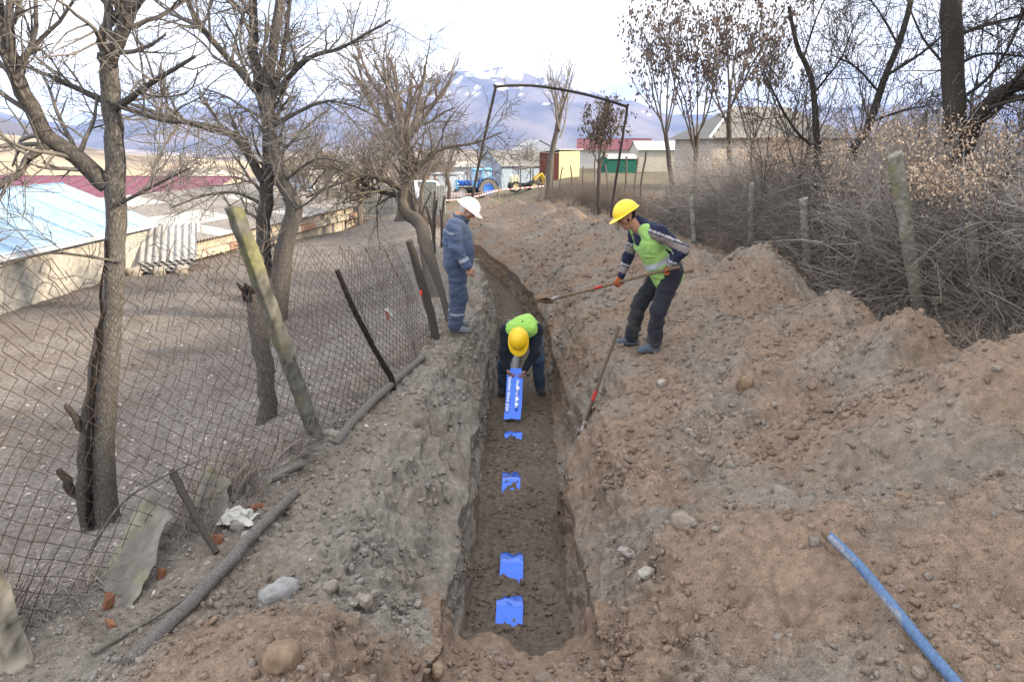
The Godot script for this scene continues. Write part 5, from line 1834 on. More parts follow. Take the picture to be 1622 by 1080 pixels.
func build_fences() -> void:
	# near yard fence, left of the lane
	var t := thing("wire_fence", "rusty sagging chain link fence with leaning posts around the yard", "fence")
	concrete_post(t, V(-2.3, -0.35, -2.72), V(-2.42, 1.75, -2.62), 0.13, 0.12, 3, V(1, 0, 0.4), Color(0.50, 0.45, 0.36), 0.2)
	concrete_post(t, V(-1.55, -0.3, -5.3), V(-1.94, 1.9, -4.9), 0.105, 0.1, 9, V(1, 0, 0.8), Color(0.175, 0.168, 0.145), 0.6)
	var mb := MB.new()
	var sp := spline([V(-1.17, -0.2, -6.52), V(-1.19, 0.08, -6.5), V(-1.31, 0.38, -6.42), V(-1.44, 0.75, -6.3), V(-1.58, 1.22, -6.2)], 4, 0.004)
	mb.tube(sp, taper(sp.size(), 0.032, 0.024), 8, Color(0.06, 0.048, 0.042), true, 0.12, 2)
	part("post", mb.mesh(), M.wood, t)
	mb = MB.new()
	sp = spline([V(-0.95, -0.2, -8.42), V(-1.0, 0.3, -8.33), V(-1.12, 0.85, -8.2), V(-1.2, 1.24, -8.1)], 4, 0.004)
	mb.tube(sp, taper(sp.size(), 0.06, 0.045), 9, Color(0.21, 0.18, 0.155), true, 0.1, 6)
	part("post", mb.mesh(), M.wood, t)
	mb = MB.new()
	sp = spline([V(-0.82, -0.2, -9.2), V(-1.0, 0.35, -9.6), V(-1.3, 0.9, -10.0)], 4, 0.004)
	mb.tube(sp, taper(sp.size(), 0.05, 0.04), 8, Color(0.17, 0.145, 0.12), true, 0.1, 6)
	part("post", mb.mesh(), M.wood, t)
	var gp := func(x: float, d: float) -> Vector3: return V(x, ground_h(x, d), -d)
	var path := [gp.call(-3.6, 0.9), gp.call(-2.45, 2.65), gp.call(-2.0, 4.0), gp.call(-1.6, 5.2)]
	var top1 := func(s: float, tot: float) -> Vector3:
		var k := s / tot
		return V(-0.2 * k - 0.1, 2.12 - 0.42 * smoothstep(0.35, 0.85, k) + 0.06 * sin(s * 5.0) + 0.1 * n_mid.get_noise_1d(s * 3.0), 0.1 + 0.12 * k)
	part("wire_mesh", chain_link(path, top1, 0.062, 0.055, 0.0029), M.wire, t)
	path = [gp.call(-1.6, 5.25), gp.call(-1.2, 6.45), gp.call(-0.98, 8.35)]
	var top2 := func(s: float, tot: float) -> Vector3:
		var k := s / tot
		return V(-0.36, 1.55 + 0.15 * exp(-pow((k - 0.22) / 0.12, 2.0)) - 0.28 * k + 0.08 * n_mid.get_noise_1d(s * 4.0 + 9.0), 0.25)
	part("wire_mesh", chain_link(path, top2, 0.05, 0.046, 0.0028), M.wire, t)
	# torn strands curling off the upper edge
	mb = MB.new()
	rng.seed = 14
	for i in 44:
		var s := rng.randf()
		var p := V(lerpf(-3.1, -2.0, s), 1.75 - 0.3 * s + rng.randfn() * 0.08, -lerpf(2.1, 4.7, s))
		var pts := PackedVector3Array()
		var a := rng.randf() * TAU
		var dd := V(rng.randfn(), 1.0, rng.randfn()).normalized()
		for k in 9:
			pts.append(p)
			dd = (dd + V(cos(a), sin(a), rng.randfn() * 0.3) * 0.45).normalized()
			a += 0.7
			p += dd * 0.028
		mb.tube(pts, taper(pts.size(), 0.0024, 0.0024), 3, Color.WHITE, false)
	part("loose_wire", mb.mesh(), M.wire, t).set_meta("kind", "stuff")
	# ribbons knotted on the fence
	for q in [[V(-1.09, 0.62, -8.17), Color(0.6, 0.05, 0.03), "red ribbon knotted on a fence post"], [V(-1.35, 0.62, -7.2), Color(0.7, 0.68, 0.68), "white ribbon with red ends caught in the wire mesh"]]:
		mb = MB.new()
		for k in 3:
			var dd := V(rng.randfn(), rng.randfn() - 0.4, rng.randfn()).normalized()
			var pp := PackedVector3Array([Vector3.ZERO, dd * 0.05, dd * 0.08 + V(0, -0.04, 0)])
			mb.tube(pp, PackedFloat32Array([0.012, 0.014, 0.006]), 5, (q[1] as Color) if k != 2 else Color(0.55, 0.06, 0.07))
		single("ribbon", mb.mesh(), M.cloth, q[2], "ribbon", q[0])
	# hedge fence on the right
	t = thing("hedge_fence", "old concrete post and wire fence half sunk in the thicket", "fence")
	concrete_post(t, V(5.2, -0.25, -8.3), V(4.36, 2.22, -8.2), 0.15, 0.14, 12, V(1, 0, 0.6), Color(0.31, 0.29, 0.25), 0.45)
	concrete_post(t, V(5.52, -0.25, -7.75), V(5.05, 1.5, -7.7), 0.11, 0.11, 14, V(1, 0, 0.6), Color(0.26, 0.24, 0.21), 0.3)
	concrete_post(t, V(4.98, -0.25, -11.3), V(4.66, 1.5, -11.3), 0.12, 0.11, 16, V(1, 0, 0.6), Color(0.36, 0.34, 0.31), 0.1)
	concrete_post(t, V(4.95, -0.25, -14.2), V(4.8, 1.6, -14.2), 0.11, 0.11, 18, V(1, 0, 0.6), Color(0.34, 0.32, 0.29), 0.1)
	concrete_post(t, V(4.5, -0.25, -17.0), V(4.3, 1.4, -17.0), 0.11, 0.11, 20, V(1, 0, 0.6), Color(0.34, 0.32, 0.29), 0.1)
	path = [gp.call(5.55, 6.2), gp.call(5.25, 8.3), gp.call(5.0, 11.3), gp.call(4.95, 14.2), gp.call(4.5, 17.0)]
	part("wire_mesh", chain_link(path, func(s: float, _t: float) -> Vector3: return V(-0.3 * (1.0 - smoothstep(2.0, 6.0, s)) - 0.12, 1.35 + 0.1 * sin(s), 0.0), 0.06, 0.055, 0.0022), M.steel_wire, t)
	# bare poles of the field fence farther along the lane
	t = thing("pole_fence", "row of thin bare poles along the lane before the yellow hut", "fence")
	rng.seed = 19
	for q in [[4.6, 25.0], [4.3, 27.0], [3.9, 29.0], [3.6, 31.0], [3.3, 33.0], [2.9, 34.5], [2.5, 36.5], [2.2, 38.5], [2.0, 40.5], [5.2, 30.0]]:
		mb = MB.new()
		var y := base_h(q[0], q[1])
		var h := rng.randf_range(1.5, 2.1)
		sp = spline([V(q[0], y - 0.1, -q[1]), V(q[0] + rng.randfn() * 0.04, y + h * 0.5, -q[1]), V(q[0] + rng.randfn() * 0.08, y + h, -q[1])], 3, 0.01)
		mb.tube(sp, taper(sp.size(), 0.05, 0.035), 6, Color(0.33, 0.285, 0.24) * rng.randf_range(0.7, 1.2), true, 0.1, 1)
		part("pole", mb.mesh(), M.wood, t)
	# rough stakes along the yard farther on
	t = thing("stake_fence", "row of crooked wooden stakes beyond the leaning hollow tree", "fence")
	for i in 16:
		var d := 15.0 + i * 0.95
		var x := tab(T_xf, d) + 0.15 + rng.randfn() * 0.12
		mb = MB.new()
		var y := base_h(x, d)
		var h := rng.randf_range(0.8, 1.5)
		sp = spline([V(x, y - 0.15, -d), V(x + rng.randfn() * 0.05, y + h * 0.5, -d), V(x + rng.randfn() * 0.16, y + h, -d + rng.randfn() * 0.1)], 3, 0.01)
		mb.tube(sp, taper(sp.size(), 0.045, 0.03), 6, Color(0.2, 0.17, 0.145) * rng.randf_range(0.7, 1.3), true, 0.15, i)
		part("stake", mb.mesh(), M.wood, t)

# ---------------------------------------------------------------- buildings
func wave_sheet(w: float, l: float, waves: int, amp: float, thick: float, flat := false) -> ArrayMesh:
	# a profiled roof sheet lying in x (across) and z (down the slope); flat sheets have raised seams
	var mb := MB.new()
	var prof := []
	if flat:
		prof = [[-0.5, 0.0], [-0.49, amp], [-0.47, amp], [-0.46, 0.0], [-0.2, 0.0], [-0.18, amp * 0.4], [-0.16, 0.0], [0.16, 0.0], [0.18, amp * 0.4], [0.2, 0.0], [0.495, 0.0]]
	else:
		var m := waves * 4
		for i in m + 1:
			prof.append([i / float(m) - 0.5, amp * sin(TAU * i / 4.0)])
	for s in 2:
		for z in 2:
			for p in prof:
				mb.add(V(p[0] * w, p[1] - s * thick, (z - 0.5) * l), Vector3.UP if s == 0 else Vector3.DOWN)
	var m := prof.size()
	for s in 2:
		for i in m - 1:
			var a := s * 2 * m + i
			if s == 0:
				mb.tri(a, a + m, a + m + 1)
				mb.tri(a, a + m + 1, a + 1)
			else:
				mb.tri(a, a + m + 1, a + m)
				mb.tri(a, a + 1, a + m + 1)
	mb.smooth_from(0, 0)
	for z in 2:
		for i in m - 1:
			var a: Vector3 = mb.v[z * m + i]
			var b: Vector3 = mb.v[z * m + i + 1]
			if z == 1:
				mb.quad(a - V(0, thick, 0), b - V(0, thick, 0), b, a)
			else:
				mb.quad(b - V(0, thick, 0), a - V(0, thick, 0), a, b)
	return mb.mesh()

var tint_cache := {}
func tinted(base: StandardMaterial3D, c: Color) -> StandardMaterial3D:
	var key := [base, c]
	if tint_cache.has(key):
		return tint_cache[key]
	var m: StandardMaterial3D = base.duplicate()
	m.albedo_color = c.linear_to_srgb()
	tint_cache[key] = m
	return m

# ridge runs along local z.  half: half span in x, l: length in z, eave and ridge heights above the base
func gable_house(t: Node3D, half: float, l: float, eave: float, ridge: float, wall: Color, sheet: Mesh, sheet_w: float, rows: int, tones: Array, over: float, both := true, wall_mat = null) -> void:
	var mb := MB.new()
	var z0 := -l * 0.5
	var z1 := l * 0.5
	var b := -1.2
	mb.quad(V(half, b, z1), V(half, b, z0), V(half, eave, z0), V(half, eave, z1), wall)
	mb.quad(V(-half, b, z0), V(-half, b, z1), V(-half, eave, z1), V(-half, eave, z0), wall)
	for s in [-1.0, 1.0]:
		var z: float = z1 * s
		var p := [V(-half, b, z), V(half, b, z), V(half, eave, z), V(0, ridge, z), V(-half, eave, z)]
		if s < 0:
			p.reverse()
		mb.quad(p[0], p[1], p[2], p[4], wall) if s > 0 else mb.quad(p[4], p[3], p[2], p[0], wall)
		if s > 0:
			mb.face3(p[2], p[3], p[4], wall)
		else:
			mb.face3(V(-half, eave, z), V(0, ridge, z), V(half, eave, z), wall)
	part("wall", mb.mesh(), M.plain if wall_mat == null else wall_mat, t)
	var rf := Node3D.new()
	rf.name = "roof"
	t.add_child(rf)
	var run := Vector2(half + over, (ridge - eave) * (half + over) / half)
	var sl := run.length()
	var ang := atan2(run.y, run.x)
	var n := int(ceil((l + over) / sheet_w))
	var step := (l + over) / n
	for s in ([-1.0, 1.0] if both else [1.0]):
		for i in n:
			for r in rows:
				var k := (r + 0.5) / rows
				var o := MeshInstance3D.new()
				o.name = "roof_sheet"
				o.mesh = sheet
				o.material_override = tones[rng.randi() % tones.size()]
				rf.add_child(o, true)
				var c := V(s * run.x * k, ridge - run.y * k + 0.03 + 0.012 * (rows - r) + rng.randf() * 0.006, z0 - over * 0.5 + step * (i + 0.5))
				# sheet: x across -> world z, z down slope -> world x
				var bs := Basis(V(0, 0, -s), V(s * sin(ang), cos(ang), 0), V(s * cos(ang), -sin(ang), 0))
				o.transform = Transform3D(bs.scaled_local(V(step / sheet_w, 1, sl / rows * 1.03)), c)

func window_on(t: Node3D, at: Vector3, w: float, h: float, turn: float, frame: Color) -> void:
	var fr := MB.new()
	var b := Basis(Vector3.UP, turn)
	for s in [-1.0, 1.0]:
		fr.box(b * V(s * w * 0.5, 0, 0), V(0.07, h + 0.07, 0.08), b, frame)
		fr.box(b * V(0, s * h * 0.5, 0), V(w - 0.07, 0.07, 0.07), b, frame)
	var f := part("window", fr.mesh(), M.paint, t, at)
	var gl := MB.new()
	gl.box(Vector3.ZERO, V(w - 0.06, h - 0.06, 0.03), b)
	part("pane", gl.mesh(), M.glass, f)

func build_buildings() -> void:
	rng.seed = 5
	var flat_sheet := wave_sheet(1.05, 1.0, 1, 0.035, 0.006, true)
	var slate_sheet := wave_sheet(1.1, 1.0, 7, 0.024, 0.008)
	# blue roofed shed
	var t := thing("shed", "low plastered shed with a pale blue sheet metal roof", "shed", V(-11.2, -0.64, -11.0))
	var blues := [tinted(M.sheet, Color(0.34, 0.50, 0.68)), tinted(M.sheet, Color(0.36, 0.52, 0.69)), tinted(M.sheet, Color(0.31, 0.47, 0.65))]
	gable_house(t, 2.0, 13.2, 1.15, 2.0, Color(0.55, 0.51, 0.45), flat_sheet, 1.05, 1, blues, 0.22)
	var mb := MB.new()
	mb.bevel_box(V(2.2, 1.04, 0), V(0.05, 0.14, 13.4), 0.01, Basis(), Color(0.62, 0.66, 0.70))
	part("fascia", mb.mesh(), M.paint, t)
	# long slate roofed shed
	t = thing("barn", "long low barn under patched grey corrugated slate with white sheets", "barn", V(-12.3, -0.85, -24.8), -0.16)
	var greys := [tinted(M.plain, Color(0.30, 0.275, 0.255)), tinted(M.plain, Color(0.26, 0.24, 0.225)), tinted(M.plain, Color(0.34, 0.31, 0.285)), tinted(M.plain, Color(0.28, 0.26, 0.24)), tinted(M.plain, Color(0.56, 0.54, 0.51)), tinted(M.plain, Color(0.30, 0.28, 0.26))]
	gable_house(t, 4.6, 13.0, 0.72, 1.5, Color(0.52, 0.45, 0.36), slate_sheet, 1.1, 4, greys, 0.25)
	for i in 11:
		mb = MB.new()
		mb.bevel_box(Vector3.ZERO, V(0.2, 0.2, 1.12), 0.02, Basis(), Color(0.56, 0.49, 0.39) * rng.randf_range(0.85, 1.1) if i % 4 else Color(0.42, 0.24, 0.17))
		part("block", mb.mesh(), M.plain, t, V(4.72, 0.32, -5.9 + i * 1.16))
	# maroon roofed shed
	t = thing("shed", "long shed with a maroon metal roof beyond the slate barn", "shed", V(-25.0, -1.75, -43.0), PI * 0.5 - 0.08)
	var reds := [tinted(M.sheet, Color(0.21, 0.055, 0.09)), tinted(M.sheet, Color(0.195, 0.05, 0.085))]
	gable_house(t, 4.5, 17.0, 1.3, 2.25, Color(0.6, 0.53, 0.42), flat_sheet, 1.05, 1, reds, 0.25)
	# low pale roofs
	for q in [[-24.0, -57.0, 0.3, Color(0.55, 0.56, 0.58), "low outbuilding with a whitish roof behind the slate barn"], [-21.0, -61.0, 0.5, Color(0.38, 0.50, 0.64), "low outbuilding with a faded blue roof behind the slate barn"]]:
		t = thing("outbuilding", q[4], "outbuilding", V(q[0], base_h(q[0], -q[1]), q[1]), PI * 0.5 + q[2])
		gable_house(t, 2.6, 6.5, 1.1, 1.9, Color(0.55, 0.5, 0.42), flat_sheet, 1.05, 1, [tinted(M.sheet, q[3])], 0.25)
	# grey barn beyond the tractor
	t = thing("barn", "grey roofed barn with a pale blue gable beyond the tractor", "barn", V(1.2, base_h(1.2, 77.0), -77.0), PI * 0.5 + 0.42)
	gable_house(t, 3.4, 8.0, 1.9, 3.3, Color(0.42, 0.5, 0.6), slate_sheet, 1.1, 2, [tinted(M.plain, Color(0.33, 0.31, 0.28)), tinted(M.plain, Color(0.36, 0.34, 0.31))], 0.3)
	# house with blue grey gable behind the hut
	t = thing("house", "small house with a blue-grey gable and white roof behind the hut", "house", V(2.6, base_h(2.6, 84.0), -84.0), 0.25)
	gable_house(t, 2.0, 5.0, 2.9, 3.9, Color(0.40, 0.45, 0.52), flat_sheet, 1.05, 1, [tinted(M.sheet, Color(0.62, 0.64, 0.66))], 0.25)
	# brick house behind the van
	t = thing("house", "old brick house with narrow dark windows behind the white van", "house", V(-8.2, base_h(-8.2, 84.0), -84.0), PI * 0.5)
	gable_house(t, 3.0, 8.0, 2.9, 4.0, Color(0.44, 0.38, 0.33), slate_sheet, 1.1, 2, [tinted(M.plain, Color(0.36, 0.32, 0.29))], 0.3)
	for i in 3:
		window_on(t, V(3.03, 1.7, -2.4 + i * 1.1), 0.55, 1.35, PI * 0.5, Color(0.5, 0.47, 0.43))
	# white walled store
	t = thing("store_shed", "whitewashed store shed directly behind the blue tractor", "shed", V(-4.0, base_h(-4.0, 78.0), -78.0), PI * 0.5 - 0.1)
	gable_house(t, 1.6, 4.0, 2.2, 2.7, Color(0.74, 0.75, 0.77), slate_sheet, 1.1, 1, [tinted(M.plain, Color(0.66, 0.60, 0.52))], 0.2)
	# the yellow and brown hut
	var hy := base_h(4.0, 61.0)
	t = thing("hut", "small metal hut with one yellow and one red-brown side", "hut", V(4.05, hy, -61.0), 0.7)
	mb = MB.new()
	mb.quad(V(-1.2, -0.3, 1.2), V(1.2, -0.3, 1.2), V(1.2, 2.25, 1.2), V(-1.2, 2.25, 1.2), Color(0.72, 0.66, 0.34))
	mb.quad(V(1.2, -0.3, 1.2), V(1.2, -0.3, -1.2), V(1.2, 2.05, -1.2), V(1.2, 2.25, 1.2), Color(0.72, 0.66, 0.34))
	mb.quad(V(1.2, -0.3, -1.2), V(-1.2, -0.3, -1.2), V(-1.2, 2.05, -1.2), V(1.2, 2.05, -1.2), Color(0.2, 0.07, 0.05))
	part("yellow_wall", mb.mesh(), M.plain, t)
	for i in 6:
		mb = MB.new()
		mb.bevel_box(V(-1.22, 0.9, -1.0 + i * 0.4), V(0.05, 2.4, 0.38), 0.012, Basis(), Color(0.20, 0.075, 0.052) * rng.randf_range(0.85, 1.2))
		part("brown_panel", mb.mesh(), M.plain, t)
	for i in 3:
		mb = MB.new()
		mb.bevel_box(V(-0.95 + i * 0.95, 2.26, 0), V(0.93, 0.06, 2.9), 0.015, Basis(Vector3.RIGHT, -0.08), Color(0.70, 0.71, 0.72))
		part("roof_sheet", mb.mesh(), M.sheet, t)
	# maroon roofed house, green shed, white roofed block house
	t = thing("house", "pale house with a dark red roof beyond the field", "house", V(13.0, base_h(13.0, 92.0), -92.0), PI * 0.5 - 0.1)
	gable_house(t, 3.6, 9.0, 2.4, 3.6, Color(0.66, 0.65, 0.62), flat_sheet, 1.05, 1, [tinted(M.sheet, Color(0.17, 0.035, 0.05))], 0.4)
	window_on(t, V(3.63, 1.4, -1.5), 0.9, 1.0, PI * 0.5, Color(0.6, 0.6, 0.58))
	window_on(t, V(3.63, 1.4, 1.8), 0.9, 1.0, PI * 0.5, Color(0.6, 0.6, 0.58))
	t = thing("green_shed", "low dark green metal shed in the field", "shed", V(10.6, base_h(10.6, 71.0), -71.0), PI * 0.5 + 0.15)
	gable_house(t, 1.2, 3.0, 1.35, 1.75, Color(0.02, 0.13, 0.095), flat_sheet, 1.05, 1, [tinted(M.sheet, Color(0.5, 0.48, 0.45))], 0.15)
	mb = MB.new()
	mb.bevel_box(V(1.23, 0.6, 0.3), V(0.04, 1.1, 0.8), 0.01, Basis(), Color(0.015, 0.10, 0.075))
	part("door", mb.mesh(), M.paint, t)
	t = thing("block_house", "cream block house with a bright white roof beyond the field", "house", V(16.2, base_h(16.2, 76.0), -76.0), PI * 0.5)
	gable_house(t, 2.6, 6.6, 2.2, 3.0, Color(0.60, 0.55, 0.47), flat_sheet, 1.05, 1, [tinted(M.sheet, Color(0.74, 0.75, 0.76))], 0.3)
	# block garden wall joined to it
	mb = MB.new()
	mb.bevel_box(V(0, 0.6, 0), V(4.5, 1.9, 0.3), 0.02, Basis(), Color(0.5, 0.46, 0.4))
	single("garden_wall", mb.mesh(), M.plain, "low grey block wall beside the white roofed block house", "wall", V(11.8, base_h(11.8, 78.0), -78.0))
	# the hip roofed house behind the thicket
	var gy := base_h(14.0, 41.0)
	t = thing("hip_house", "plastered house with a weathered grey hipped roof behind the thicket", "house", V(14.2, gy, -42.0), 0.12)
	mb = MB.new()
	mb.box(V(0, 1.1, 0), V(7.6, 3.4, 6.0), Basis(), Color(0.55, 0.50, 0.44))
	part("wall", mb.mesh(), M.plain, t)
	mb = MB.new()
	var e := 2.75
	var c := [V(-4.2, e, 3.4), V(4.2, e, 3.4), V(4.2, e, -3.4), V(-4.2, e, -3.4)]
	var ra := V(-1.6, e + 1.75, 0)
	var rb := V(1.6, e + 1.75, 0)
	var gc := Color(0.25, 0.235, 0.215)
	mb.quad(c[0], c[1], rb, ra, gc)
	mb.face3(c[1], c[2], rb, gc)
	mb.quad(c[2], c[3], ra, rb, gc)
	mb.face3(c[3], c[0], ra, gc)
	mb.quad(c[3], c[2], c[1], c[0], gc * 0.8)
	var roof := part("roof", mb.mesh(), M.plain, t)
	for i in 15:
		# slate courses standing proud of the roof
		var k := (i % 5 + 0.5) / 5.0
		mb = MB.new()
		var w := lerpf(8.4, 3.2, k)
		if i < 5:
			mb.box(V(0, e + 1.75 * k + 0.04, 3.4 * (1.0 - k)), V(w - 0.1, 0.03, 0.78), Basis(Vector3.RIGHT, 0.475), gc * rng.randf_range(0.85, 1.2))
			part("slate_course", mb.mesh(), M.plain, roof)
	mb = MB.new()
	mb.tube(PackedVector3Array([V(-4.22, e + 0.05, 3.42), V(-1.6, e + 1.8, 0.02)]), PackedFloat32Array([0.07, 0.07]), 6, Color(0.6, 0.6, 0.6))
	part("ridge_cap", mb.mesh(), M.paint, roof)
	window_on(t, V(-1.6, 1.5, 3.03), 1.0, 1.2, 0.0, Color(0.4, 0.38, 0.36))
	window_on(t, V(1.4, 1.5, 3.03), 1.0, 1.2, 0.0, Color(0.4, 0.38, 0.36))
	# village below
	var hs: Node3D = null
	var cols := [Color(0.40, 0.30, 0.24), Color(0.45, 0.43, 0.42), Color(0.34, 0.2, 0.16)]
	rng.seed = 23
	var protos := []
	for k in 3:
		t = thing("village_house", ["village house with a tan roof on the valley side", "village house with a grey roof on the valley side", "village house with a brown-red roof on the valley side"][k], "house", V([-52.0, -44.0, -68.0][k], base_h(-50.0, 120.0) + 0.2, [-125.0, -105.0, -150.0][k]), k * 0.7, "houses down in the valley")
		gable_house(t, 3.2, 8.0, 2.6, 4.2, [Color(0.62, 0.54, 0.43), Color(0.66, 0.63, 0.58), Color(0.58, 0.5, 0.42)][k], flat_sheet, 8.0, 1, [tinted(M.sheet, cols[k])], 0.35)
		window_on(t, V(3.23, 1.4, -2.0), 0.9, 1.1, PI * 0.5, Color(0.6, 0.6, 0.58))
		window_on(t, V(3.23, 1.4, 2.0), 0.9, 1.1, PI * 0.5, Color(0.6, 0.6, 0.58))
		protos.append(t)
	for i in 18:
		var d := rng.randf_range(95.0, 290.0)
		var x := rng.randf_range(-0.52, -0.07) * d
		dup(protos[i % 3], V(x, base_h(x, d) - 0.1, -d), rng.randf() * TAU, rng.randf_range(0.8, 1.1))

# ---------------------------------------------------------------- vehicles
func wheel(t: Node3D, at: Vector3, r: float, w: float, rim_col: Color, lugs: int, tyre_col := Color(0.05, 0.048, 0.045)) -> void:
	# axle along local z
	var bs := Basis(Vector3.RIGHT, PI * 0.5)
	var mb := MB.new()
	var prof := PackedVector2Array([Vector2(r * 0.58, -w * 0.42), Vector2(r * 0.82, -w * 0.5), Vector2(r * 0.95, -w * 0.44), Vector2(r, -w * 0.25), Vector2(r, w * 0.25), Vector2(r * 0.95, w * 0.44), Vector2(r * 0.82, w * 0.5), Vector2(r * 0.58, w * 0.42)])
	mb.lathe(Vector3.ZERO, prof, 28, bs, tyre_col)
	for i in lugs:
		var a := TAU * i / lugs
		for s in [-1.0, 1.0]:
			mb.box(V(cos(a + s * 0.06) * r * 1.0, sin(a + s * 0.06) * r * 1.0, s * w * 0.22), V(0.06, r * 0.09, w * 0.48), Basis(Vector3.BACK, a) * Basis(Vector3.RIGHT, s * 0.5), tyre_col)
	var ty := part("wheel", mb.mesh(), M.rubber, t, at)
	mb = MB.new()
	mb.lathe(Vector3.ZERO, PackedVector2Array([Vector2(0.001, -w * 0.15), Vector2(r * 0.25, -w * 0.2), Vector2(r * 0.5, -w * 0.32), Vector2(r * 0.6, -w * 0.43), Vector2(r * 0.6, w * 0.43), Vector2(r * 0.5, w * 0.32), Vector2(r * 0.25, w * 0.2), Vector2(0.001, w * 0.15)]), 20, bs, rim_col)
	part("rim", mb.mesh(), M.paint, ty)

func build_vehicles() -> void:
	# blue tractor, nose to the left
	var bl := Color(0.025, 0.10, 0.42)
	var lb := Color(0.13, 0.42, 0.68)
	var ty := base_h(-2.9, 56.5)
	var t := thing("tractor", "old blue farm tractor with a light blue cab parked on the lane", "tractor", V(-2.9, ty, -56.5), 0.25)
	for s in [-1.0, 1.0]:
		wheel(t, V(0.85, 0.76, 0.75 * s), 0.76, 0.38, Color(0.05, 0.16, 0.5), 16, Color(0.16, 0.145, 0.13))
		wheel(t, V(-1.25, 0.42, 0.68 * s), 0.42, 0.2, Color(0.3, 0.34, 0.4), 0, Color(0.14, 0.13, 0.12))
	var mb := MB.new()
	mb.bevel_box(V(-0.45, 0.72, 0), V(1.9, 0.36, 0.42), 0.05, Basis(), Color(0.03, 0.032, 0.04))
	mb.bevel_box(V(0.85, 0.76, 0), V(0.5, 0.4, 0.95), 0.05, Basis(), Color(0.03, 0.032, 0.04))
	part("chassis", mb.mesh(), M.paint, t)
	mb = MB.new()
	mb.tube(PackedVector3Array([V(-1.25, 0.42, -0.6), V(-1.25, 0.5, 0), V(-1.25, 0.42, 0.6)]), PackedFloat32Array([0.06, 0.07, 0.06]), 8, Color(0.03, 0.03, 0.035))
	part("front_axle", mb.mesh(), M.paint, t)
	mb = MB.new()
	mb.bevel_box(V(-0.8, 1.2, 0), V(1.35, 0.42, 0.58), 0.1, Basis(), bl)
	part("hood", mb.mesh(), M.paint, t)
	mb = MB.new()
	mb.bevel_box(V(-1.52, 1.08, 0), V(0.12, 0.7, 0.62), 0.03, Basis(), lb)
	part("radiator_grille", mb.mesh(), M.paint, t)
	for s in [-1.0, 1.0]:
		mb = MB.new()
		mb.lathe(V(-1.5, 1.15, 0.38 * s), PackedVector2Array([Vector2(0.001, -0.06), Vector2(0.07, -0.06), Vector2(0.09, 0.04), Vector2(0.001, 0.05)]), 12, Basis(Vector3.BACK, PI * 0.5), Color(0.5, 0.5, 0.48))
		part("headlight", mb.mesh(), M.steel, t)
		mb = MB.new()
		var pts := PackedVector3Array()
		for k in 9:
			var a := 0.15 + k / 8.0 * 2.5
			pts.append(V(0.85 + cos(a) * 0.86, 0.76 + sin(a) * 0.86, 0.75 * s))
		for k in 8:
			mb.quad(pts[k] + V(0, 0, -0.22), pts[k] + V(0, 0, 0.22), pts[k + 1] + V(0, 0, 0.22), pts[k + 1] + V(0, 0, -0.22), bl)
		part("mudguard", mb.mesh(), M.paint, t)
	mb = MB.new()
	for q in [[-0.1, 0.52], [-0.1, -0.52], [0.5, 0.58], [0.5, -0.58], [1.15, 0.55], [1.15, -0.55]]:
		mb.bevel_box(V(q[0], 1.55, q[1]), V(0.09, 1.3, 0.07), 0.01, Basis(), lb)
	mb.bevel_box(V(0.5, 0.98, 0.0), V(1.3, 0.4, 1.05), 0.03, Basis(), bl)
	mb.bevel_box(V(0.82, 1.32, 0.56), V(0.6, 0.32, 0.05), 0.01, Basis(), lb)
	part("cab_frame", mb.mesh(), M.paint, t)
	mb = MB.new()
	mb.bevel_box(V(0.53, 2.25, 0), V(1.55, 0.16, 1.32), 0.06, Basis(), Color(0.2, 0.5, 0.72))
	part("cab_roof", mb.mesh(), M.paint, t)
	for q in [[V(-0.1, 1.75, 0), V(0.02, 0.75, 0.92)], [V(1.16, 1.75, 0), V(0.02, 0.75, 0.95)], [V(0.82, 1.78, 0.56), V(0.52, 0.6, 0.02)], [V(0.82, 1.78, -0.56), V(0.52, 0.6, 0.02)]]:
		mb = MB.new()
		mb.box(q[0], q[1])
		part("window", mb.mesh(), M.clear, t)
	var dr := MB.new()
	var db := Basis(Vector3.UP, -1.0)
	for s in [-1.0, 1.0]:
		dr.bevel_box(db * V(s * 0.27, 0, 0), V(0.05, 1.15, 0.04), 0.01, db, lb)
		dr.bevel_box(db * V(0, s * 0.55, 0), V(0.49, 0.06, 0.035), 0.01, db, lb)
	dr.bevel_box(db * V(0, -0.35, 0), V(0.49, 0.35, 0.03), 0.01, db, lb)
	var door := part("door", dr.mesh(), M.paint, t, V(-0.24, 1.5, 0.78))
	mb = MB.new()
	mb.box(db * V(0, 0.2, 0), V(0.48, 0.65, 0.015), db)
	part("pane", mb.mesh(), M.clear, door)
	mb = MB.new()
	mb.tube(PackedVector3Array([V(-0.7, 1.4, 0.2), V(-0.7, 1.95, 0.2), V(-0.75, 2.05, 0.2)]), PackedFloat32Array([0.05, 0.035, 0.035]), 8, Color(0.06, 0.05, 0.045))
	part("exhaust_pipe", mb.mesh(), M.rust, t)
	mb = MB.new()
	var ring := PackedVector3Array()
	for k in 13:
		ring.append(V(0.12, 1.45, 0) + Basis(Vector3.BACK, -0.6) * V(0, cos(TAU * k / 12.0), sin(TAU * k / 12.0)) * 0.2)
	mb.tube(ring, taper(13, 0.018, 0.018), 5, Color(0.03, 0.03, 0.03), false)
	part("steering_wheel", mb.mesh(), M.paint, t)
	mb = MB.new()
	mb.bevel_box(V(0.72, 1.2, 0), V(0.45, 0.14, 0.5), 0.04, Basis(), Color(0.03, 0.03, 0.03))
	mb.bevel_box(V(0.95, 1.45, 0), V(0.1, 0.5, 0.48), 0.04, Basis(), Color(0.03, 0.03, 0.03))
	part("seat", mb.mesh(), M.paint, t)
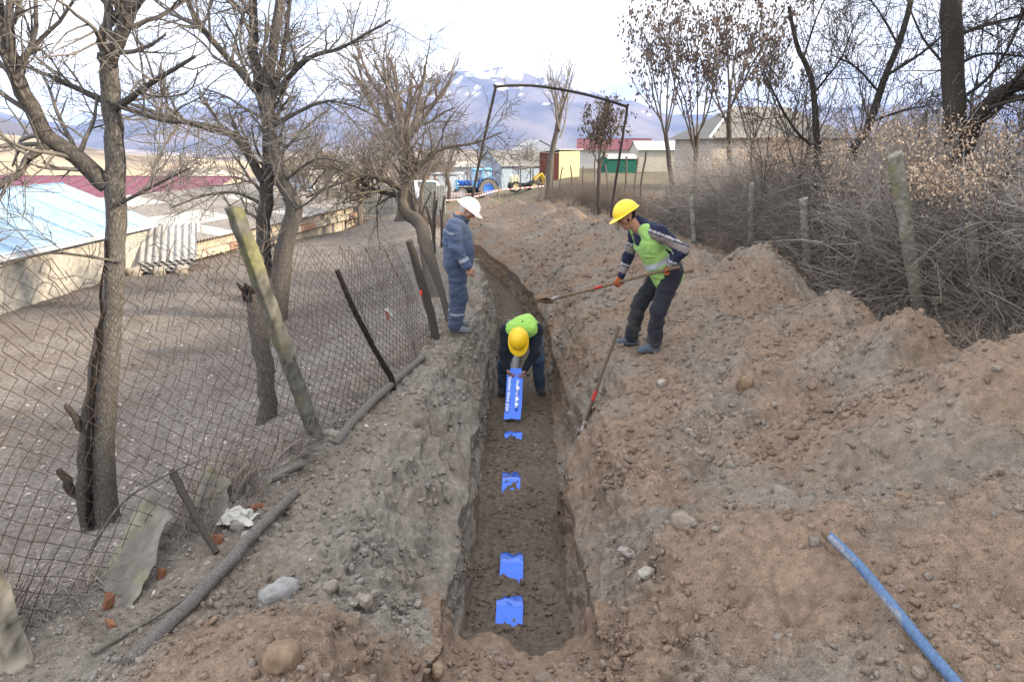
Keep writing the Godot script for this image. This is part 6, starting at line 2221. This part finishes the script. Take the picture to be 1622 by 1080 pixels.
	# white estate van seen from behind
	t = thing("van", "white boxy estate car seen from behind next to the tractor", "car", V(-5.1, base_h(-5.1, 63.0), -63.0), -0.28)
	car_body(t, 1.72, 4.2, [[-2.1, 0.95], [-2.0, 1.05], [-1.95, 1.82], [0.6, 1.86], [1.15, 1.15], [2.05, 1.02], [2.1, 0.55]], Color(0.72, 0.73, 0.74), true)
	# white saloon behind the stakes
	t = thing("saloon_car", "white saloon car half hidden behind the crooked stakes", "car", V(-5.7, base_h(-5.7, 46.0), -46.0), 1.9)
	car_body(t, 1.64, 4.1, [[-2.05, 0.8], [-1.95, 0.92], [-1.2, 0.96], [-0.75, 1.4], [0.45, 1.42], [1.0, 0.95], [1.95, 0.82], [2.05, 0.5]], Color(0.74, 0.75, 0.76), false)
	# yellow and cream loader
	t = thing("loader", "old yellow and cream loader with an open black cab by the fence poles", "loader", V(0.9, base_h(0.9, 59.0), -59.0), 0.2)
	for s in [-1.0, 1.0]:
		wheel(t, V(-0.7, 0.45, 0.6 * s), 0.45, 0.25, Color(0.4, 0.35, 0.2), 10)
		wheel(t, V(0.9, 0.45, 0.6 * s), 0.45, 0.25, Color(0.4, 0.35, 0.2), 10)
	mb = MB.new()
	mb.bevel_box(V(0.1, 0.6, 0), V(2.3, 0.3, 0.7), 0.04, Basis(), Color(0.03, 0.03, 0.03))
	part("chassis", mb.mesh(), M.paint, t)
	mb = MB.new()
	mb.bevel_box(V(-0.75, 1.05, 0), V(0.75, 0.7, 0.75), 0.12, Basis(), Color(0.62, 0.58, 0.42))
	part("hood", mb.mesh(), M.paint, t)
	mb = MB.new()
	for q in [[-0.3, 0.45], [-0.3, -0.45], [0.75, 0.45], [0.75, -0.45]]:
		mb.box(V(q[0], 1.3, q[1]), V(0.07, 1.2, 0.07), Basis(), Color(0.05, 0.045, 0.04))
	part("cab_frame", mb.mesh(), M.paint, t)
	mb = MB.new()
	mb.bevel_box(V(0.15, 1.95, 0), V(1.7, 0.08, 1.1), 0.02, Basis(Vector3.BACK, 0.12), Color(0.10, 0.085, 0.07))
	part("cab_roof", mb.mesh(), M.paint, t)
	for s in [-1.0, 1.0]:
		mb = MB.new()
		mb.tube(PackedVector3Array([V(0.9, 1.0, 0.5 * s), V(1.5, 1.5, 0.5 * s), V(1.9, 0.8, 0.5 * s)]), PackedFloat32Array([0.09, 0.09, 0.08]), 6, Color(0.62, 0.40, 0.03))
		part("arm", mb.mesh(), M.paint, t)
	mb = MB.new()
	mb.bevel_box(V(2.05, 0.6, 0), V(0.5, 0.6, 1.3), 0.08, Basis(), Color(0.6, 0.38, 0.03))
	part("bucket", mb.mesh(), M.paint, t)
	# people by the cars
	for q in [[-5.3, 49.0, Color(0.03, 0.032, 0.04), "distant person in dark jacket standing beside the white saloon"], [-5.85, 50.0, Color(0.12, 0.13, 0.12), "distant person in grey jacket standing behind the white saloon"]]:
		var p := thing("person", q[3], "person", V(q[0], base_h(q[0], q[1]), -q[1]))
		var j: Color = q[2]
		part("body", flesh([[V(-0.1, 0.9, 0), V(-0.12, 0.05, 0), 0.1, 0.06], [V(0.1, 0.9, 0), V(0.13, 0.05, 0), 0.1, 0.06], [V(0, 0.95, 0), V(0, 1.38, 0), 0.16, 0.17], [V(-0.2, 1.4, 0), V(-0.27, 0.85, 0.05), 0.07, 0.05], [V(0.2, 1.4, 0), V(0.27, 0.85, 0.05), 0.07, 0.05], [V(0, 1.45, 0), V(0, 1.52, 0.02), 0.06, 0.06], [V(0, 1.62, 0.02), V(0, 1.66, 0.03), 0.09, 0.1]], 0.04, 0.04, func(v: Vector3) -> Color:
			if v.y > 1.68:
				return Color(0.03, 0.025, 0.02)
			if v.y > 1.5:
				return Color(0.33, 0.19, 0.14)
			return j if v.y > 0.85 else Color(0.03, 0.03, 0.04)), M.cloth, p)

func car_body(t: Node3D, w: float, l: float, prof: Array, col: Color, van: bool) -> void:
	# profile runs from rear (-x) to front (+x), extruded in z with tumblehome
	var mb := MB.new()
	var low := 0.32
	var pts := []
	pts.append(V(-l * 0.5, low, 0))
	for p in prof:
		pts.append(V(p[0], p[1], 0))
	pts.append(V(l * 0.5, low, 0))
	var hw := func(y: float) -> float: return w * 0.5 - maxf(y - 1.0, 0.0) * 0.16
	for i in pts.size() - 1:
		var a: Vector3 = pts[i]
		var b: Vector3 = pts[i + 1]
		mb.quad(V(a.x, a.y, hw.call(a.y)), V(b.x, b.y, hw.call(b.y)), V(b.x, b.y, -hw.call(b.y)), V(a.x, a.y, -hw.call(a.y)), col)
		for s in [-1.0, 1.0]:
			var q := [V(a.x, low, s * w * 0.5), V(b.x, low, s * w * 0.5), V(b.x, minf(b.y, 1.0), s * w * 0.5), V(a.x, minf(a.y, 1.0), s * w * 0.5)]
			var q2 := [V(a.x, minf(a.y, 1.0), s * w * 0.5), V(b.x, minf(b.y, 1.0), s * w * 0.5), V(b.x, b.y, s * hw.call(b.y)), V(a.x, a.y, s * hw.call(a.y))]
			for g in [q, q2]:
				if s > 0:
					mb.quad(g[0], g[1], g[2], g[3], col)
				else:
					mb.quad(g[3], g[2], g[1], g[0], col)
	mb.quad(V(-l * 0.5, low, -w * 0.5), V(l * 0.5, low, -w * 0.5), V(l * 0.5, low, w * 0.5), V(-l * 0.5, low, w * 0.5), Color(0.02, 0.02, 0.02))
	part("body", mb.mesh(), M.paint, t)
	for x in [-l * 0.31, l * 0.31]:
		for s in [-1.0, 1.0]:
			wheel(t, V(x, 0.32, s * (w * 0.5 - 0.06)), 0.32, 0.2, Color(0.35, 0.35, 0.36), 0)
	var panes := []
	if van:
		panes = [[V(-1.985, 1.45, 0), V(0.02, 0.55, 1.3), 0.065], [V(-1.2, 1.45, 0.755), V(1.2, 0.5, 0.02), 0.0], [V(0.05, 1.45, 0.755), V(0.9, 0.5, 0.02), 0.0], [V(-1.2, 1.45, -0.755), V(1.2, 0.5, 0.02), 0.0], [V(0.05, 1.45, -0.755), V(0.9, 0.5, 0.02), 0.0], [V(0.91, 1.5, 0), V(0.02, 0.75, 1.3), 0.66]]
	else:
		panes = [[V(-1.0, 1.2, 0), V(0.02, 0.5, 1.2), -0.79], [V(0.76, 1.2, 0), V(0.02, 0.62, 1.2), 0.86], [V(-0.15, 1.2, 0.79), V(1.0, 0.34, 0.03), 0.0], [V(-0.15, 1.2, -0.79), V(1.0, 0.34, 0.03), 0.0]]
	for p in panes:
		mb = MB.new()
		mb.box(p[0], p[1], Basis(Vector3.BACK, p[2]))
		part("window", mb.mesh(), M.glass, t)
	for e in [-1.0, 1.0]:
		mb = MB.new()
		mb.bevel_box(V(e * (l * 0.5 + 0.03), 0.5, 0), V(0.12, 0.16, w * 0.98), 0.03, Basis(), Color(0.16, 0.16, 0.165))
		part("bumper", mb.mesh(), M.paint, t)
		for s in [-1.0, 1.0]:
			mb = MB.new()
			mb.bevel_box(V(e * (l * 0.5 - 0.01), 0.75, s * w * 0.38), V(0.06, 0.16, 0.24), 0.02, Basis(), Color(0.4, 0.04, 0.03) if e < 0 else Color(0.7, 0.7, 0.68))
			part("tail_light" if e < 0 else "headlight", mb.mesh(), M.plastic, t)

# ---------------------------------------------------------------- small things
func pole(label: String, pts: Array, r0: float, r1: float, col: Color, called := "pole", category := "pole", m = null) -> void:
	var mb := MB.new()
	var base: Vector3 = pts[0]
	var lp := []
	for p in pts:
		lp.append(p - base)
	var sp := spline(lp, 6, r0 * 0.12)
	mb.tube(sp, taper(sp.size(), r0, r1), 10, col, true, 0.07, int(base.x * 7.0))
	single(called, mb.mesh(), M.wood if m == null else m, label, category, base)

func slate_piece(label: String, c: Array, seed_: int, col: Color) -> void:
	# a broken piece of corrugated slate: corners c, corrugations running from c0-c1 to c3-c2
	var mb := MB.new()
	var base: Vector3 = (c[0] + c[1] + c[2] + c[3]) / 4.0
	var nu := 22
	var nv := 26
	var nn: Vector3 = ((c[1] - c[0]) as Vector3).cross(c[3] - c[0]).normalized()
	if nn.dot(V(0, 0.3, 1)) < 0:
		nn = -nn
	for s in 2:
		for j in nv + 1:
			var v := float(j) / nv
			for i in nu + 1:
				var u := float(i) / nu
				var jag := n_mid.get_noise_2d(v * 2.4 + seed_, 3.0) * 0.16
				var jag2 := n_mid.get_noise_2d(u * 2.0 + seed_, 9.0) * 0.1
				var uu := clampf(u + jag * (absf(u - 0.5) * 2.0), -0.2, 1.2)
				var vv := v + jag2 * absf(v - 0.5) * 2.0
				var p: Vector3 = (c[0] as Vector3).lerp(c[1], uu).lerp((c[3] as Vector3).lerp(c[2], uu), vv)
				p += nn * (0.022 * sin(uu * TAU * 1.4) - s * 0.009)
				var n1 := n_fine.get_noise_3dv(p * 1.5)
				var moss := smoothstep(0.15, 0.5, n_mid.get_noise_3dv(p * 3.0) + 0.15)
				mb.add(p - base, nn, (col * (1.0 + 0.3 * n1)).lerp(Color(0.30, 0.29, 0.14), moss * 0.5))
	var one := (nu + 1) * (nv + 1)
	var flip := nn.dot(((c[1] - c[0]) as Vector3).cross(c[3] - c[0])) > 0
	for s in 2:
		for j in nv:
			for i in nu:
				var a := s * one + j * (nu + 1) + i
				if (s == 0) == flip:
					mb.tri(a, a + 1, a + nu + 2)
					mb.tri(a, a + nu + 2, a + nu + 1)
				else:
					mb.tri(a, a + nu + 2, a + 1)
					mb.tri(a, a + nu + 1, a + nu + 2)
	for j in nv:
		for i in [0, nu]:
			var a: int = j * (nu + 1) + i
			mb.quad(mb.v[a], mb.v[a + nu + 1], mb.v[one + a + nu + 1], mb.v[one + a], col)
	mb.smooth_from(0, 0)
	single("slate_piece", mb.mesh(), M.concrete, label, "slate", base)

func tape_section(parent: Node3D, pts: Array, w: float, seed_: int, col: Color) -> void:
	# a strip of printed plastic through pts (centre line), gently creased
	var mb := MB.new()
	var n := 6
	var sp := spline(pts, 5, 0.0)
	var m := sp.size()
	for s in 2:
		for i in m:
			var d := (sp[mini(i + 1, m - 1)] - sp[maxi(i - 1, 0)]).normalized()
			var sd := V(1, 0, 0)
			var up := sd.cross(d).normalized()
			if up.y < 0 and absf(up.y) > 0.05:
				up = -up
			for k in n + 1:
				var u := k / float(n) - 0.5
				var b := n_mid.get_noise_2d(u * 2.0 + seed_, i * 0.25) * 0.03
				var c := col
				mb.add(sp[i] + sd * u * w + up * (b - s * 0.002), up if s == 0 else -up, c)
	var one := m * (n + 1)
	for s in 2:
		for i in m - 1:
			for k in n:
				var a := s * one + i * (n + 1) + k
				if s == 1:
					mb.tri(a, a + 1, a + n + 2)
					mb.tri(a, a + n + 2, a + n + 1)
				else:
					mb.tri(a, a + n + 2, a + 1)
					mb.tri(a, a + n + 1, a + n + 2)
	part("tape_length", mb.mesh(), M.tape, parent)

func tape_text(parent: Node3D, text: String, at: Vector3, along: Vector3, up: Vector3, size: float) -> void:
	var tm := TextMesh.new()
	var f := SystemFont.new()
	f.font_names = PackedStringArray(["Droid Sans"])
	f.font_weight = 700
	tm.font = f
	tm.font_size = 32
	tm.pixel_size = size / 32.0
	tm.depth = 0.0015
	tm.text = text
	var o := part("lettering", tm, M.white_print, parent, at)
	var x := along.normalized()
	var z := up.normalized()
	o.basis = Basis(x, z.cross(x), z)

func build_small_things() -> void:
	# blue printed marker tape
	var f := on_ground(0.0, -7.7).y + 0.02
	var t := thing("marker_tape", "blue printed plastic marker tape held up and half buried along the trench", "tape", V(0, 0, 0))
	var film := Color(0.012, 0.10, 0.52)
	tape_section(t, [V(0.05, f + 0.47, -8.27), V(0.035, f + 0.36, -8.2), V(0.02, f + 0.13, -7.93), V(0.0, f + 0.012, -7.72)], 0.2, 3, film)
	var along := V(-0.05, -0.46, 0.5).normalized()
	var nrm := V(0, 0.735, 0.676)
	tape_text(t, "Caution! Water pipe", V(-0.04, f + 0.225, -7.995) + nrm * 0.02, along, nrm, 0.05)
	tape_text(t, "Diqqət! Su kəməri", V(0.06, f + 0.225, -7.995) + nrm * 0.02, along, nrm, 0.042)
	var secs := [[0.014, 7.44, 7.3, 0.2], [-0.01, 6.42, 6.1, 0.18], [-0.005, 4.93, 4.62, 0.18], [-0.02, 4.38, 4.1, 0.19]]
	for i in secs.size():
		var s: Array = secs[i]
		var y0 := on_surf(s[0], -s[1]).y
		var y1 := on_surf(s[0], -s[2]).y
		tape_section(t, [V(s[0], y0 - 0.035, -s[1] - 0.05), V(s[0], y0 + 0.012, -s[1] + 0.03), V(s[0] + 0.004, (y0 + y1) * 0.5 + 0.034, -(s[1] + s[2]) * 0.5), V(s[0], y1 + 0.012, -s[2] - 0.03), V(s[0], y1 - 0.035, -s[2] + 0.05)], s[3], 11 + i, film)
	# grey water pipe on the trench floor behind the stooping man
	var pts := PackedVector3Array()
	for k in 12:
		var d := 8.7 + k * 0.36
		pts.append(V(tab(T_cx, d) - 0.1, ground_h(tab(T_cx, d), d) + 0.075, -d))
	var mb := MB.new()
	mb.tube(pts, taper(pts.size(), 0.075, 0.075), 16, Color(0.12, 0.12, 0.125))
	single("water_pipe", mb.mesh(), M.paint, "grey water pipe lying on the trench floor behind the stooping man", "pipe")
	# shovel stuck in the notch of the right wall
	var sv := thing("shovel", "long handled shovel stuck upright in the right trench wall", "shovel", V(0.72, -0.46, -6.55))
	var dv := V(-0.40, -0.96, 0.45).normalized()
	shovel(sv, -dv * 1.12, Vector3.ZERO, dv, Color(0.28, 0.21, 0.15), 0.36, V(0.8, 0.1, 0.6))
	# blue painted handle in the foreground
	t = thing("tool_handle", "wooden tool handle with worn blue paint lying on the near spoil", "tool handle", V(1.56, 0.0, -3.04))
	var y0 := on_surf(1.56, -3.04).y + 0.075
	var y1 := on_surf(1.66, -2.3).y + 0.03
	mb = MB.new()
	var sp := spline([V(0, y0, 0), V(0.026, maxf(lerpf(y0, y1, 0.35) + 0.025, on_surf(1.59, -2.78).y + 0.035), 0.26), V(0.055, maxf(lerpf(y0, y1, 0.7) + 0.015, on_surf(1.62, -2.54).y + 0.03), 0.5), V(0.09, y1 - 0.01, 0.8), V(0.13, y1 - 0.03, 1.25)], 16, 0.0)
	mb.tube(sp, taper(sp.size(), 0.023, 0.023), 14, Color(0.12, 0.20, 0.36))
	for i in mb.v.size():
		# paint rubbed through to dusty wood in flecks
		if n_fine.get_noise_3dv(mb.v[i] * V(3.0, 3.0, 1.2)) > 0.13:
			mb.c[i] = Color(0.30, 0.32, 0.36)
	part("painted_handle", mb.mesh(), M.worn_blue, t)
	mb = MB.new()
	mb.lathe(V(0, y0 - 0.002, -0.012), PackedVector2Array([Vector2(0.001, -0.035), Vector2(0.016, -0.03), Vector2(0.0235, -0.012), Vector2(0.0255, 0.02), Vector2(0.0245, 0.045), Vector2(0.001, 0.046)]), 14, Basis(Vector3.RIGHT, PI * 0.5), Color(0.42, 0.29, 0.18))
	part("bare_wood_tip", mb.mesh(), M.wood, t)
	# two grey poles lying along the fence foot
	pole("weathered grey pole lying at the foot of the near fence", [V(-1.72, on_surf(-1.72, -2.6).y + 0.0, -2.6), V(-1.62, on_surf(-1.62, -3.3).y + 0.05, -3.3), V(-1.56, on_surf(-1.56, -3.8).y + 0.045, -3.8), V(-1.5, on_surf(-1.5, -4.35).y - 0.01, -4.35)], 0.04, 0.034, Color(0.37, 0.325, 0.305))
	pole("weathered grey pole lying beside the leaning concrete post", [V(-1.45, on_surf(-1.45, -5.2).y - 0.01, -5.2), V(-1.28, on_surf(-1.28, -6.1).y + 0.05, -6.1), V(-1.0, on_surf(-1.0, -7.5).y + 0.05, -7.5)], 0.042, 0.036, Color(0.36, 0.33, 0.30))
	# broken slates, sticks and rubbish under the near fence
	slate_piece("broken mossy corrugated slate leaning under the near wire fence", [V(-2.22, 0.30, -3.84), V(-2.0, 0.20, -3.68), V(-1.96, on_surf(-1.96, -3.08).y - 0.01, -3.08), V(-2.28, on_surf(-2.28, -3.28).y - 0.01, -3.28)], 3, Color(0.27, 0.25, 0.22))
	slate_piece("upper broken slate leaning behind the dead twigs at the fence", [V(-2.06, 0.24, -4.3), V(-1.86, 0.13, -4.18), V(-1.84, on_surf(-1.84, -3.9).y - 0.01, -3.9), V(-2.1, on_surf(-2.1, -3.86).y - 0.01, -3.86)], 8, Color(0.27, 0.24, 0.205))
	pole("short dark broken branch propped against the broken slate", [V(-2.12, 0.34, -3.95), V(-1.92, 0.16, -3.75), V(-1.74, on_surf(-1.74, -3.6).y + 0.01, -3.6)], 0.026, 0.018, Color(0.17, 0.14, 0.115), "stick", "stick")
	pole("long thin pale stick lying on litter below the slates", [V(-1.96, on_surf(-1.96, -2.72).y + 0.02, -2.72), V(-1.72, on_surf(-1.72, -3.1).y + 0.03, -3.1), V(-1.6, on_surf(-1.6, -3.4).y + 0.03, -3.4)], 0.011, 0.007, Color(0.36, 0.32, 0.27), "stick", "stick")
	pole("thin bent pale stick leaning on the broken slate edge", [V(-2.62, on_surf(-2.62, -3.7).y, -3.7), V(-2.4, 0.18, -3.78), V(-2.18, 0.33, -3.86), V(-1.95, 0.38, -4.1)], 0.009, 0.005, Color(0.36, 0.32, 0.28), "stick", "stick")
	pole("thin grey stick lying across the near fence foot", [V(-2.35, on_surf(-2.35, -3.2).y + 0.02, -3.2), V(-2.1, on_surf(-2.1, -2.95).y + 0.04, -2.95), V(-1.9, on_surf(-1.9, -2.8).y + 0.02, -2.8)], 0.008, 0.005, Color(0.33, 0.29, 0.25), "stick", "stick")
	for q in [[-2.08, 3.08, 0.06, "standing orange brick shard below the broken slate", V(0.6, 1.3, 0.5)], [-1.70, 4.14, 0.05, "flat orange brick shard near the end of the grey pole", V(1.4, 0.5, 0.7)], [-1.80, 3.75, 0.045, "red brick shard beside the white plastic bag", V(0.9, 1.1, 0.6)], [-1.96, 3.38, 0.04, "small orange brick shard among the dead twigs", V(0.7, 1.2, 0.6)], [-1.62, 4.72, 0.04, "dark red brick shard beside the broken gutter", V(1.0, 0.8, 0.8)], [-2.0, 2.95, 0.035, "tiny orange brick shard on the litter", V(1.4, 0.5, 0.6)]]:
		var o := single("brick_shard", blob_mesh(q[2], 4, 0.9, int(q[1] * 90.0), Color(0.33, 0.15, 0.09), (q[4] as Vector3) * V(0.8, 0.8, 0.8)), M.rock, q[3], "brick", on_surf(q[0], -q[1]) + V(0, q[2] * 0.45 * (q[4] as Vector3).y, 0))
		o.rotation = V(0.3, q[0] * 5.0, 0.2)
	# crumpled white bag
	mb = MB.new()
	var bag := FastNoiseLite.new()
	bag.seed = 8
	bag.frequency = 7.0
	bag.fractal_octaves = 2
	for j in 15:
		for i in 19:
			var u := i / 18.0 - 0.5
			var v := j / 14.0 - 0.5
			var edge := 1.0 - smoothstep(0.30, 0.5, maxf(absf(u), absf(v)))
			mb.add(V(u * 0.22 + 0.03 * bag.get_noise_2d(u * 0.4, v * 0.4 + 5.0), 0.06 * edge * (0.6 + absf(bag.get_noise_2d(u * 0.35, v * 0.35)) * 0.9), v * 0.14 + 0.03 * bag.get_noise_2d(u * 0.4 + 7.0, v * 0.4)), Vector3.UP, Color(0.46, 0.45, 0.40))
	for j in 14:
		for i in 18:
			var a := j * 19 + i
			mb.tri(a, a + 19, a + 20)
			mb.tri(a, a + 20, a + 1)
	mb.smooth_from(0, 0)
	single("plastic_bag", mb.mesh(), M.tape_dull, "crumpled white plastic bag caught in the fence foot", "plastic bag", on_surf(-1.74, -3.92) + V(0, 0.035, 0))
	# broken gutter half buried under the leaning post
	mb = MB.new()
	for s in 2:
		for i in 2:
			for k in 9:
				var a := PI * k / 8.0
				var r := 0.05 - 0.008 * s
				mb.add(V((i - 0.5) * 0.34, -sin(a) * r + 0.03, cos(a) * r), V(0, -sin(a), cos(a)) * (1.0 if s == 0 else -1.0), Color(0.30, 0.28, 0.24))
	for s in 2:
		for k in 8:
			var a := s * 18 + k
			if s == 0:
				mb.tri(a, a + 1, a + 10)
				mb.tri(a, a + 10, a + 9)
			else:
				mb.tri(a, a + 10, a + 1)
				mb.tri(a, a + 9, a + 10)
	var gt := single("gutter_piece", mb.mesh(), M.concrete, "broken hollow gutter piece at the fence foot below the leaning post", "gutter", on_surf(-1.64, -4.62) + V(0, 0.03, 0))
	gt.rotation.y = 1.0
	# rusty cables sticking out of the left cut
	for q in [[[V(-0.78, -0.3, -4.42), V(-0.62, -0.36, -4.36), V(-0.5, -0.46, -4.36), V(-0.36, -0.5, -4.4)], "reddish cable sticking out of the left trench wall"], [[V(-0.6, -0.55, -4.02), V(-0.48, -0.58, -3.98), V(-0.4, -0.57, -4.0)], "short reddish cable end low in the left trench wall"]]:
		pole(q[1], q[0], 0.006, 0.005, Color(0.36, 0.15, 0.10), "cable", "cable", M.twig)
	# bent pipe frame over the lane
	mb = MB.new()
	sp = spline([V(-1.45, base_h(-1.45, 22.0) - 0.1, -22.0), V(-0.96, 2.0, -22.0), V(-0.52, 3.85, -22.0), V(-0.42, 4.0, -22.02), V(0.75, 4.05, -22.4), V(2.2, 3.85, -22.8), V(3.5, 3.52, -23.0), V(3.62, 3.42, -23.0), V(3.45, 2.0, -23.0), V(3.22, base_h(3.2, 23.0) - 0.1, -23.0)], 6, 0.006)
	mb.tube(sp, taper(sp.size(), 0.042, 0.042), 9, Color(0.06, 0.05, 0.046))
	single("pipe_frame", mb.mesh(), M.rust, "tall bent rusty pipe frame standing across the lane", "frame")
	# corrugated slate stack against the shed
	var ss := thing("slate_stack", "stack of old corrugated slate sheets leaning on stones by the shed", "slate stack", V(-8.7, ground_h(-8.7, 17.2), -17.2), 0.25)
	var sheet := wave_sheet(1.3, 1.5, 8, 0.03, 0.012)
	for i in 4:
		var o := part("slate_sheet", sheet, tinted(M.plain, [Color(0.33, 0.32, 0.31), Color(0.4, 0.39, 0.38), Color(0.28, 0.275, 0.27), Color(0.44, 0.43, 0.42)][i]), ss, V(0.05 * i, 0.42 + 0.075 * i, -0.04 * i))
		o.rotation = V(0.52, 0.03 * i, 0.02 * i)
	for q in [[-0.5, 0.75, 0.17], [0.05, 0.8, 0.14], [0.55, 0.78, 0.15]]:
		part("stone", blob_mesh(q[2], 4, 0.5, int(q[0] * 50.0) + 90, Color(0.46, 0.41, 0.34)), M.rock, ss, V(q[0], 0.05, q[1]))
	# corrugated metal panels in the yard fence behind the broad tree
	t = thing("sheet_fence", "grey corrugated sheet fence panels behind the broad bare tree", "fence", V(-5.4, base_h(-5.4, 30.0), -30.0), 0.1)
	for i in 5:
		mb = MB.new()
		var o := part("sheet_panel", sheet, tinted(M.plain, Color(0.42, 0.42, 0.41) * rng.randf_range(0.8, 1.2)), t, V([-0.55, 0.05, 0.6, 1.75, 2.3][i], 0.62, 0))
		o.scale = V(0.44, 1, 0.8)
		o.rotation = V(PI * 0.5 - 0.05, 0, 0.05 * sin(i * 3.0))
	pole("short thick yard post beside the corrugated sheet panels", [V(-6.3, base_h(-6.3, 29.0) - 0.1, -29.0), V(-6.3, base_h(-6.3, 29.0) + 1.3, -29.0)], 0.11, 0.1, Color(0.42, 0.35, 0.28), "yard_post", "post")
	pole("pale pole with a fork beside the corrugated sheet panels", [V(-3.55, base_h(-3.55, 27.0) - 0.1, -27.0), V(-3.4, base_h(-3.4, 27.0) + 1.2, -27.0), V(-3.0, base_h(-3.0, 27.0) + 2.2, -27.0)], 0.09, 0.07, Color(0.42, 0.35, 0.28), "yard_post", "post")
	# brush heap in the yard
	rng.seed = 78
	var bh := thing("branch_heap", "brown heap of cut twigs beside the yard post", "brushwood", V(-7.6, base_h(-7.6, 29.5), -29.5))
	mb = MB.new()
	for i in 90:
		var c := V(rng.randfn() * 0.6, absf(rng.randfn()) * 0.35, rng.randfn() * 0.4)
		var dr := rnd3().normalized() * V(1, 0.35, 0.6)
		mb.tube(PackedVector3Array([c - dr * 0.6, c + rnd3() * 0.08, c + dr * 0.6]), PackedFloat32Array([0.02, 0.018, 0.008]), 4, Color(0.28, 0.2, 0.14) * rng.randf_range(0.5, 1.3), false)
	part("twigs", mb.mesh(), M.twig, bh).set_meta("kind", "stuff")
	# red and white barrier tape
	for q in [[[V(-5.2, -0.95, -50.0), V(-3.0, -0.98, -50.0), V(-0.94, -0.72, -50.0), V(2.4, -0.52, -52.0)], "upper red and white barrier tape strung in front of the tractor"], [[V(-4.9, -0.95, -43.5), V(-3.6, -1.0, -45.0), V(-2.4, -0.9, -46.5), V(-0.94, -0.72, -50.0)], "lower red and white barrier tape strung in front of the tractor"]]:
		mb = MB.new()
		sp = spline(q[0], 22, 0.0)
		for i in sp.size() - 1:
			for s in 2:
				var h := V(0, 0.035, 0)
				var o := V(0, 0, 0.004 * s)
				var c := Color(0.5, 0.12, 0.12) if i % 2 else Color(0.7, 0.68, 0.68)
				if s == 1:
					mb.quad(sp[i] - h + o, sp[i + 1] - h + o, sp[i + 1] + h + o, sp[i] + h + o, c)
				else:
					mb.quad(sp[i + 1] - h, sp[i] - h, sp[i] + h, sp[i + 1] + h, c)
		single("barrier_tape", mb.mesh(), M.paint, q[1], "barrier tape")
	for q in [[-0.94, 50.0, "pale stake holding both barrier tapes by the tractor wheel"], [2.4, 52.0, "stake holding the far end of the upper barrier tape"], [-5.2, 50.0, "stake holding the upper barrier tape by the white saloon"], [-4.9, 43.5, "stake holding the lower barrier tape by the white saloon"]]:
		pole(q[2], [V(q[0], base_h(q[0], q[1]) - 0.15, -q[1]), V(q[0] + 0.03, base_h(q[0], q[1]) + 1.05, -q[1])], 0.05, 0.045, Color(0.55, 0.5, 0.36), "stake", "stake")
	# grey gravel heap by the front wheel
	single("gravel_heap", blob_mesh(1.0, 10, 0.35, 44, Color(0.3, 0.29, 0.285), V(1.6, 0.55, 0.9)), M.rock, "grey gravel heap on the lane by the tractor's front wheel", "gravel", V(-5.2, base_h(-5.2, 54.0) + 0.1, -54.0))
	# fallen branch and twigs in the hedge foot
	pole("pale fallen branch lying across the hedge foot by the mossy post", [V(4.2, base_h(4.2, 9.9) + 0.55, -9.9), V(4.75, base_h(4.75, 9.2) + 0.4, -9.2), V(5.1, base_h(5.1, 8.7) + 0.12, -8.7)], 0.03, 0.018, Color(0.3, 0.26, 0.22), "fallen_branch", "branch")
	pole("long thin arching dead shoot hanging out of the thicket", [V(5.1, 1.5, -9.6), V(4.6, 1.35, -9.4), V(4.2, 1.0, -9.2), V(4.1, 0.6, -9.1)], 0.008, 0.004, Color(0.36, 0.32, 0.28), "dead_shoot", "branch")
	# pale scrap caught in the fence
	single("paper_scrap", blob_mesh(0.05, 5, 0.9, 61, Color(0.6, 0.55, 0.38), V(1.0, 0.9, 0.15)), M.tape_dull, "small yellowish paper scrap caught in the hedge fence", "paper", V(5.0, 0.55, -8.0))

func _ready() -> void:
	rng.seed = 4
	n_big.seed = 1; n_big.frequency = 0.1
	n_mid.seed = 2; n_mid.frequency = 0.9; n_mid.fractal_octaves = 3
	n_fine.seed = 3; n_fine.frequency = 3.2; n_fine.fractal_octaves = 5; n_fine.fractal_gain = 0.58
	n_ridge.seed = 4; n_ridge.frequency = 1.1; n_ridge.fractal_octaves = 3
	n_cell.seed = 6; n_cell.noise_type = FastNoiseLite.TYPE_CELLULAR; n_cell.frequency = 2.4; n_cell.fractal_octaves = 2
	n_cell.cellular_return_type = FastNoiseLite.RETURN_DISTANCE2_SUB
	ready_environment()
	ready_materials()
	build_ground()
	build_hills()
	person_standing()
	person_shovelling()
	person_stooping()
	scatter_soil()
	build_stones()
	build_trees()
	build_thicket()
	build_fences()
	build_buildings()
	build_vehicles()
	build_small_things()
